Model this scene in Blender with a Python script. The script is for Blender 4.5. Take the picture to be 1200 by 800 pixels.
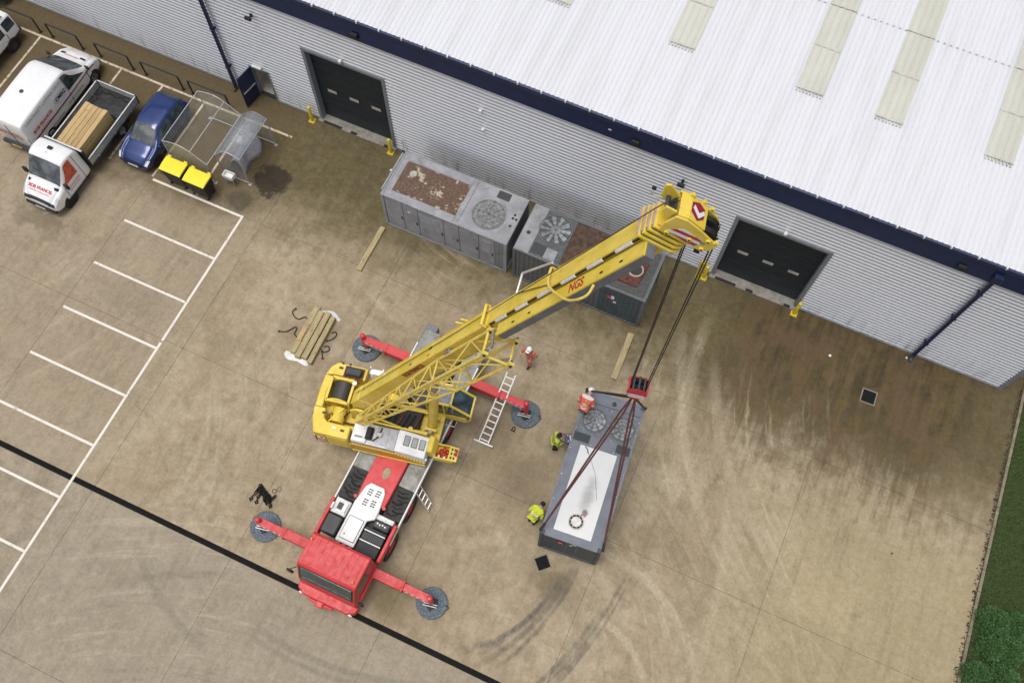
import bpy, math, random
import numpy as np
from mathutils import Matrix, Vector

# ------------------------------------------------------------------ scene, camera, light
scn = bpy.context.scene
for o in list(bpy.data.objects):
    bpy.data.objects.remove(o)
COL = scn.collection
R = math.radians

cam_d = bpy.data.cameras.new('camera')
cam_d.sensor_width = 36.0
cam_d.lens = 36.0 * 1101.44 / 1200.0
cam_d.clip_start = 0.1
cam_d.clip_end = 3000.0
cam = bpy.data.objects.new('camera', cam_d)
COL.objects.link(cam)
cam.location = (8.872, -21.304, 37.988)
cam.rotation_euler = (0.39326, -0.01051, 0.42635)
scn.camera = cam

SUN_EL, SUN_AZ = R(80), R(215)      # high over the shed, veiled by cloud
world = bpy.data.worlds.new('World')
scn.world = world
world.use_nodes = True
wn = world.node_tree
for n in list(wn.nodes):
    wn.nodes.remove(n)
w_out = wn.nodes.new('ShaderNodeOutputWorld')
w_bg = wn.nodes.new('ShaderNodeBackground')
w_sky = wn.nodes.new('ShaderNodeTexSky')
w_sky.sky_type = 'NISHITA'
w_sky.sun_disc = False
w_sky.sun_elevation = SUN_EL
w_sky.sun_rotation = SUN_AZ
w_sky.air_density = 1.0
w_sky.dust_density = 4.0
w_sky.ozone_density = 1.0
w_hsv = wn.nodes.new('ShaderNodeHueSaturation')   # cloud cover takes most of the blue out of the sky light
w_hsv.inputs['Saturation'].default_value = 0.32
w_bg.inputs['Strength'].default_value = 0.125
wn.links.new(w_sky.outputs[0], w_hsv.inputs['Color'])
wn.links.new(w_hsv.outputs[0], w_bg.inputs['Color'])
wn.links.new(w_bg.outputs[0], w_out.inputs['Surface'])

sun_d = bpy.data.lights.new('sun', 'SUN')
sun_d.energy = 1.25
sun_d.angle = R(28)
sun_d.color = (1.0, 0.97, 0.92)
sun = bpy.data.objects.new('sun', sun_d)
COL.objects.link(sun)
# the sky's sun_rotation is measured from +Y towards +X
_sd = Vector((math.sin(SUN_AZ) * math.cos(SUN_EL), math.cos(SUN_AZ) * math.cos(SUN_EL), math.sin(SUN_EL)))
sun.rotation_euler = _sd.to_track_quat('Z', 'Y').to_euler()
sun.location = (0, 0, 60)

scn.view_settings.view_transform = 'Standard'
scn.view_settings.look = 'None'
scn.view_settings.exposure = 0.28
scn.view_settings.gamma = 1.0
scn.view_settings.use_curve_mapping = False

rng = random.Random(7)
nrng = np.random.default_rng(7)

# ------------------------------------------------------------------ materials
def srgb(r, g, b):
    f = lambda c: (c / 255 / 12.92) if c / 255 <= 0.04045 else ((c / 255 + 0.055) / 1.055) ** 2.4
    return (f(r), f(g), f(b))

class NT:
    """short-hand for building node trees"""
    def __init__(self, name):
        self.mat = bpy.data.materials.new(name)
        self.mat.use_nodes = True
        self.t = self.mat.node_tree
        self.bsdf = [n for n in self.t.nodes if n.type == 'BSDF_PRINCIPLED'][0]
        self.out = [n for n in self.t.nodes if n.type == 'OUTPUT_MATERIAL'][0]
    def new(self, typ, **kw):
        n = self.t.nodes.new(typ)
        for k, v in kw.items():
            setattr(n, k, v)
        return n
    def put(self, sock, v):
        if isinstance(v, bpy.types.NodeSocket):
            self.t.links.new(v, sock)
        elif isinstance(v, (tuple, list)) and sock.type == 'RGBA' and len(v) == 3:
            sock.default_value = (*v, 1)
        else:
            sock.default_value = v
    def m(self, op, a, b=0.0, c=None, clamp=False):
        n = self.new('ShaderNodeMath', operation=op)
        n.use_clamp = clamp
        self.put(n.inputs[0], a); self.put(n.inputs[1], b)
        if c is not None:
            self.put(n.inputs[2], c)
        return n.outputs[0]
    def add(self, a, b): return self.m('ADD', a, b)
    def mul(self, a, b): return self.m('MULTIPLY', a, b)
    def sub(self, a, b): return self.m('SUBTRACT', a, b)
    def ss(self, v, lo, hi, a=0.0, b=1.0):
        n = self.new('ShaderNodeMapRange', interpolation_type='SMOOTHSTEP')
        self.put(n.inputs[0], v)
        for i, x in enumerate((lo, hi, a, b)):
            n.inputs[1 + i].default_value = x
        return n.outputs[0]
    def mix(self, f, a, b, mode='MIX'):
        n = self.new('ShaderNodeMix', data_type='RGBA', blend_type=mode)
        self.put(n.inputs[0], f); self.put(n.inputs[6], a); self.put(n.inputs[7], b)
        return n.outputs[2]
    def pos(self):
        if not hasattr(self, '_p'):
            self._p = self.new('ShaderNodeNewGeometry').outputs['Position']
        return self._p
    def objc(self):
        if not hasattr(self, '_o'):
            self._o = self.new('ShaderNodeTexCoord').outputs['Object']
        return self._o
    def xyz(self, v=None):
        s = self.new('ShaderNodeSeparateXYZ')
        self.t.links.new(v or self.pos(), s.inputs[0])
        return s.outputs[0], s.outputs[1], s.outputs[2]
    def noise(self, scale, detail=3, rough=0.55, vec=None, stretch=None, dist=0.0):
        n = self.new('ShaderNodeTexNoise')
        n.inputs['Scale'].default_value = scale
        n.inputs['Detail'].default_value = detail
        n.inputs['Roughness'].default_value = rough
        n.inputs['Distortion'].default_value = dist
        v = vec or self.pos()
        if stretch:
            mp = self.new('ShaderNodeVectorMath', operation='MULTIPLY')
            self.t.links.new(v, mp.inputs[0]); mp.inputs[1].default_value = stretch
            v = mp.outputs[0]
        self.t.links.new(v, n.inputs['Vector'])
        return n.outputs[0]
    def bump(self, h, strength=0.3, dist=0.02):
        b = self.new('ShaderNodeBump')
        b.inputs['Strength'].default_value = strength
        b.inputs['Distance'].default_value = dist
        self.put(b.inputs['Height'], h)
        self.t.links.new(b.outputs[0], self.bsdf.inputs['Normal'])
    def col(self, c): self.put(self.bsdf.inputs['Base Color'], c)
    def rough(self, r): self.put(self.bsdf.inputs['Roughness'], r)
    def metal(self, r): self.put(self.bsdf.inputs['Metallic'], r)

MATS = {}
def pm(name, c, rough=0.5, metal=0.0, var=0.18, scale=3.0, dirt=0.25, dirtc=(0.09, 0.075, 0.05),
       dscale=1.6, bump=0.0, bscale=40.0, coat=0.0, spec=0.5):
    """painted or plain surface: the colour wanders a little, grime settles in patches"""
    if name in MATS:
        return MATS[name]
    t = NT(name)
    a = t.noise(scale, 4, 0.6)
    dk = tuple(x * (1 - var) for x in c); lt = tuple(min(1, x * (1 + var * 0.6)) for x in c)
    base = t.mix(t.ss(a, 0.3, 0.7), dk, lt)
    if dirt > 0:
        d = t.noise(dscale, 6, 0.7)
        d2 = t.noise(dscale * 9, 3, 0.6)
        f = t.mul(t.ss(t.add(d, t.mul(t.sub(d2, 0.5), 0.35)), 0.45, 0.78), dirt)
        base = t.mix(f, base, dirtc)
        t.rough(t.m('ADD', t.mul(f, 0.5), rough, clamp=True))
    else:
        t.rough(rough)
    t.col(base)
    t.metal(metal)
    if bump > 0:
        t.bump(t.noise(bscale, 3), bump, 0.01)
    if coat > 0:
        t.bsdf.inputs['Coat Weight'].default_value = coat
        t.bsdf.inputs['Coat Roughness'].default_value = 0.08
    t.bsdf.inputs['Specular IOR Level'].default_value = spec
    MATS[name] = t.mat
    return t.mat

YEL = lambda: worn('crane_yellow_paint', (0.76, 0.56, 0.05), 0.40, (0.28, 0.18, 0.05), (1.04, 1.06, 2.2))
LATY = lambda: pm('lattice_yellow_paint', (0.72, 0.55, 0.12), 0.5, var=0.15, dirt=0.35, dirtc=(0.25, 0.18, 0.06))
RED = lambda: worn('carrier_red_paint', (0.55, 0.030, 0.032), 0.42, (0.20, 0.03, 0.025), (1.08, 1.7, 1.8))
WHT = lambda: pm('white_paint', (0.74, 0.74, 0.74), 0.4, var=0.06, dirt=0.22, dirtc=(0.35, 0.33, 0.3))
BLK = lambda: pm('black_rubber', (0.012, 0.012, 0.013), 0.6, var=0.3, dirt=0.3, dirtc=(0.05, 0.045, 0.04))
DKG = lambda: pm('dark_grey_paint', (0.035, 0.037, 0.04), 0.5, var=0.25, dirt=0.3, dirtc=(0.09, 0.08, 0.07))
GREY = lambda: pm('mid_grey_paint', (0.17, 0.175, 0.19), 0.5, var=0.15, dirt=0.3)
STEEL = lambda: pm('bare_steel', (0.42, 0.42, 0.42), 0.4, 0.85, var=0.2, dirt=0.3, dirtc=(0.2, 0.17, 0.14))
ALU = lambda: pm('aluminium', (0.68, 0.68, 0.67), 0.42, 0.6, var=0.12, dirt=0.2, dirtc=(0.35, 0.33, 0.3))
RUST = lambda: pm('rusty_steel', (0.16, 0.06, 0.03), 0.85, 0.1, var=0.45, scale=6, dirt=0.5, dirtc=(0.05, 0.03, 0.02), bump=0.4)

def worn(name, c, rough, chip=(0.10, 0.06, 0.03), fade=(1.1, 1.08, 1.3)):
    """machine paint: faded in patches, streaked with grease, chipped to primer"""
    if name in MATS: return MATS[name]
    t = NT(name)
    a = t.noise(0.9, 5, 0.65); b = t.noise(5.0, 5, 0.7); g = t.noise(1.0, 5, 0.7, vec=t.objc(), stretch=(7, 7, 0.7)); h = t.noise(38, 3, 0.6)
    base = t.mix(t.ss(a, 0.35, 0.65), tuple(x * 0.88 for x in c), tuple(min(0.85, x * k) for x, k in zip(c, fade)))
    base = t.mix(t.ss(g, 0.52, 0.78, 0, 0.42), base, tuple(x * 0.45 for x in c))
    base = t.mix(t.ss(t.add(b, t.mul(t.sub(h, 0.5), 0.4)), 0.66, 0.72, 0, 0.75), base, chip)
    base = t.mix(t.ss(t.noise(2.3, 6, 0.75), 0.58, 0.74, 0, 0.30), base, (0.07, 0.055, 0.04))
    t.col(base); t.rough(t.ss(b, 0.3, 0.7, rough - 0.08, rough + 0.2)); t.bump(h, 0.06, 0.005)
    MATS[name] = t.mat
    return t.mat

def glass_dark(name='vehicle_glass', c=(0.02, 0.028, 0.032), rough=0.06):
    if name in MATS: return MATS[name]
    t = NT(name)
    t.col(t.mix(t.ss(t.noise(2.2, 4), 0.4, 0.65), c, tuple(x * 2.6 for x in c)))
    t.rough(rough)
    t.bsdf.inputs['Specular IOR Level'].default_value = 0.8
    MATS[name] = t.mat
    return t.mat

def clear_sheet(name, c, alpha):
    if name in MATS: return MATS[name]
    t = NT(name)
    n = t.noise(3, 4, 0.7)
    t.col(c)
    t.rough(0.25)
    t.put(t.bsdf.inputs['Alpha'], t.ss(n, 0.2, 0.8, alpha * 0.6, min(1, alpha * 1.4)))
    MATS[name] = t.mat
    return t.mat

# ------------------------------------------------------------------ mesh helpers
class MB:
    """collects shapes into one mesh"""
    def __init__(self, M=None):
        self.v = []; self.f = []; self.M = M or Matrix.Identity(4)
    def _add(self, vs, fs, M=None):
        b = len(self.v)
        T = self.M @ M if M is not None else self.M
        self.v += [tuple(T @ Vector(p)) for p in vs]
        self.f += [tuple(b + i for i in f) for f in fs]
        return self
    def bx(self, x0, x1, y0, y1, z0, z1, M=None):
        vs = [(x0, y0, z0), (x1, y0, z0), (x1, y1, z0), (x0, y1, z0), (x0, y0, z1), (x1, y0, z1), (x1, y1, z1), (x0, y1, z1)]
        fs = [(3, 2, 1, 0), (4, 5, 6, 7), (0, 1, 5, 4), (1, 2, 6, 5), (2, 3, 7, 6), (3, 0, 4, 7)]
        return self._add(vs, fs, M)
    def bar(self, a, b, w, h, up=(0, 0, 1)):
        a = Vector(a); b = Vector(b); d = b - a; L = d.length
        x = d / L; u = Vector(up)
        if abs(x.dot(u.normalized())) > 0.98: u = Vector((1, 0, 0))
        y = u.cross(x).normalized(); z = x.cross(y)
        M = Matrix((x, y, z)).transposed().to_4x4(); M.translation = a
        return self.bx(0, L, -w / 2, w / 2, -h / 2, h / 2, M)
    def prism(self, poly, a0, a1, axis='z', M=None):
        """poly: 2-D points; axis 'z' (x,y), 'y' (x,z), 'x' (y,z)"""
        n = len(poly)
        f3 = {'z': lambda p, a: (p[0], p[1], a), 'y': lambda p, a: (p[0], a, p[1]), 'x': lambda p, a: (a, p[0], p[1])}[axis]
        vs = [f3(p, a0) for p in poly] + [f3(p, a1) for p in poly]
        fs = [tuple(range(n))[::-1], tuple(range(n, 2 * n))] + [(i, (i + 1) % n, n + (i + 1) % n, n + i) for i in range(n)]
        return self._add(vs, fs, M)
    def tube(self, pts, r, seg=8, closed=False, caps=True):
        P = [Vector(p) for p in pts]; n = len(P)
        rr = r if isinstance(r, (list, tuple)) else [r] * n
        vs = []; fs = []
        prev = None
        for i in range(n):
            if closed: d = P[(i + 1) % n] - P[i - 1]
            else: d = P[min(i + 1, n - 1)] - P[max(i - 1, 0)]
            d.normalize()
            if prev is None:
                u = Vector((0, 0, 1)) if abs(d.z) < 0.9 else Vector((1, 0, 0))
                u = (u - d * u.dot(d)).normalized()
            else:
                u = (prev - d * prev.dot(d)).normalized()
            prev = u
            w = d.cross(u)
            for k in range(seg):
                a = 2 * math.pi * k / seg
                vs.append(tuple(P[i] + (u * math.cos(a) + w * math.sin(a)) * rr[i]))
        for i in range(n if closed else n - 1):
            j = (i + 1) % n
            for k in range(seg):
                l = (k + 1) % seg
                fs.append((i * seg + k, i * seg + l, j * seg + l, j * seg + k))
        if caps and not closed:
            fs.append(tuple(range(seg))[::-1]); fs.append(tuple((n - 1) * seg + k for k in range(seg)))
        return self._add(vs, fs)
    def cyl(self, a, b, r, seg=16, r2=None):
        return self.tube([a, b], [r, r if r2 is None else r2], seg)
    def lathe(self, prof, seg=24, M=None, caps=True):
        """prof: (r, z) points, revolved about z"""
        n = len(prof); vs = []; fs = []
        for (r, z) in prof:
            for k in range(seg):
                a = 2 * math.pi * k / seg
                vs.append((r * math.cos(a), r * math.sin(a), z))
        for i in range(n - 1):
            for k in range(seg):
                l = (k + 1) % seg
                fs.append((i * seg + k, i * seg + l, (i + 1) * seg + l, (i + 1) * seg + k))
        if caps:
            fs.append(tuple(range(seg))[::-1]); fs.append(tuple((n - 1) * seg + k for k in range(seg)))
        return self._add(vs, fs, M)
    def quad(self, *p): return self._add(p, [tuple(range(len(p)))])
    def grid(self, G):
        """G[i][j] points"""
        n = len(G); k = len(G[0])
        return self._add([p for row in G for p in row], [(i * k + j, i * k + j + 1, (i + 1) * k + j + 1, (i + 1) * k + j) for i in range(n - 1) for j in range(k - 1)])
    def mesh(self, name):
        me = bpy.data.meshes.new(name)
        me.from_pydata(self.v, [], self.f)
        me.update()
        return me
    def build(self, name, mat, parent=None, smooth=False, bevel=0.0, label=None, seg=1, recalc=True, solid=0.0):
        me = self.mesh(name)
        if recalc:
            import bmesh
            bm = bmesh.new(); bm.from_mesh(me)
            bmesh.ops.recalc_face_normals(bm, faces=bm.faces)
            bm.to_mesh(me); bm.free()
        return link(name, me, mat, parent, smooth, bevel, label, seg, solid)

def link(name, me, mat, parent=None, smooth=False, bevel=0.0, label=None, seg=1, solid=0.0):
    o = bpy.data.objects.new(name, me)
    COL.objects.link(o)
    if mat is not None and not me.materials:
        me.materials.append(mat)
    if smooth:
        me.polygons.foreach_set('use_smooth', [True] * len(me.polygons))
        if smooth == 'auto':
            ang = R(35)
            import bmesh
            bm = bmesh.new(); bm.from_mesh(me)
            for e in bm.edges:
                if len(e.link_faces) == 2 and e.calc_face_angle(0) > ang: e.smooth = False
            bm.to_mesh(me); bm.free()
    if solid:
        s = o.modifiers.new('solid', 'SOLIDIFY'); s.thickness = solid; s.offset = -1
    if bevel > 0:
        b = o.modifiers.new('bevel', 'BEVEL'); b.width = bevel; b.segments = seg; b.limit_method = 'ANGLE'; b.angle_limit = R(40)
    if parent is not None:
        o.parent = parent
    if label:
        o['label'] = label
    return o

def thing(name, label, cat, loc=(0, 0, 0), rz=0.0, group=None):
    o = bpy.data.objects.new(name, None)
    o.empty_display_size = 0.3
    COL.objects.link(o)
    o.location = loc; o.rotation_euler = (0, 0, rz)
    tag(o, label, cat, group)
    return o

def tag(o, label=None, cat=None, group=None, kind=None):
    if label: o['label'] = label
    if cat: o['category'] = cat
    if group: o['group'] = group
    if kind: o['kind'] = kind
    return o

def copy_tree(o, parent=None, label=None):
    c = o.copy(); COL.objects.link(c)
    if parent is not None: c.parent = parent
    if label: c['label'] = label
    for ch in list(o.children):
        copy_tree(ch, c)
    return c

def text_mesh(s, size, font_shear=0.0, bold=0.0, space=1.0):
    cu = bpy.data.curves.new('lettering', 'FONT')
    cu.body = s; cu.size = size; cu.shear = font_shear; cu.offset = bold
    cu.align_x = 'CENTER'; cu.align_y = 'CENTER'; cu.extrude = 0.002
    cu.space_character = space
    ob = bpy.data.objects.new('lettering', cu)
    COL.objects.link(ob)
    dg = bpy.context.evaluated_depsgraph_get()
    me = bpy.data.meshes.new_from_object(ob.evaluated_get(dg))
    bpy.data.objects.remove(ob)
    me.materials.clear()
    return me

def lettering(s, size, mat, parent, origin, xdir, ydir, name='lettering', **kw):
    """flat letters at origin, reading along xdir, tops towards ydir"""
    me = text_mesh(s, size, **kw)
    x = Vector(xdir).normalized(); y = Vector(ydir); y = (y - x * y.dot(x)).normalized(); z = x.cross(y)
    M = Matrix((x, y, z)).transposed().to_4x4(); M.translation = Vector(origin)
    me.transform(M)
    return link(name, me, mat, parent)

def lerp(a, b, t): return a + (b - a) * t
# ================================================================== SETTING
def circ3(a, b, c):
    (ax, ay), (bx, by), (cx, cy) = a, b, c
    d = 2 * (ax * (by - cy) + bx * (cy - ay) + cx * (ay - by))
    ux = ((ax**2 + ay**2) * (by - cy) + (bx**2 + by**2) * (cy - ay) + (cx**2 + cy**2) * (ay - by)) / d
    uy = ((ax**2 + ay**2) * (cx - bx) + (bx**2 + by**2) * (ax - cx) + (cx**2 + cy**2) * (bx - ax)) / d
    return ux, uy, math.hypot(ax - ux, ay - uy)

def concrete_material():
    t = NT('weathered_concrete')
    x, y, z = t.xyz()
    n1 = t.noise(0.35, 5, 0.6)            # big drifts
    n2 = t.noise(1.5, 6, 0.65)
    n3 = t.noise(9, 5, 0.7)
    n4 = t.noise(60, 3, 0.7)
    str_y = t.noise(1.0, 5, 0.65, stretch=(2.6, 0.26, 1))      # brushed and washed along the fall of the yard
    str_f = t.noise(1.0, 4, 0.7, stretch=(11.0, 0.6, 1))
    wob = t.sub(n1, 0.5)
    base = t.mix(t.ss(n1, 0.3, 0.7), (0.325, 0.262, 0.180), (0.415, 0.350, 0.258))
    base = t.mix(t.ss(n2, 0.40, 0.68, 0, 0.55), base, (0.255, 0.205, 0.135))
    damp = t.noise(0.55, 6, 0.7)
    base = t.mix(t.ss(damp, 0.46, 0.66, 0, 0.46), base, (0.225, 0.18, 0.115))
    # the bay past the channel drain is greyer
    g = t.ss(y, -19.7, -20.0)
    base = t.mix(t.mul(g, 0.65), base, t.mix(t.ss(n2, 0.35, 0.7), (0.235, 0.215, 0.175), (0.36, 0.33, 0.275)))
    # the parking bays on the left are greyer and a little pink
    lf = t.mul(t.ss(x, -9.5, -12.0), t.ss(y, -4.0, -9.0))
    base = t.mix(t.mul(lf, 0.55), base, t.mix(t.ss(n2, .35, .65), (0.225, 0.185, 0.135), (0.36, 0.305, 0.235)))
    # right-hand side bleaches to straw
    rt = t.mul(t.ss(t.add(x, t.mul(wob, 4)), 11, 19), t.ss(y, -5, -10))
    base = t.mix(t.mul(rt, 0.55), base, t.mix(n2, (0.29, 0.245, 0.135), (0.40, 0.35, 0.21)))
    # streaks
    base = t.mix(t.ss(str_y, 0.45, 0.72, 0, 0.34), base, (0.195, 0.15, 0.10))
    base = t.mix(t.ss(str_f, 0.5, 0.75, 0, 0.24), base, (0.47, 0.39, 0.285))
    # moss and mud along the foot of the building
    wl = t.ss(t.add(y, t.add(t.mul(wob, 5.0), t.mul(t.sub(n2, 0.5), 2.2))), -7.6, -3.2)
    moss = t.mix(t.ss(t.noise(2.6, 5, 0.7), 0.38, 0.62), (0.088, 0.064, 0.030), (0.115, 0.105, 0.040))
    moss = t.mix(t.ss(str_y, 0.4, 0.7, 0, 0.5), moss, (0.075, 0.052, 0.028))
    base = t.mix(t.mul(wl, 0.92), base, moss)
    # brown wash right of the right-hand loading door
    edge = t.add(y, t.add(t.mul(t.sub(str_y, 0.5), 8.0), t.add(t.mul(t.sub(n2, 0.5), 4.5), t.mul(t.sub(str_f, 0.5), 4.0))))
    br = t.mul(t.mul(t.ss(t.add(x, t.mul(wob, 5)), 9.8, 12.8), t.ss(t.add(x, t.mul(t.sub(n2, .5), 3)), 23.4, 20.0, 0.25, 1.0)), t.ss(edge, -8.6, -3.6))
    brc = t.mix(t.ss(t.add(t.mul(str_y, 0.55), t.mul(n2, 0.45)), 0.38, 0.62), (0.042, 0.030, 0.011), (0.118, 0.084, 0.036))
    brc = t.mix(t.ss(t.noise(0.45, 4, .6), 0.45, 0.62, 0, .7), brc, t.mix(str_f, (0.085, 0.048, 0.024), (0.15, 0.10, 0.055)))
    base = t.mix(t.mul(br, 0.92), base, brc)
    # the parked row and the bins stand on dirtier ground
    pk = t.mul(t.ss(x, -9.6, -13.5), t.ss(t.add(y, t.mul(t.sub(n2, 0.5), 3)), -8.0, -5.5))
    base = t.mix(t.mul(pk, 0.8), base, t.mix(n2, (0.075, 0.052, 0.026), (0.155, 0.115, 0.062)))
    # black spill beside the shelter, smaller spots about the yard
    def blob(cx, cy, rx, ry, col, f, base, soft=0.5):
        dx = t.mul(t.sub(x, cx), 1 / rx); dy = t.mul(t.sub(y, cy), 1 / ry)
        d = t.m('SQRT', t.add(t.mul(dx, dx), t.mul(dy, dy)))
        d = t.add(d, t.mul(t.sub(n2, 0.5), 2.4)); d = t.add(d, t.mul(t.sub(n3, 0.5), 0.5))
        return t.mix(t.mul(t.ss(d, 1.0, 1.0 - soft), f), base, col)
    base = blob(-10.9, -4.0, 0.95, 1.0, (0.022, 0.017, 0.010), 0.9, base, 0.35)
    base = blob(-11.6, -5.6, 0.9, 0.8, (0.05, 0.04, 0.025), 0.7, base, 0.6)
    base = blob(-19.6, -10.3, 2.2, 0.8, (0.12, 0.095, 0.06), 0.5, base, 0.7)
    base = blob(5.5, -12.4, 1.6, 1.5, (0.17, 0.13, 0.085), 0.5, base, 0.8)
    base = blob(3.9, -10.9, 1.0, 1.6, (0.17, 0.135, 0.09), 0.5, base, 0.8)
    base = blob(8.6, -15.6, 1.3, 0.9, (0.10, 0.08, 0.04), 0.55, base, 0.8)
    base = blob(3.0, -18.9, 1.1, 1.2, (0.11, 0.095, 0.035), 0.55, base, 0.8)
    # tyre sweeps: pale polished arcs and dark rubber
    def arc(a, b, c, w, reach, col, f, base, th=(0.35, 0.65)):
        ux, uy, r = circ3(a, b, c)
        dx = t.sub(x, ux); dy = t.sub(y, uy)
        d = t.m('ABSOLUTE', t.sub(t.m('SQRT', t.add(t.mul(dx, dx), t.mul(dy, dy))), r))
        d = t.add(d, t.mul(t.sub(n3, 0.5), w * 0.8))
        ex = t.sub(x, b[0]); ey = t.sub(y, b[1])
        e = t.m('SQRT', t.add(t.mul(ex, ex), t.mul(ey, ey)))
        k = t.mul(t.ss(d, w, w * 0.25), t.ss(e, reach, reach * 0.45))
        k = t.mul(k, t.ss(t.add(t.mul(n2, 0.6), t.mul(str_f, 0.4)), th[0], th[1]))
        return t.mix(t.mul(k, f), base, col)
    pale = (0.50, 0.435, 0.335)
    for (a, b, c, w, rch, f) in (
            ((10.88, -13.66), (13.26, -14.67), (14.89, -16.69), 0.20, 4.6, 0.75),
            ((10.22, -16.06), (12.48, -16.77), (13.23, -17.74), 0.18, 3.0, 0.65),
            ((-7.69, -12.45), (-5.63, -15.72), (-4.56, -18.38), 0.25, 4.6, 0.35),
            ((-8.9, -12.6), (-7.2, -16.2), (-7.0, -19.0), 0.2, 4.4, 0.35),
            ((11.0, -3.5), (13.2, -8.2), (16.5, -11.5), 0.3, 6.0, 0.4),
            ((9.6, -4.0), (11.0, -7.5), (14.5, -12.5), 0.25, 6.0, 0.45),
            ((10.2, -3.0), (10.6, -6.5), (12.0, -11.5), 0.30, 5.5, 0.45),
            ((13.0, -8.0), (14.5, -13.0), (14.8, -18.0), 0.22, 5.0, 0.35)):
        base = arc(a, b, c, w * 1.2, rch, pale, f, base, (0.30, 0.64))
    # fine sweeps: whole families of thin concentric scuffs left by turning lorries
    def sweep(cx, cy, gx, gy, reach, fine, f, base, lt=(0.54, 0.475, 0.375), dk=(0.19, 0.155, 0.11)):
        dx = t.sub(x, cx); dy = t.sub(y, cy)
        r = t.m('SQRT', t.add(t.mul(dx, dx), t.mul(dy, dy)))
        cb = t.new('ShaderNodeCombineXYZ'); t.put(cb.inputs[0], t.mul(r, fine)); t.put(cb.inputs[1], t.mul(x, 0.22)); t.put(cb.inputs[2], t.mul(y, 0.22))
        q = t.noise(1.0, 5, 0.7, vec=cb.outputs[0])
        ex = t.sub(x, gx); ey = t.sub(y, gy)
        k = t.ss(t.m('SQRT', t.add(t.mul(ex, ex), t.mul(ey, ey))), reach, reach * 0.35)
        base = t.mix(t.mul(t.mul(k, t.ss(q, 0.55, 0.70)), f * 0.62), base, lt)
        return t.mix(t.mul(t.mul(k, t.ss(q, 0.46, 0.32)), f * 0.6), base, dk)
    base = sweep(4.0, -22.0, 13.5, -14.0, 8.5, 3.2, .55, base)
    base = sweep(24.0, -2.0, 12.5, -8.5, 8.0, 2.6, .60, base)
    base = sweep(-20.0, -22.0, -6.0, -15.5, 8.0, 2.8, .45, base)
    base = sweep(2.0, 8.0, 1.0, -7.0, 8.0, 2.6, .40, base)
    base = sweep(2.0, -40.0, -4.0, -23.5, 9.0, 2.2, .55, base, dk=(0.15, 0.135, 0.115))
    base = sweep(-30.0, -6.0, -16.0, -14.0, 9.0, 2.4, .35, base)
    base = sweep(9.0, -30.0, 18.0, -16.0, 7.0, 3.0, .40, base)
    rub = (0.090, 0.085, 0.080)
    for (a, b, c, w, rch, f) in (
            ((8.95, -14.7), (8.45, -17.1), (7.2, -19.4), 0.13, 3.4, 0.8),
            ((9.15, -14.7), (8.75, -17.1), (7.6, -19.6), 0.10, 3.4, 0.75),
            ((8.75, -15.0), (8.1, -17.3), (6.7, -19.4), 0.12, 3.0, 0.8),
            ((8.6, -15.4), (7.75, -17.8), (6.2, -19.5), 0.10, 2.8, 0.75),
            ((8.3, -16.6), (7.3, -18.4), (5.4, -19.6), 0.12, 2.0, 0.6),
            ((11.0, -13.9), (10.53, -16.79), (9.7, -19.2), 0.09, 3.6, 0.75),
            ((11.2, -13.9), (10.78, -16.79), (9.95, -19.4), 0.06, 3.4, 0.65),
            ((10.6, -15.6), (9.95, -18.0), (8.6, -20.6), 0.12, 2.8, 0.75),
            ((10.8, -16.0), (10.2, -18.4), (9.1, -20.9), 0.10, 2.6, 0.7),
            ((-2.6, -21.6), (2.0, -21.9), (6.5, -20.6), 0.16, 4.6, 0.45),
            ((-2.6, -22.0), (2.0, -22.25), (6.5, -21.0), 0.12, 4.6, 0.40),
            ((-7.5, -20.9), (-5.0, -22.6), (-1.5, -23.6), 0.2, 3.4, 0.35),
            ((-9.0, -24.0), (-5.5, -21.6), (-3.0, -20.4), 0.18, 3.0, 0.3),
            ((18.9, -2.6), (19.3, -6.0), (19.2, -8.5), 0.10, 2.5, 0.5)):
        base = arc(a, b, c, w * 1.3, rch, rub, f * 0.8, base, (0.30, 0.62))
    # cracks and a few rectangular repairs
    vo = t.new('ShaderNodeTexVoronoi', feature='DISTANCE_TO_EDGE'); vo.inputs['Scale'].default_value = 0.16
    wv = t.new('ShaderNodeTexNoise'); wv.inputs['Scale'].default_value = 0.9; wv.inputs['Detail'].default_value = 5
    t.t.links.new(t.pos(), wv.inputs['Vector'])
    va = t.new('ShaderNodeVectorMath', operation='MULTIPLY_ADD'); t.t.links.new(wv.outputs['Color'], va.inputs[0]); va.inputs[1].default_value = (1.6, 1.6, 0); t.t.links.new(t.pos(), va.inputs[2])
    t.t.links.new(va.outputs[0], vo.inputs['Vector'])
    crk = t.mul(t.ss(vo.outputs['Distance'], 0.006, 0.002), t.ss(n1, 0.48, 0.56))
    base = t.mix(t.mul(crk, 0.16), base, (0.09, 0.07, 0.045))
    def rect(x0, x1, y0, y1, col, f, base):
        k = t.mul(t.mul(t.ss(x, x0 - .02, x0 + .02), t.ss(x, x1 + .02, x1 - .02)), t.mul(t.ss(y, y0 - .02, y0 + .02), t.ss(y, y1 + .02, y1 - .02)))
        return t.mix(t.mul(k, f), base, col)
    base = rect(-14.6, -12.2, -12.6, -11.0, (0.24, 0.205, 0.155), .35, base)
    base = rect(-9.9, -8.9, -19.4, -13.4, (0.36, 0.30, 0.21), .25, base)
    base = rect(11.6, 14.4, -19.3, -17.4, (0.27, 0.22, 0.145), .3, base)
    base = rect(17.2, 19.6, -12.6, -10.6, (0.42, 0.35, 0.22), .3, base)
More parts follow.
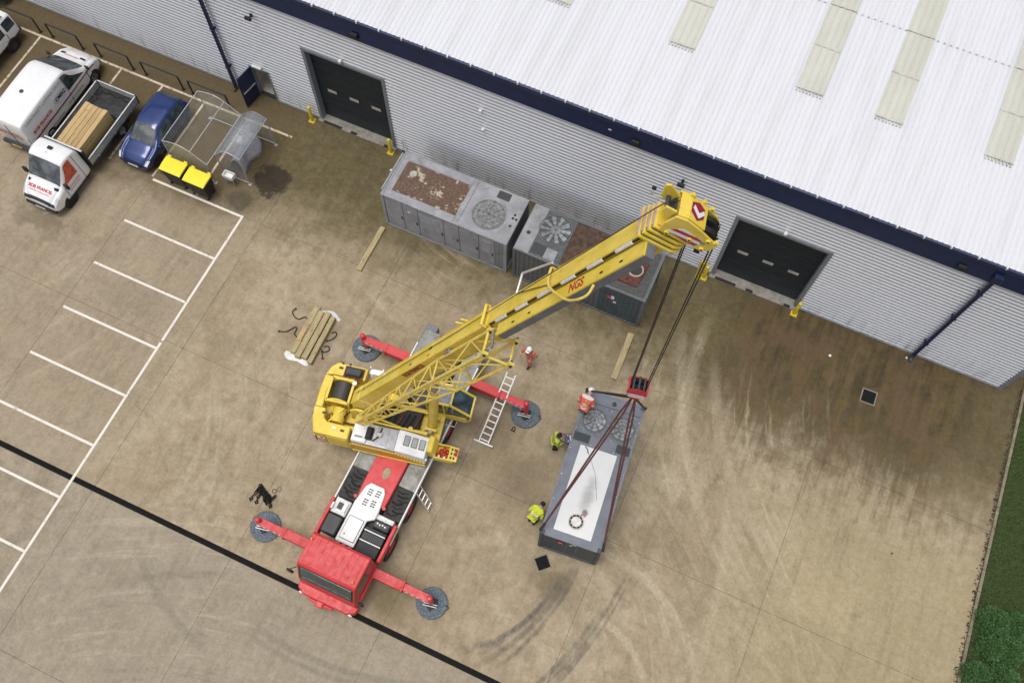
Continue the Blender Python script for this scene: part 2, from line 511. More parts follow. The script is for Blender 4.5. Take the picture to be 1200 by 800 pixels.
    # scratches in every direction, blotches and fine grit: all of it scales what lies below
    scr = t.noise(1.0, 4, 0.7, stretch=(1.1, 9.0, 1)); scr2 = t.noise(1.0, 4, 0.7, stretch=(11.0, 1.3, 1))
    base = t.mix(1.0, base, t.mix(t.ss(n3, 0.32, 0.70), (1.05, 1.05, 1.05), (0.90, 0.89, 0.88)), 'MULTIPLY')
    base = t.mix(1.0, base, t.mix(t.ss(n4, 0.36, 0.66), (1.09, 1.09, 1.09), (0.87, 0.86, 0.85)), 'MULTIPLY')
    base = t.mix(1.0, base, t.mix(t.ss(t.noise(4.2, 6, 0.75), 0.36, 0.66), (1.06, 1.06, 1.05), (0.90, 0.89, 0.87)), 'MULTIPLY')
    base = t.mix(1.0, base, t.mix(t.ss(scr, 0.58, 0.74), (1, 1, 1), (1.09, 1.085, 1.08)), 'MULTIPLY')
    base = t.mix(1.0, base, t.mix(t.ss(scr2, 0.58, 0.76), (1, 1, 1), (0.90, 0.89, 0.87)), 'MULTIPLY')
    base = t.mix(1.0, base, (0.955, 0.94, 0.895), 'MULTIPLY')
    t.col(base)
    t.rough(t.ss(n2, 0.3, 0.7, 0.62, 0.9))
    t.bsdf.inputs['Specular IOR Level'].default_value = 0.35
    t.bump(t.add(t.mul(n4, 0.5), t.add(t.mul(n3, 0.6), t.mul(str_f, 0.4))), 0.25, 0.01)
    return t.mat

CONC = concrete_material()
soil = NT('verge_soil')
soil.col(soil.mix(soil.noise(3, 5), (0.018, 0.026, 0.010), (0.05, 0.05, 0.022))); soil.rough(0.95)
grout = pm('joint_filler', (0.15, 0.12, 0.085), 0.9, var=0.4, scale=2)

g = MB().quad((-400, -400, -0.012), (400, -400, -0.012), (400, 400, -0.012), (-400, 400, -0.012)).build('ground', grout)
tag(g, kind='structure')

yard = bpy.data.objects.new('yard', None); COL.objects.link(yard); tag(yard, kind='structure')
XJ = [-47.0, -41.0, -35.0, -28.8, -22.5, -16.1, -10.15, -3.6, 3.1, 9.75, 16.27, 23.62]
YJ = [-40.0, -33.3, -26.6, -19.96, -13.05, -6.3, 0.9]
for i in range(len(XJ) - 1):
    for j in range(len(YJ) - 1):
        x0, x1, y0, y1 = XJ[i] + 0.006, XJ[i + 1] - 0.006, YJ[j] + 0.006, YJ[j + 1] - 0.006
        if j == 3: y0 = -19.735                       # leaves room for the channel drain
        if i == len(XJ) - 2:
            xa = 23.66 - 0.0245 * y0; xb = 23.66 - 0.0245 * y1   # the kerb runs slightly out of square
        else:
            xa = xb = x1
        s = MB()
        s.prism([(x0, y0), (xa, y0), (xb, y1), (x0, y1)], -0.12, -0.002 * rng.random())
        s.build('concrete_slab', CONC, yard, bevel=0.006)

# painted bay lines
lp = NT('worn_line_paint')
_w = lp.add(lp.noise(7, 5, 0.7), lp.mul(lp.sub(lp.noise(1.1, 4), 0.5), 0.5))
lp.col(lp.mix(lp.ss(_w, 0.58, 0.70), lp.mix(lp.noise(3), (0.62, 0.57, 0.50), (0.75, 0.71, 0.64)), (0.33, 0.28, 0.2))); lp.rough(0.75)
lp2 = NT('muddy_line_paint')
_w = lp2.add(lp2.noise(6, 5, 0.7), lp2.mul(lp2.sub(lp2.noise(1.3, 4), 0.5), 0.6))
lp2.col(lp2.mix(lp2.ss(_w, 0.50, 0.64), lp2.mix(lp2.noise(3), (0.50, 0.42, 0.30), (0.62, 0.54, 0.42)), (0.17, 0.13, 0.075))); lp2.rough(0.8)
def stripe(x0, x1, y0, y1, mat=lp.mat):
    o = MB().bx(x0, x1, y0, y1, 0.001, 0.005).build('painted_line', mat)
    tag(o, kind='structure')
BX0, BX1 = -16.02, -11.16
stripe(BX1 - 0.055, BX1 + 0.055, -32.0, -13.22); stripe(BX1 - 0.055, BX1 + 0.055, -13.12, -6.27)
for k in range(11):
    yy = -6.33 - 2.4 * k
    stripe(BX0 + 0.08 * (rng.random() - .5), BX1 - 0.06, yy - 0.055, yy + 0.055)
stripe(-27.6, -11.25, -1.61, -1.50, lp2.mat)
for xx, ye in ((-25.65, -6.1), (-23.25, -6.1), (-20.87, -6.1), (-18.48, -6.23), (-16.1, -6.2), (-13.7, -6.2)):
    stripe(xx - 0.055, xx + 0.055, ye, -1.615, lp2.mat)

# channel drain across the yard: a run of black gratings
drain_wall = pm('drain_concrete', (0.008, 0.007, 0.006), 0.95)
dr = thing('channel_drain', 'long black channel drain running across the concrete yard under the red crane cab', 'drain', (-11.6, -19.83, 0))
c2 = MB(Matrix.Translation((11.6, 19.83, 0))); c2.bx(-47, 23.9, -19.955, -19.735, -0.0115, -0.008); c2.build('channel_bed', drain_wall, dr)
grate_me = MB()
for k in range(24):
    grate_me.bx(-0.99 / 2 + k * 0.0413, -0.99 / 2 + k * 0.0413 + 0.034, -0.112, 0.077, -0.007, -0.001)
grate_me.bx(-0.495, 0.495, -0.122, -0.105, -0.0075, 0.0); grate_me.bx(-0.495, 0.495, 0.076, 0.092, -0.0075, 0.0)
gm = grate_me.mesh('grate'); iron = pm('black_iron', (0.006, 0.006, 0.006), 0.8, 0.0, var=0.3, dirt=0.2, dirtc=(0.02, 0.018, 0.014), spec=0.2); gm.materials.append(iron)
for k in range(46):
    o = link('grate', gm, None, dr); o.location = (-5.5 + k, 0, 0)

# two square gully gratings
def gully(label, cx, cy, rz, s):
    q = thing('gully_grate', label, 'drain cover', (cx, cy, 0), rz, 'square gully gratings')
    f = MB(); h = s / 2
    f.bx(-h - .05, h + .05, -h - .05, -h, 0.001, 0.012); f.bx(-h - .05, h + .05, h, h + .05, 0.001, 0.012)
    f.bx(-h - .05, -h, -h, h, 0.001, 0.012); f.bx(h, h + .05, -h, h, 0.001, 0.012)
    f.build('frame', pm('gully_frame', (0.22, 0.19, 0.15), 0.8), q)
    p = MB(); p.bx(-h, h, -h, h, 0.001, 0.003); p.build('pit', pm('pit_dark', (0.004, 0.004, 0.004), 0.9, dirt=0), q)
    b = MB()
    for k in range(9):
        b.bx(-h, h, -h + (k + .25) * s / 9, -h + (k + .7) * s / 9, 0.0035, 0.010)
    b.build('grating', iron, q)
gully('black square gully grating beside the near end of the lifted container', 7.775, -14.97, R(44), 0.50)
gully('black square gully grating alone on the brown stained concrete at right', 17.68, -2.74, R(2), 0.56)

# kerb and verge on the right
def kx(y): return 23.66 - 0.0245 * y
kb = bpy.data.objects.new('kerb', None); COL.objects.link(kb); tag(kb, kind='structure')
kmat = pm('kerb_concrete', (0.22, 0.185, 0.13), 0.9, var=0.3, scale=4, dirt=0.5, dirtc=(0.09, 0.08, 0.04), bump=0.3)
yy = 1.2
while yy > -24:
    y2 = yy - 0.914
    m = MB(); m.prism([(kx(yy), yy), (kx(yy) + 0.125, yy), (kx(y2) + 0.125, y2 + 0.012), (kx(y2), y2 + 0.012)], -0.1, 0.095 + 0.012 * rng.random())
    m.build('kerb_stone', kmat, kb, bevel=0.012)
    yy = y2
v = MB(); v.quad((kx(1.2) + 0.1, 1.2, 0.05), (22.95, 1.2, 0.05), (22.95, 60, 0.05), (80, 60, 0.05), (80, -60, 0.05), (kx(-60) + 0.1, -60, 0.05))
vo = v.build('verge', soil.mat); tag(vo, kind='structure')
gr = NT('grass_blades'); _x, _y, _z = gr.xyz()
gr.col(gr.mix(gr.noise(1.6, 4), gr.mix(gr.noise(14, 3), (0.038, 0.10, 0.018), (0.10, 0.19, 0.04)), (0.10, 0.13, 0.04)))
gr.rough(0.7)
def blades(name, N, xs, ys, z0, hmin, hmax, mat):
    px = nrng.uniform(*xs, N); py = nrng.uniform(*ys, N)
    keep = (px > 23.66 - 0.0245 * py + 0.16) | (py > 1.3)
    px, py = px[keep], py[keep]; N = len(px)
    h = nrng.uniform(hmin, hmax, N); a = nrng.uniform(0, 2 * np.pi, N); ln = nrng.uniform(0.2, 1.0, N) * h; w = nrng.uniform(0.006, 0.014, N)
    b = a + nrng.uniform(1, 2, N)
    V = np.zeros((N, 3, 3)); V[:, 0] = np.stack([px - np.cos(b) * w, py - np.sin(b) * w, np.full(N, z0)], 1)
    V[:, 1] = np.stack([px + np.cos(b) * w, py + np.sin(b) * w, np.full(N, z0)], 1)
    V[:, 2] = np.stack([px + np.cos(a) * ln, py + np.sin(a) * ln, z0 + h], 1)
    me = bpy.data.meshes.new(name)
    me.vertices.add(N * 3); me.vertices.foreach_set('co', V.ravel())
    me.loops.add(N * 3); me.loops.foreach_set('vertex_index', np.arange(N * 3, dtype=np.int32))
    me.polygons.add(N); me.polygons.foreach_set('loop_start', np.arange(0, N * 3, 3, dtype=np.int32)); me.polygons.foreach_set('loop_total', np.full(N, 3, np.int32))
    me.update(calc_edges=True)
    o = link(name, me, mat)
    return o
go = blades('grass', 260000, (23.0, 29.0), (-14.5, 8.0), 0.05, 0.04, 0.13, gr.mat)
tag(go, 'rough dark green grass on the verge past the kerb', 'grass', kind='stuff')

# leaf litter caught against the kerb
lm = MB()
for k in range(700):
    y = rng.uniform(-14, 0.4)
    cl = 0.5 + 0.5 * math.sin(y * 2.3) * math.sin(y * 0.9 + 1)
    if rng.random() > 0.25 + 0.75 * cl: continue
    x = kx(y) - abs(rng.gauss(0, 0.07)) - 0.01
    a = rng.uniform(0, 6.28); s = rng.uniform(0.02, 0.055); z = 0.004 + rng.uniform(0, 0.05)
    lm.quad((x + s * math.cos(a), y + s * math.sin(a), z), (x + s * .5 * math.cos(a + 1.6), y + s * .5 * math.sin(a + 1.6), z + .012), (x - s * math.cos(a), y - s * math.sin(a), z), (x + s * .5 * math.cos(a - 1.6), y + s * .5 * math.sin(a - 1.6), z + .008))
tag(lm.build('leaf_litter', pm('dead_leaves', (0.035, 0.028, 0.014), 0.9, var=0.5, scale=8)), 'dark dead leaves gathered along the foot of the kerb', 'leaves', kind='stuff')
# ================================================================== WAREHOUSE
WX0, WX1 = -36.0, 22.75
wh = thing('warehouse', 'large silver clad industrial shed with white ribbed roof and navy fascia', 'warehouse', (-6.6, 6.0, 0))
WM = Matrix.Translation((6.6, -6.0, 0))
def wmb(): return MB(WM.copy())

clad = NT('silver_cladding'); _cx, _cy, _cz = clad.xyz()
_n = clad.noise(0.5, 4); _n2 = clad.noise(1.0, 5, 0.6, stretch=(3.0, 3.0, 0.25))
clad.col(clad.mix(clad.mul(clad.ss(_cz, 1.6, 0.0), clad.ss(_n2, 0.45, 0.8)), clad.mix(_n, (0.72, 0.735, 0.78), (0.79, 0.805, 0.845)), (0.28, 0.265, 0.21)))
clad.rough(0.34); clad.metal(0.5)
navy = pm('navy_coated_steel', (0.010, 0.022, 0.075), 0.38, 0.2, var=0.15, dirt=0.15, dirtc=(0.03, 0.04, 0.06))
trim = pm('grey_trim', (0.20, 0.215, 0.24), 0.5, var=0.1, dirt=0.2)

PITCH, DEP = 0.22, 0.034
def clad_profile(z0, z1):
    """(z, y) points of horizontal trapezoidal sheeting, crowns towards the yard"""
    pts = []
    k0 = math.floor(z0 / PITCH)
    z = k0 * PITCH
    while z < z1 + PITCH:
        for dz, y in ((0.0, -DEP), (0.012, -DEP), (0.052, 0.0), (0.07, 0.0)):
            pts.append((z + dz, y))
        z += PITCH
    out = []
    for i in range(len(pts) - 1):          # clip to z0..z1
        (a, ya), (b, yb) = pts[i], pts[i + 1]
        if b <= z0 or a >= z1: continue
        f = lambda t: ya + (yb - ya) * (t - a) / (b - a)
        s, e = max(a, z0), min(b, z1)
        if not out: out.append((s, f(s)))
        out.append((e, f(e)))
    return out
def clad_panel(x0, x1, z0, z1):
    m = wmb(); pr = clad_profile(z0, z1)
    m.grid([[(x0, y, z) for z, y in pr], [(x1, y, z) for z, y in pr]])
    return m.build('wall', clad.mat, wh, recalc=False)

DZ = 5.15                                    # head of the loading doors
DOORS = [(-10.50, -6.42), (9.50, 13.55)]
PD = (-13.93, -12.85, 2.15)                  # staff door
TOPW = 7.25
segs = [(WX0, PD[0], 0.12, TOPW), (PD[0], PD[1], PD[2] + 0.06, TOPW), (PD[1], DOORS[0][0], 0.12, TOPW), (DOORS[0][0], DOORS[0][1], DZ, TOPW),
        (DOORS[0][1], DOORS[1][0], 0.12, TOPW), (DOORS[1][0], DOORS[1][1], DZ, TOPW), (DOORS[1][1], WX1, 0.12, TOPW)]
for s in segs: clad_panel(*s)
m = wmb()
for (a, b) in ((WX0, PD[0] - 0.02), (PD[1] + 0.02, DOORS[0][0] - .02), (DOORS[0][1] + .02, DOORS[1][0] - .02), (DOORS[1][1] + .02, WX1 + 0.04)):
    m.bx(a, b, -0.045, 0.12, 0.02, 0.135)
m.build('base_flashing', pm('base_flashing', (0.34, 0.35, 0.37), 0.5, dirt=0.4), wh)
m = wmb(); m.bx(WX0, WX1, 0.35, 0.40, 5.3, 8.2); m.build('inner_wall', DKG(), wh)
m = wmb(); m.bx(WX1 - 0.10, WX1 + 0.045, -0.05, 30.0, 0.14, 8.35); m.build('end_wall', clad.mat, wh)
m = wmb(); m.bx(WX1 - 0.13, WX1 + 0.06, -0.062, 0.16, 0.14, 7.22); m.build('corner_trim', trim, wh, bevel=0.01)

# fascia: three long navy steps, gutter behind
fz = [(7.22, -0.05), (7.26, -0.16), (7.42, -0.12), (7.44, -0.16), (7.60, -0.12), (7.62, -0.16), (7.78, -0.12), (7.80, -0.16), (7.96, -0.12), (7.98, -0.16), (8.14, -0.12), (8.16, -0.18), (8.40, -0.18), (8.43, -0.05)]
m = wmb(); m.grid([[(WX0, y, z) for z, y in fz], [(WX1 + 0.12, y, z) for z, y in fz]]); m.build('fascia', navy, wh, recalc=False)
m = wmb(); m.bx(WX1 - .02, WX1 + 0.10, -0.155, 30.0, 7.24, 8.38); m.build('verge_fascia', navy, wh)
m = wmb(); m.bx(WX0, WX1 + 0.1, -0.04, 0.10, 8.34, 8.415); m.build('gutter', navy, wh)

# roof: one sheet after another, each a metre wide, lapped half-way up the slope
RP = math.tan(R(6)); RZ = 8.44
roof_m = NT('white_roof_steel'); _rx, _ry, _rz = roof_m.xyz()
_s = roof_m.noise(1.0, 5, 0.6, stretch=(2.5, 0.15, 1))
roof_m.col(roof_m.mix(roof_m.ss(_s, 0.4, 0.75, 0, 0.5), (0.61, 0.615, 0.645), (0.50, 0.505, 0.525)))
roof_m.rough(0.45)
roof = bpy.data.objects.new('roof', None); COL.objects.link(roof); roof.parent = wh
SW = 1.0
def sheet_mesh(y0, y1, lift):
    pr = []
    for k in range(5):
        for dx, dz in ((0.0, 0.0), (0.03, 0.0), (0.05, 0.018), (0.085, 0.018), (0.105, 0.0)):
            pr.append((k * 0.2 + dx, dz))
    pr.append((1.012, 0.0))
    pr = [(0.0, 0.0)] + pr[1:]
    mm = MB()
    mm.grid([[(x, y, RZ + y * RP + z + lift) for x, z in pr] for y in (y0, y1)])
    me = mm.mesh('roof_sheet'); me.materials.append(roof_m.mat)
    return me
sh = [sheet_mesh(-0.10, 7.95, 0.0), sheet_mesh(7.80, 19.0, 0.006), sheet_mesh(18.85, 30.0, 0.012)]
nsh = int(WX1 - (-30.0)) + 1
for k in range(nsh):
    for i in range(3):
        if i == 2 and k < 20: continue
        o = link('roof_sheet', sh[i], None, roof); o.location = (6.6 + WX1 + 0.1 - SW * (k + 1), -6.0, 0.003 * (k % 2) + 0.001 * rng.random())
# sheet-end clips along the eave
clip = MB(); clip.bx(-0.03, 0.03, -0.20, -0.06, RZ - 0.05, RZ + 0.055); cm = clip.mesh('eave_clip'); cm.materials.append(roof_m.mat)
for k in range(nsh):
    o = link('eave_clip', cm, None, roof); o.location = (6.6 + WX1 + 0.1 - SW * k, -6.0, 0)
# rows of fixings at the lap
fx = MB()
for k in range(nsh * 4):
    x = WX1 - 0.25 * k - 0.08
    fx.bx(x - .04, x + .04, 7.79, 7.83, RZ + 7.8 * RP - 0.002, RZ + 7.8 * RP + 0.052)
fx.M = WM.copy(); fx2 = wmb(); fx2.v = [tuple(WM @ Vector(p)) for p in fx.v]; fx2.f = fx.f
tag(fx2.build('lap_fixings', pm('lap_grey', (0.45, 0.455, 0.47), 0.6), roof), kind='stuff')
# rooflights: translucent ribbed sheets
rl = NT('rooflight_sheet')
rl.col(rl.mix(rl.ss(rl.noise(0.8, 5, 0.65, stretch=(1, 0.4, 1)), 0.35, 0.7), (0.475, 0.47, 0.405), (0.535, 0.53, 0.465))); rl.rough(0.4)
capm = pm('rooflight_edge', (0.50, 0.50, 0.46), 0.6, dirt=0.4, dirtc=(0.2, 0.19, 0.15))
for (xc, y0) in ((5.0, 3.85), (10.15, 3.85), (13.25, 3.85), (17.4, 3.85), (-0.2, 3.85), (-6.0, 3.85), (20.9, 9.0)):
    for (a, b) in ((y0, 5.85), (5.87, 7.79), (7.84, 12.8), (12.82, 18.8)):
        if b <= a: continue
        pr = []
        for k in range(4):
            for dx, dz in ((0.0, 0.0), (0.03, 0.0), (0.05, 0.038), (0.085, 0.038), (0.105, 0.0)):
                pr.append((-0.53 + k * 0.265 + dx * 1.06, dz))
        pr.append((0.53, 0.0))
        mm = wmb(); mm.grid([[(xc + x, y, RZ + 0.046 + y * RP + z * 0.5) for x, z in pr] for y in (a, b)])
        o = mm.build('rooflight', rl.mat, roof, recalc=False)
        e = wmb(); e.bx(xc - .53, xc + .53, a - 0.03, a + 0.03, RZ + a * RP + 0.04, RZ + a * RP + 0.075); e.build('rooflight_flashing', capm, o)
    for k in range(8):
        e = wmb(); e.bx(xc - .5 + k * .134, xc - .44 + k * .134, y0 - 0.16, y0 - 0.02, RZ + y0 * RP - 0.012, RZ + y0 * RP + 0.05)
        e.build('filler_tab', capm, roof)

# downpipes with hoppers
for px, lab in ((-15.12, None), (18.85, None)):
    m = wmb(); m.bx(px - 0.075, px + 0.075, -0.27, -0.12, 0.25, 7.55); d = m.build('downpipe', navy, wh, bevel=0.02)
    m = wmb(); m.bx(px - 0.17, px + 0.17, -0.36, -0.175, 7.55, 8.0); m.build('hopper', navy, d, bevel=0.02)
    m = wmb(); m.tube([(px, -0.2, 0.32), (px, -0.25, 0.12), (px, -0.42, 0.05)], 0.085, 10); m.build('shoe', DKG(), d)
    for zz in (1.6, 4.2, 6.4):
        m = wmb(); m.bx(px - 0.11, px + 0.11, -0.275, -0.03, zz - 0.03, zz + 0.03); m.build('bracket', navy, d)
mm = wmb(); mm.bx(18.63, 18.71, -0.36, -0.30, 0.02, 0.07)
mm.build('pipe_marker', WHT(), wh)

# loading doors
dleaf = pm('door_dark_green_grey', (0.009, 0.017, 0.027), 0.45, var=0.2, dirt=0.25, dirtc=(0.05, 0.055, 0.055))
for (a, b) in DOORS:
    d = bpy.data.objects.new('loading_door', None); COL.objects.link(d); d.parent = wh
    FW = 0.15
    m = wmb(); m.bx(a - .01, a + FW, -0.06, 0.30, 0.10, DZ + 0.02); m.bx(b - FW, b + .01, -0.06, 0.30, 0.10, DZ + 0.02); m.bx(a + FW, b - FW, -0.06, 0.30, DZ - 0.14, DZ + 0.02)
    m.build('frame', trim, d, bevel=0.008)
    n = 8; hh = (DZ - 0.14 - 0.13) / n
    for k in range(n):
        m = wmb(); m.bx(a + FW, b - FW, 0.255, 0.32, 0.13 + k * hh + 0.012, 0.13 + (k + 1) * hh); p = m.build('door_panel', dleaf, d, bevel=0.006)
        if k == 3:
            for j in range(3):
                cxw = a + (b - a) * (0.22 + 0.28 * j)
                w = wmb(); w.bx(cxw - 0.27, cxw + 0.27, 0.235, 0.262, 0.13 + k * hh + 0.17, 0.13 + k * hh + 0.43); w.build('window_frame', BLK(), p)
                w = wmb(); w.bx(cxw - 0.235, cxw + 0.235, 0.228, 0.24, 0.13 + k * hh + 0.20, 0.13 + k * hh + 0.40); w.build('pane', pm('door_pane', (0.46, 0.42, 0.37), 0.3, dirt=0.2), p)
    m = wmb(); m.bx(a - .05, b + .05, -0.22, 0.5, 0.001, 0.10); m.build('threshold', pm('pale_concrete', (0.27, 0.25, 0.22), 0.85, var=0.25, scale=5, dirt=0.5, dirtc=(0.16, 0.14, 0.1)), d, bevel=0.01)
    for k, (q0, q1) in enumerate(((0.06, 0.30), (0.42, 0.50), (0.86, 0.93))):
        m = wmb(); m.bx(a + (b - a) * q0, a + (b - a) * q1, -0.226, -0.10, 0.101, 0.118); m.build('rubber_stop', BLK(), d)
    # lamp over the door
    lx = (a + b) / 2
    m = wmb(); m.bx(lx - .07, lx + .07, -0.20, -0.03, DZ + 0.16, DZ + 0.30); l = m.build('door_lamp', WHT(), d, bevel=0.02)

# staff door standing open, the floor behind it coloured pale in place of indoor light
a, b, hz = PD
d = bpy.data.objects.new('staff_door', None); COL.objects.link(d); d.parent = wh
m = wmb(); m.bx(a, a + .07, -0.06, 0.20, 0.0, hz + .08); m.bx(b - .07, b, -0.06, 0.20, 0.0, hz + .08); m.bx(a + .07, b - .07, -0.06, 0.20, hz, hz + .08); m.build('frame', trim, d, bevel=0.006)
LM = WM @ Matrix.Translation((a + .07, -0.05, 0)) @ Matrix.Rotation(R(-100), 4, 'Z')
m = MB(LM); m.bx(0, 0.95, -0.025, 0.025, 0.05, hz - 0.02); lf = m.build('door_leaf', navy, d, bevel=0.006)
m = MB(LM); m.bx(0.08, 0.88, -0.085, -0.055, 1.02, 1.07); m.bx(0.10, 0.13, -0.056, -0.024, 1.03, 1.06); m.bx(0.83, 0.86, -0.056, -0.024, 1.03, 1.06)
m.bx(0.08, 0.88, 0.055, 0.085, 1.02, 1.07); m.bx(0.10, 0.13, 0.024, 0.056, 1.03, 1.06); m.bx(0.83, 0.86, 0.024, 0.056, 1.03, 1.06); m.build('push_bar', ALU(), lf)
lobby = pm('lobby_floor', (0.70, 0.62, 0.54), 0.5, var=0.15, dirt=0.2)
m = wmb(); m.bx(a - .3, b + .3, 0.21, 2.4, -0.02, 0.03); m.build('lobby_floor', lobby, d)
m = wmb(); m.bx(a - .3, b + .3, 2.4, 2.45, 0.0, 2.6); m.bx(a - .35, a - .3, 0.21, 2.45, 0, 2.6); m.bx(b + .3, b + .35, 0.21, 2.45, 0, 2.6); m.bx(a - .35, b + .35, .21, 2.45, 2.6, 2.65)
m.build('lobby_wall', pm('lobby_wall', (0.80, 0.77, 0.72), 0.6, dirt=0.1), d)
m = wmb(); m.bx(a + .07, b - .07, 0.02, 0.20, 0.02, 0.07); m.build('sill', DKG(), d)
m = wmb(); m.bx(a + .25, a + .75, -0.14, -0.03, hz + .12, hz + .24); m.build('door_lamp', WHT(), d, bevel=0.02)

# small fixtures on the wall and fascia
def fixture(name, x, z, kind):
    if kind == 'lamp':
        m = wmb(); m.bx(x - .07, x + .07, -0.16, -0.03, z - .06, z + .06); m.build(name, WHT(), wh, bevel=0.02)
    elif kind == 'camera':
        m = wmb(); m.bx(x - .05, x + .05, -0.10, -0.03, z - .08, z + .08); c = m.build(name, BLK(), wh)
        m = wmb(); m.tube([(x, -0.08, z), (x, -0.24, z + .02)], 0.03, 8); m.bx(x - .16, x + .14, -0.36, -0.22, z - .05, z + .09); m.build('housing', BLK(), c, bevel=0.02)
    else:
        m = wmb(); m.bx(x - .16, x + .16, -0.30, -0.165, z - .14, z + .14); c = m.build(name, BLK(), wh, bevel=0.02)
fixture('wall_lamp', -1.83, 5.67, 'lamp'); fixture('wall_lamp', -1.74, 4.41, 'lamp'); fixture('wall_lamp', 3.75, 7.75, 'lamp')
for x in (-7.35, 4.85, 17.6): fixture('floodlight', x, 7.62, 'flood')
fixture('security_camera', 7.02, 6.13, 'camera'); fixture('security_camera', -12.66, 6.12, 'camera')
m = wmb(); m.bx(-6.02, -5.98, -0.06, -0.03, 0.3, 1.0); m.build('cable_trunking', WHT(), wh)

# yellow steel bollards guarding the loading doors
ypost = pm('bollard_yellow', (0.68, 0.50, 0.03), 0.5, var=0.12, dirt=0.4, dirtc=(0.15, 0.12, 0.04), dscale=3)
first = None
for (bxp, byp, lab) in ((-10.83, -0.30, 'yellow steel bollard left of the left loading door'), (-6.56, -0.32, 'yellow steel bollard between the left loading door and the grey containers'),
                        (9.28, -0.33, 'yellow steel bollard left of the right loading door below the boom tip'), (13.55, -0.33, 'yellow steel bollard right of the right loading door')):
    if first is None:
        first = thing('bollard', lab, 'bollard', (bxp, byp, 0), 0, 'yellow bollards at the loading doors')
        m = MB(); m.lathe([(0.085, 0.012), (0.085, 1.02), (0.07, 1.055), (0.03, 1.07)], 20); m.build('post', ypost, first, smooth='auto')
        m = MB(); m.bx(-.15, .15, -.15, .15, 0.001, 0.02); m.build('base_plate', ypost, first)
        m = MB()
        for sx in (-1, 1):
            for sy in (-1, 1): m.cyl((sx * .11, sy * .11, .02), (sx * .11, sy * .11, .04), .016, 6)
        m.build('bolts', STEEL(), first)
    else:
        c = copy_tree(first, None, lab); c.location = (bxp, byp, 0)
m = MB(Matrix.Translation((0, 0, 0)))
# ================================================================== VEHICLES
class Shell:
    """car body lofted from half cross-sections: stations (y, [(x, z) ...]) from sill to roof centre"""
    def __init__(self, st):
        self.ys = [s[0] for s in st]
        self.P = np.array([[(x, s[0], z) for (x, z) in s[1]] for s in st], float)
        self.n, self.m = self.P.shape[:2]
    def _cr(self, A, t):
        """Catmull-Rom along the first axis"""
        n = len(A); t = max(0.0, min(n - 1.0, t)); i = min(int(t), n - 2); f = t - i
        p1, p2 = A[i], A[i + 1]
        p0 = A[i - 1] if i > 0 else 2 * p1 - p2
        p3 = A[i + 2] if i + 2 < n else 2 * p2 - p1
        k = 0.6                                   # a little tighter than the plain spline
        m1 = (p2 - p0) * 0.5 * k; m2 = (p3 - p1) * 0.5 * k
        return (2*f**3 - 3*f**2 + 1) * p1 + (f**3 - 2*f**2 + f) * m1 + (-2*f**3 + 3*f**2) * p2 + (f**3 - f**2) * m2
    def S(self, u, v, side=1):
        row = self._cr(self.P, u)
        p = self._cr(row, v)
        return np.array([p[0] * side, p[1], p[2]])
    def N(self, u, v, side=1):
        e = 0.04
        du = self.S(u + e, v, side) - self.S(u - e, v, side); dv = self.S(u, v + e, side) - self.S(u, v - e, side)
        n = np.cross(du, dv); n /= (np.linalg.norm(n) + 1e-9)
        p = self.S(u, v, side) - np.array([0, p_mid(self), 0.7])
        return n if n @ p > 0 else -n
    def body(self, sub=5):
        us = np.linspace(0, self.n - 1, (self.n - 1) * sub + 1); vs = np.linspace(0, self.m - 1, (self.m - 1) * 3 + 1)
        g = []
        for u in us:
            row = [tuple(self.S(u, v, 1)) for v in vs] + [tuple(self.S(u, v, -1)) for v in vs[::-1][1:]]
            g.append(row)
        mb = MB(); mb.grid(g)
        k = len(g[0])
        mb.f.append(tuple(range(k))); mb.f.append(tuple((len(g) - 1) * k + i for i in range(k))[::-1])
        return mb
    def patch(self, c, side=1, off=0.012, n=8, mirror=False):
        """a piece of the skin between four (u, v) corners, set off the surface"""
        mb = MB()
        sides = (1, -1) if mirror else (side,)
        for sd in sides:
            g = []
            for i in range(n + 1):
                a = i / n; row = []
                for j in range(n + 1):
                    b = j / n
                    u = lerp(lerp(c[0][0], c[1][0], a), lerp(c[3][0], c[2][0], a), b)
                    v = lerp(lerp(c[0][1], c[1][1], a), lerp(c[3][1], c[2][1], a), b)
                    row.append(tuple(self.S(u, v, sd) + self.N(u, v, sd) * off))
                g.append(row)
            mb.grid(g)
        return mb
    def across(self, c, off=0.012, n=8):
        """a patch over the middle: corners (u, v) of the right half, mirrored into one sheet"""
        mb = MB(); g = []
        for i in range(n + 1):
            a = i / n
            u0, v0 = lerp(c[0][0], c[1][0], a), lerp(c[0][1], c[1][1], a)
            u1 = lerp(c[3][0], c[2][0], a)
            half = [(lerp(u0, u1, j / n), lerp(v0, self.m - 1, j / n)) for j in range(n + 1)]
            row = [tuple(self.S(u, v, 1) + self.N(u, v, 1) * off) for u, v in half] + [tuple(self.S(u, v, -1) + self.N(u, v, -1) * off) for u, v in half[::-1][1:]]
            g.append(row)
        mb.grid(g)
        return mb
def p_mid(sh): return (sh.ys[0] + sh.ys[-1]) / 2

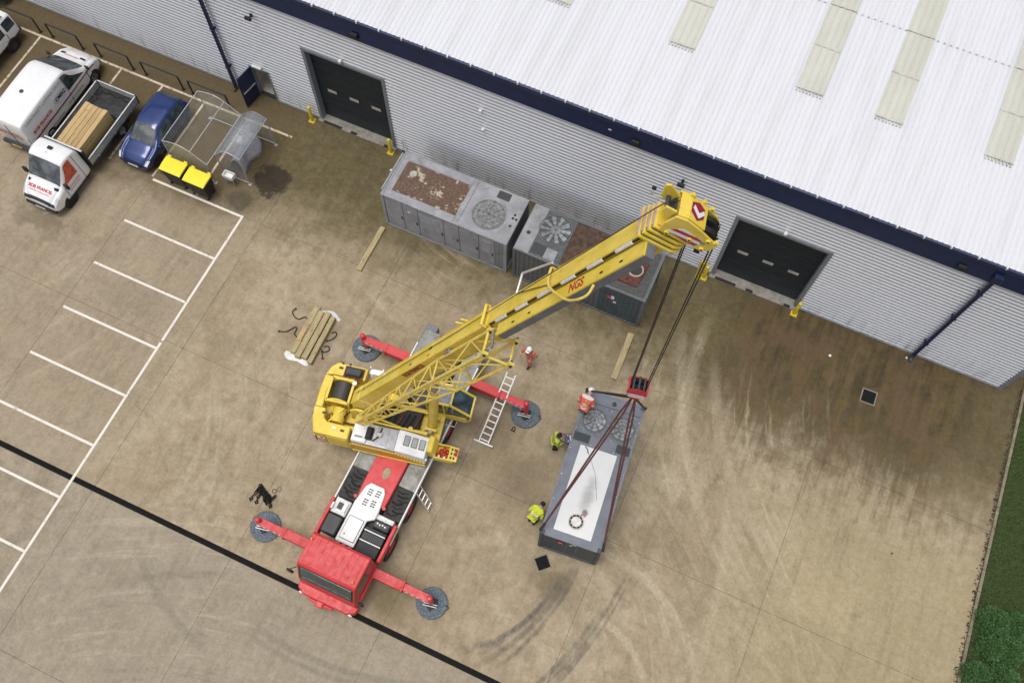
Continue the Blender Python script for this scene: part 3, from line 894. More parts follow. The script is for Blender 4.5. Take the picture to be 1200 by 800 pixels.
def wheel_mesh(r, w, rim):
    t = MB(); c = Matrix.Rotation(R(90), 4, 'Y')
    t.lathe([(r * .60, -w / 2 + .01), (r * .93, -w / 2), (r, -w / 2 + .03), (r, w / 2 - .03), (r * .93, w / 2), (r * .60, w / 2 - .01), (r * .58, 0), (r * .60, -w / 2 + .01)], 28, c, caps=False)
    h = MB(); h.lathe([(r * .61, -w * .42), (r * .61, w * .40), (r * .52, w * .40), (r * .45, w * .28), (r * .2, w * .33), (0.01, w * .36)], 20, c)
    for k in range(5):
        a = 2 * math.pi * k / 5
        h.bar((w * .37, r * .15 * math.cos(a), r * .15 * math.sin(a)), (w * .37, r * .55 * math.cos(a), r * .55 * math.sin(a)), r * .13, w * .1, up=(1, 0, 0))
    tm = t.mesh('tyre'); hm = h.mesh('rim'); tm.materials.append(BLK()); hm.materials.append(rim)
    for mm_ in (tm, hm): mm_.polygons.foreach_set('use_smooth', [True] * len(mm_.polygons))
    return tm, hm
def add_wheels(parent, spots, r, w, rim):
    tm, hm = wheel_mesh(r, w, rim)
    for (x, y) in spots:
        e = bpy.data.objects.new('wheel', None); COL.objects.link(e); e.parent = parent; e.location = (x, y, r)
        if x < 0: e.rotation_euler = (0, 0, math.pi)
        link('tyre', tm, None, e); link('rim', hm, None, e)
def arches(parent, sh_x, spots, r):
    for (x, y) in spots:
        m = MB(); s = 1 if x > 0 else -1
        m.cyl((s * (sh_x - 0.25), y, r * 1.02), (s * (sh_x + 0.006), y, r * 1.02), r * 1.16, 28)
        m.build('wheel_arch', pm('arch_black', (0.008, 0.008, 0.008), 0.8, dirt=0.2), parent)

GL = glass_dark()
RIM = pm('alloy_rim', (0.45, 0.45, 0.46), 0.35, 0.7, dirt=0.3, dirtc=(0.12, 0.1, 0.08))
SEAM = pm('panel_gap', (0.012, 0.012, 0.014), 0.7, dirt=0)
LAMP = pm('lamp_lens', (0.62, 0.64, 0.66), 0.15, var=0.2, dirt=0.0)
TAIL = pm('tail_lens', (0.42, 0.015, 0.015), 0.2, var=0.2, dirt=0)
AMB = pm('amber_lens', (0.75, 0.22, 0.02), 0.25, var=0.2, dirt=0)
PLATE = pm('plate_white', (0.66, 0.66, 0.62), 0.5, dirt=0.2)
PLATY = pm('plate_yellow', (0.66, 0.52, 0.05), 0.5, dirt=0.2)
VWHT = pm('vehicle_white', (0.76, 0.765, 0.775), 0.28, var=0.04, dirt=0.18, dirtc=(0.42, 0.40, 0.36), coat=0.5)
LRED = pm('livery_red', (0.55, 0.03, 0.02), 0.45, var=0.1, dirt=0.1)
LMAR = pm('livery_maroon', (0.26, 0.008, 0.03), 0.4, var=0.1, dirt=0.1)
LGRY = pm('livery_grey', (0.23, 0.235, 0.25), 0.45, var=0.1, dirt=0.1)
LBLK = pm('livery_black', (0.02, 0.02, 0.022), 0.45, var=0.1, dirt=0.1)

def prof(wb, w, wr, zb, zl, zr):
    """half section: sill, flank, waist, glasshouse, cant rail, roof"""
    return [(wb * 0.90, zb), (w * 0.99, zb + 0.13), (w, (zb + zl) / 2 + 0.05), (w * 0.985, zl), (lerp(w, wr, 0.55), lerp(zl, zr, 0.5)), (wr, zr - 0.10), (wr - 0.10, zr - 0.02), (wr * 0.5, zr + 0.018), (0, zr + 0.026)]

# ---------------------------------------------------------------- white panel van, nose to the wall
van = thing('panel_van', 'white long panel van with maroon stripe and red lettering, nose to the building', 'van', (-22.45, -4.70, 0), R(1.0))
VL = 5.62
st = [(-2.78, prof(.92, .94, .80, .42, 1.05, 1.92)),
      (-2.70, prof(.95, .985, .88, .34, 1.05, 2.16)),
      (-2.3, prof(.97, 1.00, .89, .30, 1.08, 2.22)),
      (-0.8, prof(.97, 1.00, .89, .30, 1.08, 2.25)),
      (0.30, prof(.97, 1.00, .88, .30, 1.08, 2.23)),
      (0.72, prof(.97, 1.00, .85, .30, 1.08, 2.13)),
      (1.85, prof(.97, .995, .80, .30, 1.10, 1.30)),
      (2.35, prof(.95, .96, .74, .30, 0.98, 1.14)),
      (2.68, prof(.88, .88, .60, .34, 0.80, 0.90)),
      (2.80, prof(.74, .76, .48, .42, 0.62, 0.70))]
vs_ = Shell(st)
vs_.body().build('body', VWHT, van, smooth=True)
vs_.across([(5.12, 5.5), (5.92, 4.9), (5.92, 8), (5.12, 8)], 0.012, 12).build('windscreen', GL, van, smooth=True)
for s in (1, -1):
    vs_.patch([(4.15, 3.25), (5.75, 3.3), (5.02, 4.75), (4.15, 4.85)], s).build('side_window', GL, van, smooth=True)
    vs_.patch([(4.05, .6), (4.09, .6), (4.09, 4.9), (4.05, 4.9)], s, 0.006, 6).build('door_gap', SEAM, van)
    vs_.patch([(5.80, .8), (5.84, .8), (5.84, 3.2), (5.80, 3.2)], s, 0.006, 6).build('door_gap', SEAM, van)
    vs_.patch([(0.9, 2.55), (6.9, 2.62), (6.9, 2.80), (0.9, 2.80)], s, 0.010, 30).build('stripe', LMAR, van)
    vs_.patch([(1.4, .5), (5.0, .5), (5.0, 1.0), (1.4, 1.0)], s, 0.014, 12).build('sill_moulding', DKG(), van)
    vs_.patch([(7.05, 2.9), (7.75, 2.75), (7.75, 3.5), (7.05, 3.9)], s, 0.012).build('headlight', LAMP, van, smooth=True)
    vs_.patch([(0.02, 2.2), (0.45, 2.2), (0.45, 3.6), (0.02, 3.6)], s, 0.012).build('tail_light', TAIL, van)
    m = MB(); m.bx(s * 1.02 - .04, s * 1.02 + .17 * s, 1.75, 1.84, 1.16, 1.42) if s > 0 else m.bx(-1.19, -.98, 1.75, 1.84, 1.16, 1.42); m.build('door_mirror', DKG(), van, bevel=0.03)
vs_.across([(6.55, 6.2), (6.68, 6.2), (6.68, 6.9), (6.55, 6.9)], 0.014)
for s in (1, -1):
    m = vs_.patch([(6.50, 5.9), (6.72, 5.9), (6.72, 6.9), (6.50, 6.9)], s, 0.012, 4); m.build('bonnet_scoop', SEAM, van)
m = MB(); m.bx(-.82, .82, -2.95, -2.72, .38, .60); m.build('rear_bumper', DKG(), van, bevel=0.05)
m = MB(); m.bx(-.80, .80, 2.64, 2.87, .34, .56); m.build('front_bumper', DKG(), van, bevel=0.06)
m = MB(); m.bx(-.008, .008, -2.80, -2.78, .62, 1.95); m.build('rear_door_gap', SEAM, van)
m = MB(); m.bx(-.26, .26, -2.965, -2.95, .45, .56); m.build('number_plate', PLATY, van)
m = MB(); m.lathe([(0.10, 2.262), (0.10, 2.29), (0.06, 2.315), (0.01, 2.32)], 16, Matrix.Translation((-.10, -1.05, 0))); m.build('roof_vent', DKG(), van, smooth='auto')
wsp = [(.88, 1.95), (-.88, 1.95), (.88, -1.62), (-.88, -1.62)]
arches(van, .985, wsp, .35); add_wheels(van, [(x * 1.03, y) for x, y in wsp], .35, .22, RIM)
# livery on the right flank (towards the flatbed) and across the tail
def flank(s, size, mat, y, v, **kw):
    """text that lies on the leaning right flank"""
    us = np.interp(y, vs_.ys, range(vs_.n))
    p = vs_.S(us, v, 1); n = vs_.N(us, v, 1)
    q = vs_.S(us, v + 0.4, 1) - p
    return lettering(s, size, mat, van, p + n * 0.03, (0, 1, 0), q, **kw)
flank('CONTRACT LIFTING DIVISION', 0.21, LGRY, -0.95, 4.55, space=1.12)
flank('BOB FRANCIS', 0.23, LRED, -1.62, 3.45, bold=0.005)
flank('CRANE HIRE SERVICES', 0.075, LRED, -1.62, 3.05)
UE = float(np.interp(-0.22, vs_.ys, range(vs_.n)))
p = vs_.S(UE, 3.62, 1); n_ = vs_.N(UE, 3.62, 1)
lettering('CMSG', 0.27, LBLK, van, p + n_ * 0.03, (0, 1, 0), vs_.S(UE, 4.0, 1) - p, name='emblem_letters', font_shear=0.25, bold=0.006)
tq = (vs_.S(UE, 4.0, 1) - p); tq /= np.linalg.norm(tq)
ring = MB(); ring.tube([tuple(p + n_ * 0.03 + np.array([0, 1, 0]) * 0.46 * math.cos(a) + tq * 0.21 * math.sin(a)) for a in np.linspace(0, 2 * math.pi, 33)[:-1]], 0.010, 5, closed=True)
ring.build('emblem_ring', LGRY, van)
flank('BOB FRANCIS CRANE HIRE', 0.10, LBLK, 0.6, 1.9); flank('LIFTING SERVICES', 0.12, LBLK, -1.0, 1.6)
lettering('BOB FRANCIS', 0.21, LRED, van, (-.02, -2.815, 1.22), (1, 0, 0.0), (0, .1, 1), bold=0.004)
lettering('CONTRACT LIFTING', 0.12, LBLK, van, (-.02, -2.815, 1.42), (1, 0, 0), (0, .1, 1))
lettering('BOB FRANCIS', 0.12, LRED, van, (0, 2.10, 1.265), (-1, 0, 0), (0, -1, .35))

# ---------------------------------------------------------------- white flatbed truck, nose to the yard
trk = thing('flatbed_truck', 'white dropside flatbed truck loaded with timber, nose towards the yard', 'truck', (-19.50, -6.35, 0), R(180))
st = [(0.95, prof(.94, .96, .86, .40, 1.10, 1.98)),
      (1.10, prof(.97, 1.00, .90, .32, 1.10, 2.22)),
      (1.55, prof(.97, 1.00, .90, .32, 1.10, 2.32)),
      (1.95, prof(.97, 1.00, .87, .32, 1.10, 2.26)),
      (2.62, prof(.97, .995, .82, .32, 1.16, 1.42)),
      (3.05, prof(.96, .97, .76, .32, 1.02, 1.22)),
      (3.36, prof(.90, .90, .64, .36, 0.84, 0.98)),
      (3.48, prof(.76, .80, .52, .42, 0.66, 0.76))]
ts = Shell(st)
ts.body().build('cab_body', VWHT, trk, smooth=True)
gtr = glass_dark('truck_glass', (0.05, 0.058, 0.065))
ts.across([(3.12, 5.5), (3.94, 4.9), (3.94, 8), (3.12, 8)], 0.012, 12).build('windscreen', gtr, trk, smooth=True)
orange_seen = pm('orange_jacket_behind_glass', (0.55, 0.08, 0.03), 0.3, var=0.5, scale=9, dirt=0.4, dirtc=(0.5, 0.3, 0.25))
for s in (1, -1):
    ts.patch([(2.05, 3.3), (3.75, 3.35), (3.1, 4.75), (2.05, 4.85)], s).build('side_window', orange_seen if s < 0 else GL, trk, smooth=True, label='side window with an orange jacket hung behind the glass' if s < 0 else None)
    ts.patch([(1.55, .6), (1.60, .6), (1.60, 4.9), (1.55, 4.9)], s, 0.006, 6).build('door_gap', SEAM, trk)
    ts.patch([(3.82, .8), (3.86, .8), (3.86, 3.2), (3.82, 3.2)], s, 0.006, 6).build('door_gap', SEAM, trk)
    ts.patch([(0.6, 1.0), (5.0, 1.0), (5.0, 1.35), (0.6, 1.35)], s, 0.014, 12).build('sill_moulding', BLK(), trk)
    ts.patch([(5.15, 2.9), (6.1, 2.7), (6.1, 3.6), (5.15, 4.1)], s, 0.012).build('headlight', LAMP, trk, smooth=True)
    m = MB(); m.bx(min(s * 1.0, s * 1.22), max(s * 1.0, s * 1.22), 2.42, 2.54, 1.20, 1.55); m.build('door_mirror', BLK(), trk, bevel=0.03)
    m = ts.patch([(4.16, 5.0), (4.42, 4.8), (4.50, 6.2), (4.28, 6.4)], s, 0.013, 4); m.build('bonnet_scoop', SEAM, trk)
m = ts.across([(6.02, 3.6), (6.75, 3.0), (6.75, 8), (6.02, 8)], 0.013, 8); m.build('grille', DKG(), trk)
m = MB(); m.bx(-.84, .84, 3.36, 3.56, .34, .55); m.build('front_bumper', BLK(), trk, bevel=0.06)
m = MB(); m.bx(-.26, .26, 3.565, 3.58, .40, .51); m.build('number_plate', PLATE, trk)
m = MB(); m.bx(-.13, .13, 1.35, 1.52, 2.335, 2.40); m.build('roof_beacon', BLK(), trk, bevel=0.03)
m = MB(); m.cyl((0, 1.72, 2.32), (0, 1.70, 2.42), .012, 6); m.build('aerial', BLK(), trk)
lettering('BOB FRANCIS', 0.20, LRED, trk, (0, 3.02, 1.275), (-1, 0, 0), (0, -1, .45), bold=0.004)
lettering('CRANE HIRE  CONTRACT LIFTING', 0.07, LRED, trk, (0, 3.17, 1.205), (-1, 0, 0), (0, -1, .45))
lettering('BOB FRANCIS', 0.13, LRED, trk, (-1.008, 2.0, 1.0), (0, 1, 0), (0, 0, 1)); lettering('CONTRACT LIFTING', 0.08, LRED, trk, (-1.012, 2.0, .83), (0, 1, 0), (0, 0, 1))
# bed: chassis, floor, headboard, drop sides
BF, BR = 0.80, -3.05
m = MB(); m.bx(-.42, -.30, BR + .1, 1.2, .42, .62); m.bx(.30, .42, BR + .1, 1.2, .42, .62); m.bx(-.30, .30, BR + .4, BR + .5, .45, .6); m.bx(-.30, .30, 0, .1, .45, .6); m.build('chassis_rails', BLK(), trk)
floorm = pm('bed_floor_ply', (0.022, 0.021, 0.021), 0.85, var=0.5, scale=4, dirt=0.7, dirtc=(0.075, 0.065, 0.05))
m = MB(); m.bx(-1.06, 1.06, BR, BF, .78, .85); m.build('bed_floor', floorm, trk)
sidem = pm('bed_side_alloy', (0.30, 0.34, 0.36), 0.5, 0.3, var=0.12, dirt=0.4, dirtc=(0.12, 0.11, 0.1))
for nm, b in (('drop_side', (-1.10, -1.065, BR, BF)), ('drop_side', (1.065, 1.10, BR, BF)), ('tailboard', (-1.06, 1.06, BR - .035, BR))):
    m = MB(); m.bx(*b, .80, 1.24)
    o = m.build(nm, sidem, trk)
    c = MB()
    if nm == 'drop_side': c.bx(b[0] - .012, b[1] + .012, b[2], b[3], 1.24, 1.275)
    else: c.bx(b[0], b[1], b[2] - .012, b[3] + .012, 1.24, 1.275)
    c.build('top_rail', ALU(), o)
    c = MB()
    if nm == 'drop_side':
        for zz in (.92, 1.06): c.bx(b[0] - .009, b[1] + .009, b[2] + .02, b[3] - .02, zz, zz + .05)
        for k in range(3): c.bx(b[0] - .02, b[1] + .02, lerp(b[2], b[3], .15 + .35 * k), lerp(b[2], b[3], .15 + .35 * k) + .05, .78, .90)
    else:
        for zz in (.92, 1.06): c.bx(b[0] + .02, b[1] - .02, b[2] - .009, b[3] + .009, zz, zz + .05)
    c.build('side_ribs', ALU(), o)
for sx in (-1, 1):
    m = MB(); m.bx(sx * 1.08 - .035, sx * 1.08 + .035, BR - .05, BR + .03, .78, 1.30); m.build('corner_post', DKG(), trk)
    m = MB(); m.bx(sx * .9 - .1, sx * .9 + .1, BR - .09, BR - .04, .58, .72); m.build('tail_light', TAIL, trk)
m = MB(); m.bx(-1.08, 1.08, BF, BF + .04, .80, 1.75); m.bx(-1.08, 1.08, BF - .03, BF + .07, 1.75, 1.85); hb = m.build('headboard', BLK(), trk)
m = MB(); m.bx(-1.0, 1.0, BF - .02, BF + .06, 1.851, 1.872); m.build('headboard_edge', ALU(), hb)
wsp = [(.84, 2.62), (-.84, 2.62), (.84, -1.55), (-.84, -1.55)]
arches(trk, .985, wsp[:2], .36); add_wheels(trk, [(x * 1.04, y) for x, y in wsp], .36, .24, RIM)
for sx in (-1, 1):
    m = MB(); m.bx(sx * .95 - .14, sx * .95 + .14, -2.05, -1.05, .76, .779); m.bx(sx * .95 - .14, sx * .95 + .14, -2.09, -2.05, .5, .779); m.bx(sx * .95 - .14, sx * .95 + .14, -1.05, -1.01, .5, .779); m.build('mudguard', BLK(), trk)
    m = MB(); m.bx(sx * 1.0 - .02, sx * 1.0 + .02, -.75, .6, .45, .72); m.build('side_guard', DKG(), trk)

# the timber: a stack of baulks standing on the flatbed floor
def wood_mat(name, c1, c2, s=(1, 1, 1)):
    if name in MATS: return MATS[name]
    t = NT(name)
    oi = t.new('ShaderNodeObjectInfo')
    g_ = t.noise(1.0, 5, 0.65, vec=t.objc(), stretch=(22, 1.6, 22))
    k = t.noise(5.0, 3, 0.6)
    b = t.mix(t.ss(g_, 0.3, 0.7), c1, c2)
    b = t.mix(t.mul(oi.outputs['Random'], 0.45), b, tuple(x * 0.55 for x in c1))
    b = t.mix(t.ss(k, 0.62, 0.72, 0, .7), b, (0.06, 0.035, 0.015))
    t.col(b); t.rough(0.8); t.bump(g_, .3, .01)
    MATS[name] = t.mat
    return t.mat
W1 = wood_mat('sawn_pine', (0.42, 0.28, 0.125), (0.58, 0.42, 0.21))
W2 = wood_mat('weathered_baulk', (0.30, 0.235, 0.12), (0.45, 0.37, 0.20))
beam_me = MB(); beam_me.bx(-.118, .118, -1.2, 1.2, 0, .2); bme = beam_me.mesh('timber_baulk')
order = ['far left', 'left of centre', 'centre', 'right of centre', 'far right']
for lay in range(4):
    for k in range(5):
        x = -20.06 + .125 + k * .252; y = -5.92 + rng.uniform(-.04, .04)
        o = link('timber_baulk', bme, W1, None, bevel=0.01)
        o.location = (x + rng.uniform(-.004, .004), y, .852 + lay * .203); o.rotation_euler = (0, 0, R(rng.uniform(-.25, .25)))
        if lay == 3:
            tag(o, 'pale timber baulk on top of the flatbed stack, %s of the five' % order[k], 'timber', 'timber baulks stacked on the flatbed')
        else:
            tag(o, 'timber baulk, %s in the %s row of the flatbed stack' % (order[k], ('bottom', 'second', 'third')[lay]), 'timber', 'timber baulks stacked on the flatbed')
# dark sheet crumpled at the tail of the bed
cl = MB(); g_ = []
for i in range(15):
    row = []
    for j in range(11):
        x = -20.35 + 1.7 * i / 14; y = -4.55 + 1.05 * j / 10
        h = .868 + .10 * abs(math.sin(i * 1.1 + j * .7) * math.cos(j * 1.3 - i * .4)) * (1 - abs(i - 7) / 9) * (1 - abs(j - 5) / 7)
        row.append((x + .06 * math.sin(j * 1.7), y + .05 * math.cos(i * 1.3), h))
    g_.append(row)
cl.grid(g_)
o = cl.build('tarpaulin', pm('black_tarpaulin', (0.016, 0.015, 0.017), 0.45, var=.4, dirt=.4, dirtc=(.06, .055, .05)), None, smooth=True, solid=.012)
tag(o, 'crumpled black tarpaulin lying on the flatbed floor behind the timber', 'tarpaulin')

# ---------------------------------------------------------------- blue hatchback, nose to the yard
car = thing('hatchback_car', 'dark blue small hatchback parked between the flatbed and the cycle shelter', 'car', (-16.98, -4.28, 0), R(181))
st = [(-1.90, prof(.74, .78, .58, .40, .82, 1.00)),
      (-1.80, prof(.80, .84, .64, .32, .90, 1.20)),
      (-1.45, prof(.82, .86, .62, .28, .92, 1.42)),
      (-0.85, prof(.83, .87, .63, .28, .92, 1.475)),
      (-0.05, prof(.83, .87, .62, .28, .92, 1.465)),
      (0.30, prof(.83, .865, .60, .28, .91, 1.39)),
      (1.02, prof(.83, .86, .66, .28, .88, .97)),
      (1.55, prof(.81, .84, .66, .30, .78, .86)),
      (1.86, prof(.74, .76, .55, .34, .64, .70)),
      (1.95, prof(.62, .66, .42, .40, .54, .58))]
cs = Shell(st)
BLU = pm('metallic_blue_paint', (0.012, 0.034, 0.15), 0.3, 0.3, var=.12, dirt=.1, dirtc=(.05, .06, .09), coat=.8)
cs.body().build('body', BLU, car, smooth=True)
gca = glass_dark('car_glass', (0.055, 0.06, 0.062))
cs.across([(4.75, 5.6), (5.86, 5.0), (5.86, 8), (4.75, 8)], .01, 12).build('windscreen', gca, car, smooth=True)
cs.across([(.95, 5.4), (1.75, 5.6), (1.75, 8), (.95, 8)], .01, 10).build('rear_window', GL, car, smooth=True)
for s in (1, -1):
    cs.patch([(1.9, 3.35), (3.3, 3.35), (3.3, 4.85), (2.05, 4.8)], s, .01).build('side_window', GL, car, smooth=True)
    cs.patch([(3.38, 3.35), (5.7, 3.35), (4.65, 4.85), (3.38, 4.85)], s, .01).build('side_window', GL, car, smooth=True)
    for uu in (1.95, 3.32, 5.55): cs.patch([(uu, .7), (uu + .03, .7), (uu + .03, 3.3), (uu, 3.3)], s, .005, 5).build('door_gap', SEAM, car)
    cs.patch([(7.2, 3.1), (8.15, 2.6), (8.2, 4.2), (7.35, 5.2)], s, .01).build('headlight', LAMP, car, smooth=True)
    cs.patch([(.1, 2.4), (.9, 2.4), (.9, 3.6), (.1, 3.6)], s, .01).build('tail_light', TAIL, car)
    m = MB(); m.bx(min(s * .86, s * 1.02), max(s * .86, s * 1.02), .78, .88, .93, 1.06); m.build('door_mirror', BLU, car, bevel=.03)
cs.across([(8.15, 4.0), (8.7, 3.2), (8.7, 8), (8.15, 8)], .01, 6).build('grille', BLK(), car)
m = MB(); m.bx(-.26, .26, 1.955, 1.975, .40, .51); m.build('number_plate', PLATE, car)
m = MB(); m.bx(-.62, .62, 1.80, 1.96, .30, .42); m.build('front_bumper', BLU, car, bevel=.05)
m = MB(); m.tube([(-.5, .97, 1.012), (.05, .80, 1.10)], .012, 5); m.tube([(.1, .97, 1.012), (.52, .78, 1.10)], .012, 5); m.build('wipers', BLK(), car)
m = MB(); m.bx(-.12, .10, .60, .74, 1.19, 1.195); 
wsp = [(.74, 1.22), (-.74, 1.22), (.74, -1.22), (-.74, -1.22)]
arches(car, .855, wsp, .30); add_wheels(car, [(x * 1.03, y) for x, y in wsp], .30, .19, RIM)

# ---------------------------------------------------------------- white off-roader cut by the left edge, tail to the wall
suv = thing('off_roader', 'white boxy off-road car with dark windows at the left edge of the photo', 'car', (-27.12, -4.0, 0), R(180))
st = [(-2.05, prof(.80, .82, .70, .60, 1.0, 1.62)),
      (-1.98, prof(.84, .87, .72, .52, 1.02, 1.70)),
      (-1.5, prof(.86, .89, .73, .48, 1.03, 1.74)),
      (0.2, prof(.86, .89, .73, .48, 1.03, 1.74)),
      (0.55, prof(.86, .89, .70, .48, 1.03, 1.66)),
      (1.05, prof(.86, .885, .74, .48, 1.02, 1.14)),
      (1.75, prof(.85, .87, .72, .50, .95, 1.06)),
      (1.98, prof(.80, .82, .62, .56, .84, .92))]
us_ = Shell(st)
us_.body().build('body', VWHT, suv, smooth=True)
us_.across([(4.1, 5.5), (4.92, 5.0), (4.92, 8), (4.1, 8)], .012, 10).build('windscreen', GL, suv, smooth=True)
us_.across([(.05, 4.0), (.5, 4.2), (.5, 8), (.05, 8)], .012, 6)
for s in (1, -1):
    us_.patch([(1.1, 3.25), (2.15, 3.25), (2.15, 4.85), (1.15, 4.85)], s).build('side_window', GL, suv, smooth=True)
    us_.patch([(2.25, 3.25), (2.85, 3.25), (2.85, 4.85), (2.25, 4.85)], s).build('side_window', GL, suv, smooth=True)
    us_.patch([(2.92, 3.25), (4.7, 3.3), (3.95, 4.85), (2.92, 4.85)], s).build('side_window', GL, suv, smooth=True)
    for uu in (2.2, 2.88): us_.patch([(uu, .7), (uu + .02, .7), (uu + .02, 3.3), (uu, 3.3)], s, .005, 5).build('door_gap', SEAM, suv)
    us_.patch([(.05, 2.4), (.7, 2.4), (.7, 3.5), (.05, 3.5)], s).build('tail_light', TAIL, suv)
    us_.patch([(6.1, 2.9), (6.8, 2.7), (6.8, 3.7), (6.1, 4.4)], s).build('headlight', LAMP, suv)
    m = MB(); m.bx(s * .66 - .025, s * .66 + .025, -1.7, .1, 1.775, 1.80); m.build('roof_rail', BLK(), suv)
m = MB(); m.bx(-.62, .62, -2.063, -2.045, 1.08, 1.52); m.build('rear_window', GL, suv)
m = MB(); m.bx(-.84, .84, -2.16, -1.98, .50, .74); m.build('rear_bumper', DKG(), suv, bevel=.04)
m = MB(); m.lathe([(.12, -.10), (.33, -.10), (.36, -.05), (.36, .06), (.30, .10), (.02, .10)], 24, Matrix.Translation((.1, -2.17, 1.02)) @ Matrix.Rotation(R(90), 4, 'X')); m.build('spare_wheel', BLK(), suv, smooth='auto')
wsp = [(.80, 1.28), (-.80, 1.28), (.80, -1.25), (-.80, -1.25)]
arches(suv, .875, wsp, .37); add_wheels(suv, [(x * 1.02, y) for x, y in wsp], .37, .24, DKG())
# ================================================================== MOBILE CRANE
CL = (0.75, -13.9, 0.0)
crane = thing('mobile_crane', 'four axle mobile crane with red carrier, yellow superstructure and raised yellow boom', 'crane', CL)
TI = Matrix.Translation((-CL[0], -CL[1], 0))
def cmb(): return MB(TI @ Matrix.Translation((0.75, 0, 0)))          # x from the carrier's centre line, y of the yard
AZ, SCX, SCY = R(11.3), 0.75, -12.4
SM = Matrix.Translation((SCX, SCY, 0)) @ Matrix.Rotation(AZ, 4, 'Z')
def smb(): return MB(TI @ SM)                                         # u along the boom, v to the left
PIT = R(62.3)
BM = SM @ Matrix.Translation((-1.8, 0, 3.0)) @ Matrix.Rotation(-PIT, 4, 'Y')
def bmb(): return MB(TI @ BM)                                         # s along the boom, y to the left, n off its back
def bpt(s, y, n): return BM @ Vector((s, y, n))
def grp(name):
    e = bpy.data.objects.new(name, None); COL.objects.link(e); e.parent = crane
    return e
Y, RD, W_, BK, DG = YEL(), RED(), WHT(), BLK(), DKG()
PLT = pm('checker_plate', (0.27, 0.265, 0.25), 0.55, 0.3, var=.25, dirt=.5, dirtc=(.12, .1, .075))
OIL = pm('oily_dark', (0.018, 0.017, 0.016), 0.6, var=.4, scale=7, dirt=.5, dirtc=(.06, .045, .03))
SILV = pm('silver_casing', (0.55, 0.55, 0.54), 0.45, 0.3, var=.2, scale=5, dirt=.4, dirtc=(.2, .18, .15))

# ---- carrier
m = cmb(); m.bx(-.52, .52, -19.2, -8.1, .72, 1.18); m.build('chassis_frame', DG, crane, bevel=.02)
for s in (-1, 1):
    m = cmb(); m.bx(min(s * .66, s * 1.36), max(s * .66, s * 1.36), -14.80, -8.3, 1.28, 1.36); m.build('side_deck', PLT, crane)
    m = cmb(); m.bx(min(s * .62, s * 1.34), max(s * .62, s * 1.34), -16.12, -14.82, .95, 1.32); m.build('tank_well', OIL, crane)
    m = cmb(); m.bx(min(s * 1.37, s * 1.43), max(s * 1.37, s * 1.43), -17.05, -9.0, 1.22, 1.42); m.build('edge_rail', W_, crane, bevel=.01)
    m = cmb(); m.bx(min(s * 1.28, s * 1.42), max(s * 1.28, s * 1.42), -17.85, -16.3, 1.25, 1.72); m.build('side_panel', RD, crane, bevel=.03)
    m = cmb(); m.bx(min(s * .9, s * 1.42), max(s * .9, s * 1.42), -8.95, -8.0, .85, 1.34); m.build('rear_locker', GREY(), crane, bevel=.02)
# clutter in the wells: hoses, valves, cylinders
for s in (-1, 1):
    for k in range(7):
        m = cmb(); yb = -15.0 - .16 * k; x0 = s * (.72 + .08 * (k % 3))
        m.tube([(x0, yb, 1.34), (x0 + s * .2, yb - .05, 1.40 + .03 * (k % 2)), (x0 + s * .42, yb + .06, 1.35)], .022 + .012 * (k % 2), 6)
        m.build('hose', BK if k % 4 else OIL, crane)
m = cmb(); m.prism([(-.64, -13.35), (.64, -13.35), (.62, -15.5), (.60, -15.92), (-.58, -15.92), (-.62, -15.5)], 1.2, 1.60); m.build('centre_deck', RD, crane, bevel=.03)
ringm = pm('worn_primer', (0.36, 0.30, 0.20), 0.7, dirt=.4)
m = cmb(); m.lathe([(.15, 1.602), (.15, 1.615), (.01, 1.617)], 24, Matrix.Translation((.05, -14.62, 0)) @ Matrix.Diagonal((1, 1.55, 1, 1))); m.build('access_plate', ringm, crane)
for x in (-.62, .62):
    m = cmb(); m.cyl((x, -15.92, 1.62), (x, -15.92, 1.70), .07, 12); m.build('lifting_eye', RD, crane)
# white engine tunnel with vents and hatch
m = cmb(); m.prism([(-.30, -15.2), (.28, -15.2), (.40, -15.4), (.50, -16.1), (.50, -16.45), (.24, -16.62), (.24, -17.75), (-.56, -17.75), (-.56, -16.1), (-.44, -15.4)], 1.55, 1.685); tun = m.build('engine_cover', W_, crane, bevel=.03)
for cx, cy in ((-.16, -15.55), (.16, -15.5), (-.16, -15.98), (.16, -15.93)):
    for k in range(3):
        for q in (-1, 1):
            m = cmb(); m.bx(cx + q * .05 - .042, cx + q * .05 + .042, cy - .13 + k * .1, cy - .13 + k * .1 + .055, 1.680, 1.690); m.build('louvre', pm('louvre_grey', (.10, .10, .10), .7), tun)
m = cmb(); m.bx(-.47, .17, -17.6, -16.66, 1.686, 1.70); m.build('hatch_gap', DG, tun)
m = cmb(); m.bx(-.45, .15, -17.58, -16.68, 1.70, 1.725); m.build('hatch', W_, tun, bevel=.01)
m = cmb(); m.cyl((-.32, -17.4, 1.725), (-.32, -17.4, 1.74), .03, 10); m.build('hatch_lock', DG, tun)
m = cmb()
for x in (-.44, -.2, .06): m.bx(x, x + .13, -17.86, -17.78, 1.56, 1.73)
m.build('tail_lamps', TAIL, tun)
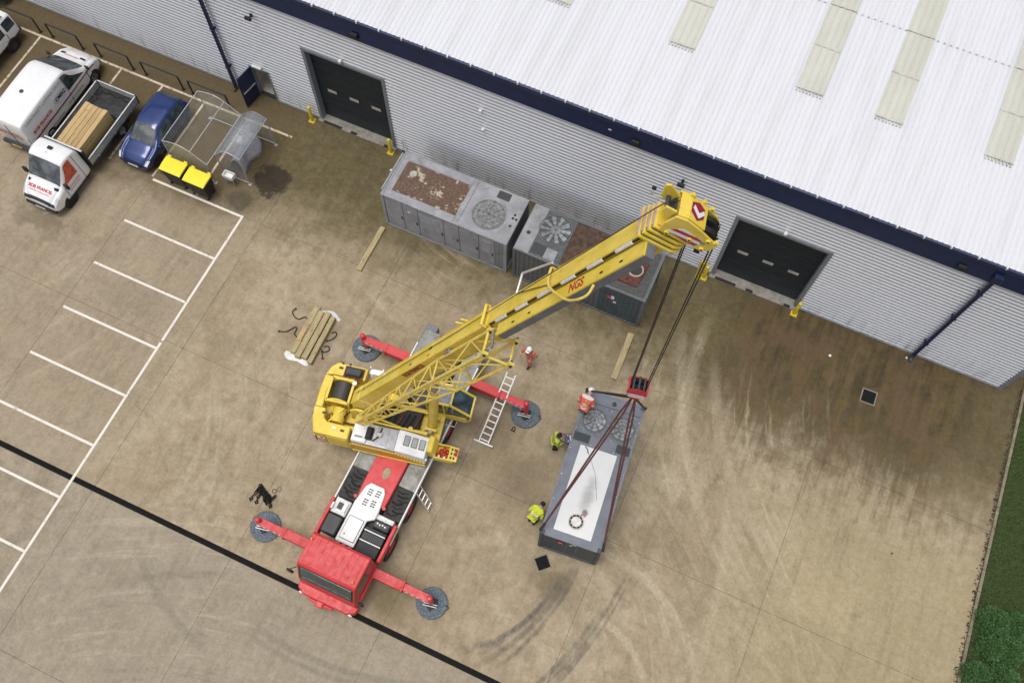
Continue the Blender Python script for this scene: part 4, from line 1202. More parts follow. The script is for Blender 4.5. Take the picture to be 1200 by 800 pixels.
# air box left, radiator right
m = cmb(); m.bx(-1.22, -.62, -17.68, -16.92, 1.25, 1.85); m.build('battery_box', DG, crane, bevel=.04)
m = cmb(); m.bx(-1.24, -.60, -16.86, -16.22, 1.2, 1.72); e = m.build('air_cleaner_casing', SILV, crane, bevel=.03)
m = cmb(); m.bx(-1.05, -.82, -16.66, -16.40, 1.72, 1.80); m.build('intake', DG, e); m = cmb(); m.bx(-.82, -.68, -16.72, -16.34, 1.721, 1.84); m.build('filter_cap', W_, e)
m = cmb(); m.bx(-1.26, -1.2, -16.75, -16.5, 1.5, 1.86); m.build('hose_stub', W_, e)
m = cmb(); m.bx(.28, 1.20, -17.82, -16.75, 1.2, 1.62); rad = m.build('radiator_box', BK, crane, bevel=.03)
for k in range(10):
    m = cmb(); m.bx(.34 + .085 * k, .40 + .085 * k, -17.25, -16.98, 1.622, 1.64); m.build('fin', DG, rad)
for yy in (-16.92, -17.33):
    m = cmb(); m.bx(.30, 1.18, yy - .02, yy + .02, 1.625, 1.665); m.build('white_bar', W_, rad)
m = cmb(); m.bx(.50, 1.18, -16.72, -16.40, 1.3, 1.66); m.build('fan_shroud', DG, rad, bevel=.05)
for k in range(4):
    m = cmb(); m.cyl((.66 + .11 * k, -16.52 - .03 * (k % 2), 1.66), (.66 + .11 * k, -16.52 - .03 * (k % 2), 1.69), .035, 8); m.build('filler_cap', W_, rad)
m = cmb(); m.bx(.40, 1.22, -16.38, -16.17, 1.3, 1.58); m.build('heat_shield', SILV, crane, bevel=.02)
# driver's cab
cab = grp('carrier_cab')
cp = [(-17.90, .62), (-17.90, 2.74), (-18.0, 2.82), (-19.12, 2.84), (-19.22, 2.78), (-19.56, 1.70), (-19.64, 1.2), (-19.66, .62)]
m = cmb(); m.prism(cp, -1.14, 1.28, 'x'); m.build('cab_shell', RD, cab, bevel=.035, seg=2)
wg = glass_dark('cab_windscreen_glass', (0.012, 0.03, 0.034))
def slant(x0, x1, z0, z1, off, th=.012):
    f = lambda z: lerp(-19.22, -19.56, (2.78 - z) / 1.08)
    m = cmb(); a = (f(z0) - off, f(z1) - off)
    m._add([(x0, a[0], z0), (x1, a[0], z0), (x1, a[1], z1), (x0, a[1], z1), (x0, a[0] + th, z0), (x1, a[0] + th, z0), (x1, a[1] + th, z1), (x0, a[1] + th, z1)],
           [(0, 1, 2, 3), (4, 7, 6, 5), (0, 4, 5, 1), (1, 5, 6, 2), (2, 6, 7, 3), (3, 7, 4, 0)])
    return m
slant(-1.06, 1.20, 1.74, 2.70, .012, .02).build('windscreen_seal', BK, cab)
slant(-1.00, 1.14, 1.80, 2.64, .022).build('windscreen', wg, cab)
for x in (-.75, -.1, .5):
    q = slant(x, x + .55, 1.84, 1.875, .04); q.build('wiper', BK, cab)
slant(-.95, 1.10, 1.85, 2.02, .026, .004).build('dashboard_glimpse', pm('dash_grey', (.12, .17, .18), .6, var=.6, scale=9), cab)
m = cmb(); m.bx(1.282, 1.292, -19.15, -18.2, 1.75, 2.55); m.build('side_window', GL, cab); m = cmb(); m.bx(-1.152, -1.142, -19.15, -18.2, 1.75, 2.55); m.build('side_window', GL, cab)
m = cmb(); m.bx(1.283, 1.36, -19.3, -18.05, 1.0, 1.3); m.build('step_box', RD, cab, bevel=.03)
bump = cmb(); bump.prism([(-1.22, -19.55), (-1.18, -19.85), (-.9, -20.0), (1.0, -20.0), (1.30, -19.85), (1.34, -19.55)], .42, .82); bump.build('front_bumper', RD, cab, bevel=.04)
m = cmb(); m.bx(-.30, .02, -20.22, -19.98, .55, .72); m.bx(-.65, -.2, -20.12, -20.0, .50, .60); m.bx(-.10, .40, -20.12, -20.0, .50, .60); m.build('tow_coupling', RD, cab, bevel=.03)
for x in (-1.0, 1.12):
    m = cmb(); m.lathe([(.10, -.02), (.10, .03), (.02, .05)], 14, Matrix.Translation((x, -19.97, .66)) @ Matrix.Rotation(R(90), 4, 'X')); m.build('headlight', LAMP, cab)
for (x, yy) in ((-1.16, -18.2), (1.08, -18.98)):
    m = cmb(); m.lathe([(.05, 2.84), (.05, 2.93), (.03, 2.96), (.005, 2.965)], 12, Matrix.Translation((x + .12 if x < 0 else x, yy, 0))); m.build('beacon', AMB, cab, smooth='auto')
for x in (-1, 1):
    xo = -1.14 if x < 0 else 1.28
    m = cmb(); m.tube([(xo, -19.3, 2.5), (xo + x * .25, -19.5, 2.45), (xo + x * .28, -19.5, 1.75)], .016, 6); mr = m.build('mirror_arm', BK, cab)
    m = cmb(); m.bx(xo + x * .28 - .11, xo + x * .28 + .11, -19.56, -19.46, 1.85, 2.28); m.build('mirror', BK, mr, bevel=.03)
m = cmb(); m.bx(-1.30, -1.12, -18.35, -18.15, 1.6, 2.2); m.build('exhaust_guard', BK, cab, bevel=.04)
for k in range(9):
    m = cmb(); m.bx(-.98 + .26 * k, -.965 + .26 * k, -19.08, -18.0, 2.843, 2.849); m.build('roof_rib', RD, cab)

# wheels
cw_spots = [(1.12, -17.05), (1.12, -15.4), (1.12, -11.4), (1.12, -9.85 - .9 + 1.6 - .9)]
ys = (-17.0, -15.35, -11.75, -10.55)
tm, hm = wheel_mesh(.60, .42, RD)
for yw in ys:
    for s in (-1, 1):
        e = bpy.data.objects.new('wheel', None); COL.objects.link(e); e.parent = crane; e.location = (s * 1.20, yw - CL[1], .60)
        if s < 0: e.rotation_euler = (0, 0, math.pi)
        link('tyre', tm, None, e); link('rim', hm, None, e)
m = cmb()
for yw in ys: m.cyl((-1.0, yw, .6), (1.0, yw, .6), .10, 10)
for i_, yw in enumerate(ys):
    a = cmb(); a.cyl((-1.0, yw, .6), (1.0, yw, .6), .10, 10); a.build('axle', BK, crane)

# small boarding ladder on the right flank
m = cmb(); lad = grp('boarding_ladder')
for q in (0, 1):
    m = cmb(); m.bar((1.30, -14.36 - .34 * q, 1.30), (2.02, -14.72 - .34 * q, .18), .035, .05); m.build('rail', ALU(), lad)
for k in range(5):
    f = .1 + .2 * k
    m = cmb(); m.bar((lerp(1.30, 2.02, f), lerp(-14.36, -14.72, f), lerp(1.30, .18, f)), (lerp(1.30, 2.02, f), lerp(-14.70, -15.06, f), lerp(1.30, .18, f)), .035, .03); m.build('rung', ALU(), lad)

# outriggers with jacks; round spreader mats lie under the feet
mat_pad = NT('speckled_mat')
mat_pad.col(mat_pad.mix(mat_pad.ss(mat_pad.noise(26, 4, .7), .42, .6), (0.055, 0.075, 0.095), (0.16, 0.19, 0.21))); mat_pad.rough(.8)
chev = NT('red_white_hazard')
_u = chev.xyz(chev.objc())
chev.col(chev.mix(chev.ss(chev.m('FRACT', chev.mul(chev.add(_u[0], chev.mul(_u[2], 0.9)), 4.2)), .48, .52), (0.72, 0.70, 0.68), (0.42, 0.02, 0.03))); chev.rough(.5)
OUT = [(-2.96, -18.30, 'grey round spreader mat under the front left outrigger, beside the chain heap'), (4.46, -18.20, 'grey round spreader mat under the front right outrigger'),
       (-2.88, -9.74, 'grey round spreader mat under the rear left outrigger, beside the timber stack'), (4.63, -9.60, 'grey round spreader mat under the rear right outrigger, beside the ladder')]
for (ox, oy, lab) in OUT:
    s = -1 if ox < .75 else 1
    og = grp('outrigger')
    xa = 1.15 * s; xe = ox - .75; xm = xa + (xe - xa) * .55
    m = cmb(); m.bx(min(xa, xm), max(xa, xm), oy - .19, oy + .19, .86, 1.26); m.build('sleeve', RD, og, bevel=.015)
    m = cmb(); m.bx(min(xm, xe), max(xm, xe), oy - .145, oy + .145, .92, 1.22); m.build('beam', RD, og, bevel=.012)
    m = cmb(); m.bx(xm - .04, xm + .04, oy - .215, oy + .215, .83, 1.29); m.build('collar', RD, og, bevel=.01)
    m = cmb(); x0, x1 = sorted((xm + s * .1, xe - s * .12)); m.bx(x0, x1, oy - .156, oy - .1455, .925, 1.21); m.build('hazard_stripes', chev.mat, og)
    m = cmb(); m.cyl((xe, oy, .32), (xe, oy, 1.40), .105, 18); m.build('jack', RD, og, smooth='auto')
    m = cmb(); m.lathe([(.115, 1.40), (.115, 1.47), (.07, 1.52), (.01, 1.53)], 16, Matrix.Translation((xe, oy, 0))); m.build('jack_cap', RD, og, smooth='auto')
    m = cmb(); m.cyl((xe, oy, .16), (xe, oy, .34), .06, 14); m.build('ram', STEEL(), og, smooth='auto')
    m = cmb(); m.prism([(xe - .27, oy - .10), (xe - .12, oy + .20), (xe + .16, oy + .20), (xe + .27, oy - .06), (xe + .05, oy - .32)], .101, .16); f_ = m.build('foot', BK, og, bevel=.01)
    for q in (0, 1):
        m = cmb(); m.bar((xe - .30, oy - .12 - .09 * q, .20 + .01 * q), (xe + .25, oy - .02 - .09 * q, .20 + .01 * q), .03, .03); m.build('grab_bar', W_, f_)
    pad = thing('spreader_mat', lab, 'outrigger pad', (ox, oy, 0), 0, 'round mats under the outriggers')
    m = MB(); m.lathe([(.60, .001), (.625, .02), (.625, .075), (.60, .10), (.02, .10)], 40); m.build('disc', mat_pad.mat, pad, smooth='auto')
    m = MB(); m.tube([(.50, .12, .09), (.60, .14, .14), (.68, .10, .08), (.62, -.02, .05)], .014, 6); m.build('rope_handle', BK, pad)

# ---- superstructure
m = smb(); m.lathe([(.95, 1.36), (.95, 1.55), (.80, 1.60), (.80, 1.78), (.1, 1.78)], 36); m.build('slew_ring', DG, crane, smooth='auto')
m = smb(); m.bx(-2.6, 1.35, -.62, .62, 1.78, 2.02); m.build('slew_table', Y, crane, bevel=.02)
for v in (-.40, .40):
    m = smb(); m.prism([(-2.25, 2.02), (-2.2, 3.05), (-1.95, 3.32), (-1.6, 3.3), (-1.35, 2.9), (-.2, 2.25), (.9, 2.35), (1.15, 2.02)], v - .035, v + .035, 'y'); m.build('side_frame', Y, crane)
m = smb(); m.cyl((-1.8, -.46, 3.0), (-1.8, .46, 3.0), .11, 16); m.build('boom_pin', STEEL(), crane)
# counterweight
cwt = grp('counterweight')
m = smb(); m.prism([(-2.2, 1.5), (-3.30, 1.52), (-3.52, 1.30), (-3.66, .85), (-3.70, .2), (-3.68, -.5), (-3.62, -.95), (-3.40, -1.5), (-2.0, -1.5), (-2.0, -.75), (-2.6, -.75), (-2.6, .75), (-2.2, .75)], 1.45, 2.12); m.build('slab', Y, cwt, bevel=.04)
m = smb(); m.prism([(-2.05, .98), (-2.05, 1.5), (-3.30, 1.52), (-3.52, 1.30), (-3.66, .92), (-3.36, .98)], 2.12, 2.76); m.build('wing_block', Y, cwt, bevel=.05, seg=2)
m = smb(); m.prism([(-3.66, .92), (-3.70, .2), (-3.68, -.42), (-3.38, -.42), (-3.40, .2), (-3.36, .92)], 2.12, 2.74); m.build('rear_block', Y, cwt, bevel=.04, seg=2)
m = smb(); m.prism([(-3.69, -.44), (-3.62, -.95), (-3.42, -1.5), (-2.04, -1.5), (-2.04, -.98), (-3.0, -.96), (-3.18, -.82), (-3.22, -.44)], 2.12, 2.78); m.build('wing_block', Y, cwt, bevel=.05, seg=2)
m = smb(); m.bar((-3.645, -1.02, 1.95), (-3.42, -1.545, 1.95), .016, .62); m.build('hazard_board', chev.mat, cwt)
m = smb(); m.bar((-3.34, -1.515, 1.95), (-3.02, -1.515, 1.95), .02, .6); m.build('rear_panel', chev.mat, cwt)
m = smb(); m.bx(-3.02, -2.1, -1.512, -1.50, 1.6, 2.6); m.build('side_skirt', Y, cwt)
m = smb(); m.bx(-2.995, -2.975, -1.52, -1.511, 1.6, 2.7); m.build('panel_joint', DG, cwt)
for (u, v) in ((-3.1, 1.53), (-2.8, 1.53)):
    m = smb(); m.cyl((u, v - .02, 2.77), (u, v - .02, 2.83), .05, 8); m.build('lifting_lug', DG, cwt)
# winch
wi = grp('hoist_winch')
rope_drum = NT('wound_rope'); _o = rope_drum.xyz(rope_drum.objc())
_fr = rope_drum.m('FRACT', rope_drum.mul(rope_drum.add(rope_drum.mul(_o[0], math.sin(-AZ) * -1), rope_drum.mul(_o[1], math.cos(AZ))), 26.0))
rope_drum.col(rope_drum.mix(rope_drum.ss(_fr, .2, .6), (0.012, 0.011, 0.010), (0.06, 0.055, 0.05))); rope_drum.rough(.55); rope_drum.bump(_fr, .6, .01)
m = smb(); m.cyl((-2.84, -.02, 2.52), (-2.84, .72, 2.52), .40, 32); m.build('rope_drum', rope_drum.mat, wi, smooth='auto')
for v in (-.08, .78):
    m = smb(); m.cyl((-2.84, v - .03, 2.52), (-2.84, v + .03, 2.52), .48, 32); m.build('drum_flange', Y, wi, smooth='auto')
for a_, b_ in (((-3.3, -.14), (-2.40, -.14)), ((-3.3, .84), (-2.40, .84)), ((-3.3, -.14), (-3.3, .84)), ((-2.40, -.14), (-2.40, .84))):
    m = smb(); m.bar((*a_, 2.86), (*b_, 2.86), .09, .12); m.build('frame_bar', Y, wi)
for (u, v) in ((-3.3, -.14), (-2.4, -.14), (-3.3, .84), (-2.4, .84)):
    m = smb(); m.bx(u - .045, u + .045, v - .045, v + .045, 2.02, 2.80); m.build('frame_post', Y, wi)
m = smb(); m.lathe([(.01, -.05), (.09, -.04), (.09, .04), (.01, .05)], 14, Matrix.Translation((-2.36, .72, 2.98))); m.build('rope_guide', W_, wi, smooth='auto')
# auxiliary bay right of the winch
m = smb(); m.cyl((-2.75, -.85, 2.36), (-2.75, -.25, 2.36), .28, 20); m.build('slew_drive', Y, crane, smooth='auto')
for k in range(6):
    m = smb(); m.tube([(-3.1 + .12 * k, -.85 + .06 * k, 2.15), (-3.05 + .12 * k, -.6, 2.55 + .06 * (k % 2)), (-2.9 + .11 * k, -.28, 2.35)], .025, 6); m.build('hydraulic_hose', BK if k % 2 else RUST(), crane)
m = smb(); m.bar((-3.0, -.9, 2.6), (-2.55, -.3, 2.66), .05, .06); m.build('brace_bar', Y, crane)
# black tank box on the left and its silver steps
m = smb(); m.bx(-2.88, -2.22, 1.02, 1.36, 2.76, 2.98); bb = m.build('oil_cooler', DG, crane, bevel=.05)
m = smb(); m.bx(-2.95, -2.15, .95, 1.43, 2.761, 2.80); m.build('cooler_tray', RUST(), bb)
stp = grp('side_steps')
for k in range(3):
    m = smb(); m.bar((-1.98, 1.48, 2.05 + .28 * k), (-1.45, 1.48, 2.05 + .28 * k), .22, .03); m.build('tread', ALU(), stp)
for u in (-1.98, -1.45):
    m = smb(); m.bar((u, 1.58, 1.75), (u, 1.58, 2.80), .06, .05); m.build('upright', ALU(), stp)
# engine house along the right
eh = grp('engine_house')
m = smb(); m.bx(-1.96, .35, -1.46, -.62, 1.62, 2.56); m.build('casing', SILV, eh, bevel=.02)
m = smb(); m.bx(-1.95, -1.35, -1.44, -.64, 2.56, 2.66); m.build('rear_panel', W_, eh, bevel=.03)
lettering('TEREX', .12, LBLK, eh, TI @ SM @ Vector((-1.66, -1.2, 2.668)), (TI @ SM).to_3x3() @ Vector((1, 0, 0)), (TI @ SM).to_3x3() @ Vector((0, 1, 0)), bold=.002) if False else None
m = smb(); m.bx(-1.82, -1.50, -1.28, -1.20, 2.661, 2.664); m.build('name_strip', LGRY, eh)
m = smb(); m.cyl((-1.28, -1.28, 2.66), (-1.28, -.80, 2.66), .14, 18); m.build('exhaust_silencer', BK, eh, smooth='auto')
m = smb(); m.bx(-1.02, -.55, -1.40, -.66, 2.562, 2.60); m.build('grey_panel', pm('panel_grey', (.42, .42, .44), .5, dirt=.3), eh)
m = smb(); m.bx(-1.0, -.78, -1.10, -.92, 2.60, 2.72); m.build('valve_block', SILV, eh, bevel=.02)
m = smb(); m.tube([(-1.1, -1.3, 2.63), (-.9, -1.1, 2.70), (-.85, -.7, 2.64)], .025, 6); m.build('pipe', BK, eh)
m = smb(); m.bx(-.52, -.20, -1.42, -.64, 2.562, 2.62); m.build('grey_panel', pm('panel_grey', (.42, .42, .44), .5, dirt=.3), eh)
m = smb(); m.prism([(-.18, 1.62), (-.18, 2.66), (.05, 2.66), (1.02, 2.42), (1.02, 1.62)], -1.48, -.60, 'y'); m.build('front_bonnet', W_, eh, bevel=.025)
sl = math.atan2(.24, .97)
for k in range(3):
    u = .12 + .30 * k; z = 2.66 - (u - .05) * .2474
    Q = Matrix.Translation((u + .10, -.98, z - .02)) @ Matrix.Rotation(sl, 4, 'Y')
    m = smb(); m.bx(-.115, .115, -.20, .20, .0, .028, Q); fr = m.build('vent_frame', LBLK, eh)
    m = smb(); m.bx(-.095, .095, -.18, .18, .02, .036, Q); m.build('vent', pm('vent_grey', (.36, .37, .37), .6), eh)
m = smb(); m.bx(1.03, 1.12, -1.50, -1.38, 2.15, 2.27); m.build('work_lamp', LAMP, eh, bevel=.03)
gr_m = NT('yellow_grille'); _o = gr_m.xyz(gr_m.pos())
_q = gr_m.m('FRACT', gr_m.mul(gr_m.add(_o[0], gr_m.mul(_o[2], .6)), 11.0))
gr_m.col(gr_m.mix(gr_m.ss(_q, .45, .6), (0.70, 0.45, 0.03), (0.30, 0.17, 0.02))); gr_m.rough(.5)
m = smb(); m.prism([(-1.94, 1.62), (-1.94, 2.40), (-.2, 2.34), (1.0, 1.86), (1.0, 1.62)], -1.535, -1.482, 'y'); m.build('side_grille', gr_m.mat, eh)
m = smb(); m.bx(-1.97, 1.02, -1.56, -1.53, 1.58, 1.66); m.build('grille_rail', Y, eh)
# yellow gusset and tool basket on the front right
m = smb(); m.prism([(1.02, 1.70), (1.02, 2.45), (1.22, 2.40), (1.36, 2.0), (1.30, 1.70)], -1.15, -.50, 'y'); m.build('front_bracket', Y, crane, bevel=.03)
bk = grp('tool_basket')
m = smb(); m.bx(1.34, 2.05, -1.22, -.62, 1.62, 1.66); m.build('floor', Y, bk)
for b in ((1.34, 2.05, -.66, -.62), (1.34, 2.05, -1.22, -1.18), (1.30, 1.34, -1.22, -.62)):
    m = smb(); m.bx(*b, 1.62, 2.02); m.build('side', Y, bk)
m = smb(); m.bx(1.86, 1.90, -1.18, -.66, 1.66, 2.02); m.build('side', Y, bk)
for (u, v) in ((1.45, -1.02), (1.52, -.86), (1.62, -.78), (1.70, -1.0), (1.58, -1.06), (1.75, -.84)):
    m = smb(); m.tube([(u - .07, v, 1.74), (u, v + .08, 1.86), (u + .08, v, 1.78), (u + .02, v - .07, 1.72)], .038, 6, closed=True); m.build('shackle', RD if u < 1.72 else TAIL, bk)
m = smb(); m.bx(1.44, 1.52, -1.14, -1.06, 1.70, 1.9); m.build('white_tin', W_, bk); m = smb(); m.bx(1.66, 1.74, -1.15, -1.07, 1.70, 1.9); m.build('white_tin', W_, bk)
for k in range(3):
    for j in range(2):
        m = smb(); m.bx(1.93 + j * .12, 2.0 + j * .12, -1.14 + k * .17, -1.04 + k * .17, 2.03, 2.045); m.build('perforation', LBLK, bk)
m = smb(); m.bx(1.90, 2.22, -1.22, -.64, 1.98, 2.03); m.build('perforated_step', Y, bk)
m = smb(); m.bx(2.10, 2.20, -1.0, -.72, 2.031, 2.06); m.build('red_reflector', TAIL, bk)
# operator's cab, front left
oc = grp('operator_cab')
CV0, CV1 = .58, 1.46
pr = [(.60, 1.62), (.60, 2.98), (.78, 3.22), (1.58, 3.22), (2.36, 2.42), (2.36, 2.02), (2.10, 1.62)]
m = smb(); m.prism([(.63, 1.62), (.63, 2.96), (.79, 3.19), (1.57, 3.19), (2.33, 2.41), (2.33, 2.03), (2.08, 1.62)], CV0 + .03, CV1 - .03, 'y'); m.build('glass_shell', glass_dark('operator_glass', (0.025, 0.045, 0.055)), oc)
m = smb(); m.bx(.80, 1.56, CV0 + .06, CV1 - .06, 3.195, 3.21); m.build('roof_window', pm('roof_glass', (.22, .235, .29), .2, var=.3, scale=6, dirt=.2, dirtc=(.4, .4, .42)), oc)
for v in (CV0 + .03, CV1 - .03):
    for i in range(len(pr)):
        a, b = pr[i], pr[(i + 1) % len(pr)]
        m = smb(); m.bar((a[0], v, a[1]), (b[0], v, b[1]), .07, .08, up=(0, 1, 0)); m.build('frame_member', Y, oc)
for (u, z) in ((.60, 2.98), (.78, 3.22), (1.58, 3.22), (2.36, 2.42), (2.10, 1.64)):
    m = smb(); m.bar((u, CV0, z), (u, CV1, z), .07, .07); m.build('cross_member', Y, oc)
m = smb(); m.bx(.62, 2.2, CV0 - .012, CV0 + .02, 1.64, 2.12); m.build('door_panel', Y, oc, bevel=.01)
m = smb(); m.bar((1.30, CV0 - .005, 2.1), (1.30, CV0 - .005, 3.2), .06, .06); m.build('door_post', Y, oc)
m = smb(); m.bx(.85, 1.35, .80, 1.25, 1.75, 2.25); m.bx(.80, .95, .80, 1.25, 2.25, 2.85); m.build('seat', DG, oc, bevel=.06)
m = smb(); m.bx(1.55, 1.85, .85, 1.2, 2.0, 2.5); m.build('console', pm('console_grey', (.4, .45, .45), .5), oc, bevel=.05)
m = smb(); m.tube([(1.0, CV0 - .03, 1.5), (1.02, CV0 - .25, 1.5), (1.75, CV0 - .25, 1.5), (1.78, CV0 - .03, 1.5)], .022, 6); m.tube([(1.38, CV0 - .25, 1.5), (1.38, CV0 - .02, 1.5)], .02, 6); m.build('access_step', ALU(), oc)
# machinery under the boom
m = smb(); m.bx(-1.2, .5, -.35, .35, 2.02, 2.30); m.build('valve_bank', OIL, crane, bevel=.03)
for k in range(7):
    m = smb(); m.tube([(-1.1 + .22 * k, -.5, 2.1), (-1.0 + .22 * k, -.3, 2.42), (-.9 + .22 * k, .1, 2.36), (-.9 + .24 * k, .4, 2.1)], .028, 6); m.build('hydraulic_hose', BK if k % 3 else RUST(), crane)
m = smb(); m.cyl((.20, -.45, 2.30), (.20, -.45, 2.52), .10, 14); m.build('filler_neck', Y, crane, smooth='auto')
m = smb(); m.bx(-1.3, .9, -.56, -.50, 2.02, 2.62); m.build('inner_side_plate', Y, crane)
# lift ram
ra = TI @ SM @ Vector((.95, 0, 2.25)); rb = TI @ bpt(6.3, 0, -.42)
mid = ra.lerp(rb, .62)
lr = grp('lift_ram')
m = MB(); m.cyl(ra, mid, .19, 24); m.build('barrel', Y, lr, smooth='auto')
m = MB(); m.cyl(mid, rb, .125, 20); m.build('rod', STEEL(), lr, smooth='auto')
m = smb(); m.cyl((.95, -.40, 2.25), (.95, .40, 2.25), .13, 16); m.build('clevis_pin', STEEL(), lr)
for v in (-.25, .25):
    m = smb(); m.bx(.72, 1.2, v - .05, v + .05, 2.02, 2.42); m.build('clevis_plate', Y, lr)

# ---- boom
bo = grp('boom')
def uboom(s0, s1, w, top, bot, name, mat=Y, taper=None):
    """box with a rounded belly"""
    sec = [(-w, top), (w, top), (w, bot + .22), (w * .78, bot + .08), (w * .4, bot), (-w * .4, bot), (-w * .78, bot + .08), (-w, bot + .22)]
    m = bmb(); m.prism(sec, s0, s1, 'x'); return m.build(name, mat, bo, bevel=.012)
uboom(.25, 12.2, .275, .55, -.38, 'base_section')
uboom(12.2, 19.75, .245, .53, -.33, 'telescoped_section')
m = bmb(); m.prism([(-.35, -.15), (-.25, .25), (.6, .57), (1.2, .57), (1.2, -.40), (.2, -.36)], -.30, .30, 'y'); m.build('boom_foot', Y, bo, bevel=.03)
m = bmb(); m.bx(.4, 12.1, .276, .288, .50, .552); m.bx(.4, 12.1, -.288, -.276, .50, .552); m.build('top_flange', Y, bo)
m = bmb(); m.tube([(12.3, -.262, .46), (19.6, -.262, .46)], .028, 8); m.build('hydraulic_tube', BK, bo)
for k in range(6):
    a = 12.7 + 1.18 * k
    m = bmb(); m.cyl((a, -.275, .47), (a + .62, -.275, .47), .045, 10); m.build('tube_sleeve', pm('pale_sleeve', (.62, .62, .66), .4, dirt=.4, dirtc=(.3, .28, .25)), bo)
for k in range(4):
    s0 = 19.62 + .155 * k; w = .37 - .022 * k; t = .64 - .02 * k; b = -.47 + .03 * k
    sec = lambda w, t, b: [(-w, t), (w, t), (w, b + .25), (w * .8, b + .08), (w * .4, b), (-w * .4, b), (-w * .8, b + .08), (-w, b + .25)]
    m = bmb(); m.prism(sec(w, t, b), s0, s0 + .085, 'x'); m.build('section_collar', Y, bo, bevel=.012)
    m = bmb(); m.bx(s0 + .015, s0 + .07, -w * .85, w * .85, t + .001, t + .03); m.build('wear_pad', pm('wear_pad_pink', (.55, .40, .36), .6, dirt=.3), bo)
    m = bmb(); m.prism(sec(w - .05, t - .05, b + .05), s0 + .085, s0 + .155, 'x'); m.build('inner_section', DG if k < 3 else Y, bo)
# boom lettering
LDR = pm('lettering_dark_red', (.20, .015, .015), .5, dirt=.3, dirtc=(.3, .2, .05))
LRR = pm('lettering_red', (.42, .035, .025), .5, dirt=.15)
B3 = (TI @ BM)
lettering('BOB FRANCIS', .27, LDR, bo, B3 @ Vector((6.5, -.292, .415)), B3.to_3x3() @ Vector((1, 0, 0)), B3.to_3x3() @ Vector((0, 0, 1)), bold=.006)
# head
hd = grp('boom_head')
HS = Matrix.Translation((20.12, 0, 0)) @ Matrix.Diagonal((.76, 1, .88, 1)) @ Matrix.Translation((-20.12, 0, 0))
def hmb(): return MB(TI @ BM @ HS)
hp = [(20.12, .50), (20.12, -.42), (20.16, -.70), (20.36, -.86), (20.62, -.86), (20.80, -.66), (20.98, -.20), (21.12, .30), (21.05, .58), (20.55, .60)]
for y in (-.30, .30):
    m = hmb(); m.prism([(a, b) for a, b in hp], y - .025, y + .025, 'y'); m.build('cheek_plate', Y, hd, bevel=.012)
m = hmb(); m.prism([(20.16, .46), (20.16, -.35), (20.5, -.25), (20.86, .10), (20.98, .48)], -.27, .27, 'y'); m.build('head_box', Y, hd, bevel=.02)
m = hmb(); m.prism([(20.90, -.22), (21.01, -.25), (21.15, .30), (21.08, .56), (20.98, .50)], -.272, .272, 'y'); m.build('front_plate', Y, hd)
for y in (-.13, .13):
    m = hmb(); m.lathe([(.30, -.06), (.33, -.055), (.28, -.012), (.28, .012), (.33, .055), (.30, .06), (.05, .06)], 30, Matrix.Translation((20.55, y, -.52)) @ Matrix.Rotation(R(90), 4, 'X')); m.build('sheave', BK, hd, smooth='auto')
m = hmb(); m.cyl((20.55, -.34, -.52), (20.55, .34, -.52), .07, 14); m.build('sheave_pin', STEEL(), hd)
for (s, n) in ((20.25, .34), (20.45, -.20), (20.30, -.66), (20.75, -.55)):
    m = hmb(); m.cyl((s, -.37, n), (s, -.32, n), .07, 12); m.build('pin_boss', Y, hd, smooth='auto')
    m = hmb(); m.cyl((s, -.375, n), (s, -.37, n), .03, 10); m.build('pin_hole', BK, hd)
# hazard plates on the head
m = hmb(); m._add([(20.34, -.334, .42), (20.74, -.334, .14), (20.58, -.334, -.56), (20.20, -.334, -.42), (20.34, -.327, .42), (20.74, -.327, .14), (20.58, -.327, -.56), (20.20, -.327, -.42)], [(0, 1, 2, 3), (7, 6, 5, 4), (0, 4, 5, 1), (1, 5, 6, 2), (2, 6, 7, 3), (3, 7, 4, 0)])
hz = NT('hazard_plate'); _o = hz.xyz(hz.objc())
hz.col(hz.mix(hz.ss(hz.m('FRACT', hz.mul(hz.add(hz.mul(_o[0], .35), hz.add(_o[2], hz.mul(_o[1], .35))), 4.4)), .47, .53), (.74, .72, .72), (.36, .02, .05))); hz.rough(.45)
m.build('hazard_plate', hz.mat, hd)
FS = lambda n, o: 21.01 + (n + .25) * .2545 + o
def fplate(pts, o, name, mat):
    m = hmb(); k = len(pts)
    m._add([(FS(n, o), y, n) for y, n in pts] + [(FS(n, o - .02), y, n) for y, n in pts], [tuple(range(k)), tuple(range(k, 2 * k))[::-1]] + [(q, (q + 1) % k, k + (q + 1) % k, k + q) for q in range(k)])
    m.build(name, mat, hd)
fplate([(-.20, .05), (-.08, .27), (.14, .27), (.22, .05), (.14, -.15), (-.08, -.15)], .018, 'chevron_plate', LMAR)
fplate([(-.14, .02), (.02, .24), (.10, .20), (-.02, .03), (.10, -.12), (.02, -.15)], .032, 'chevron', W_)
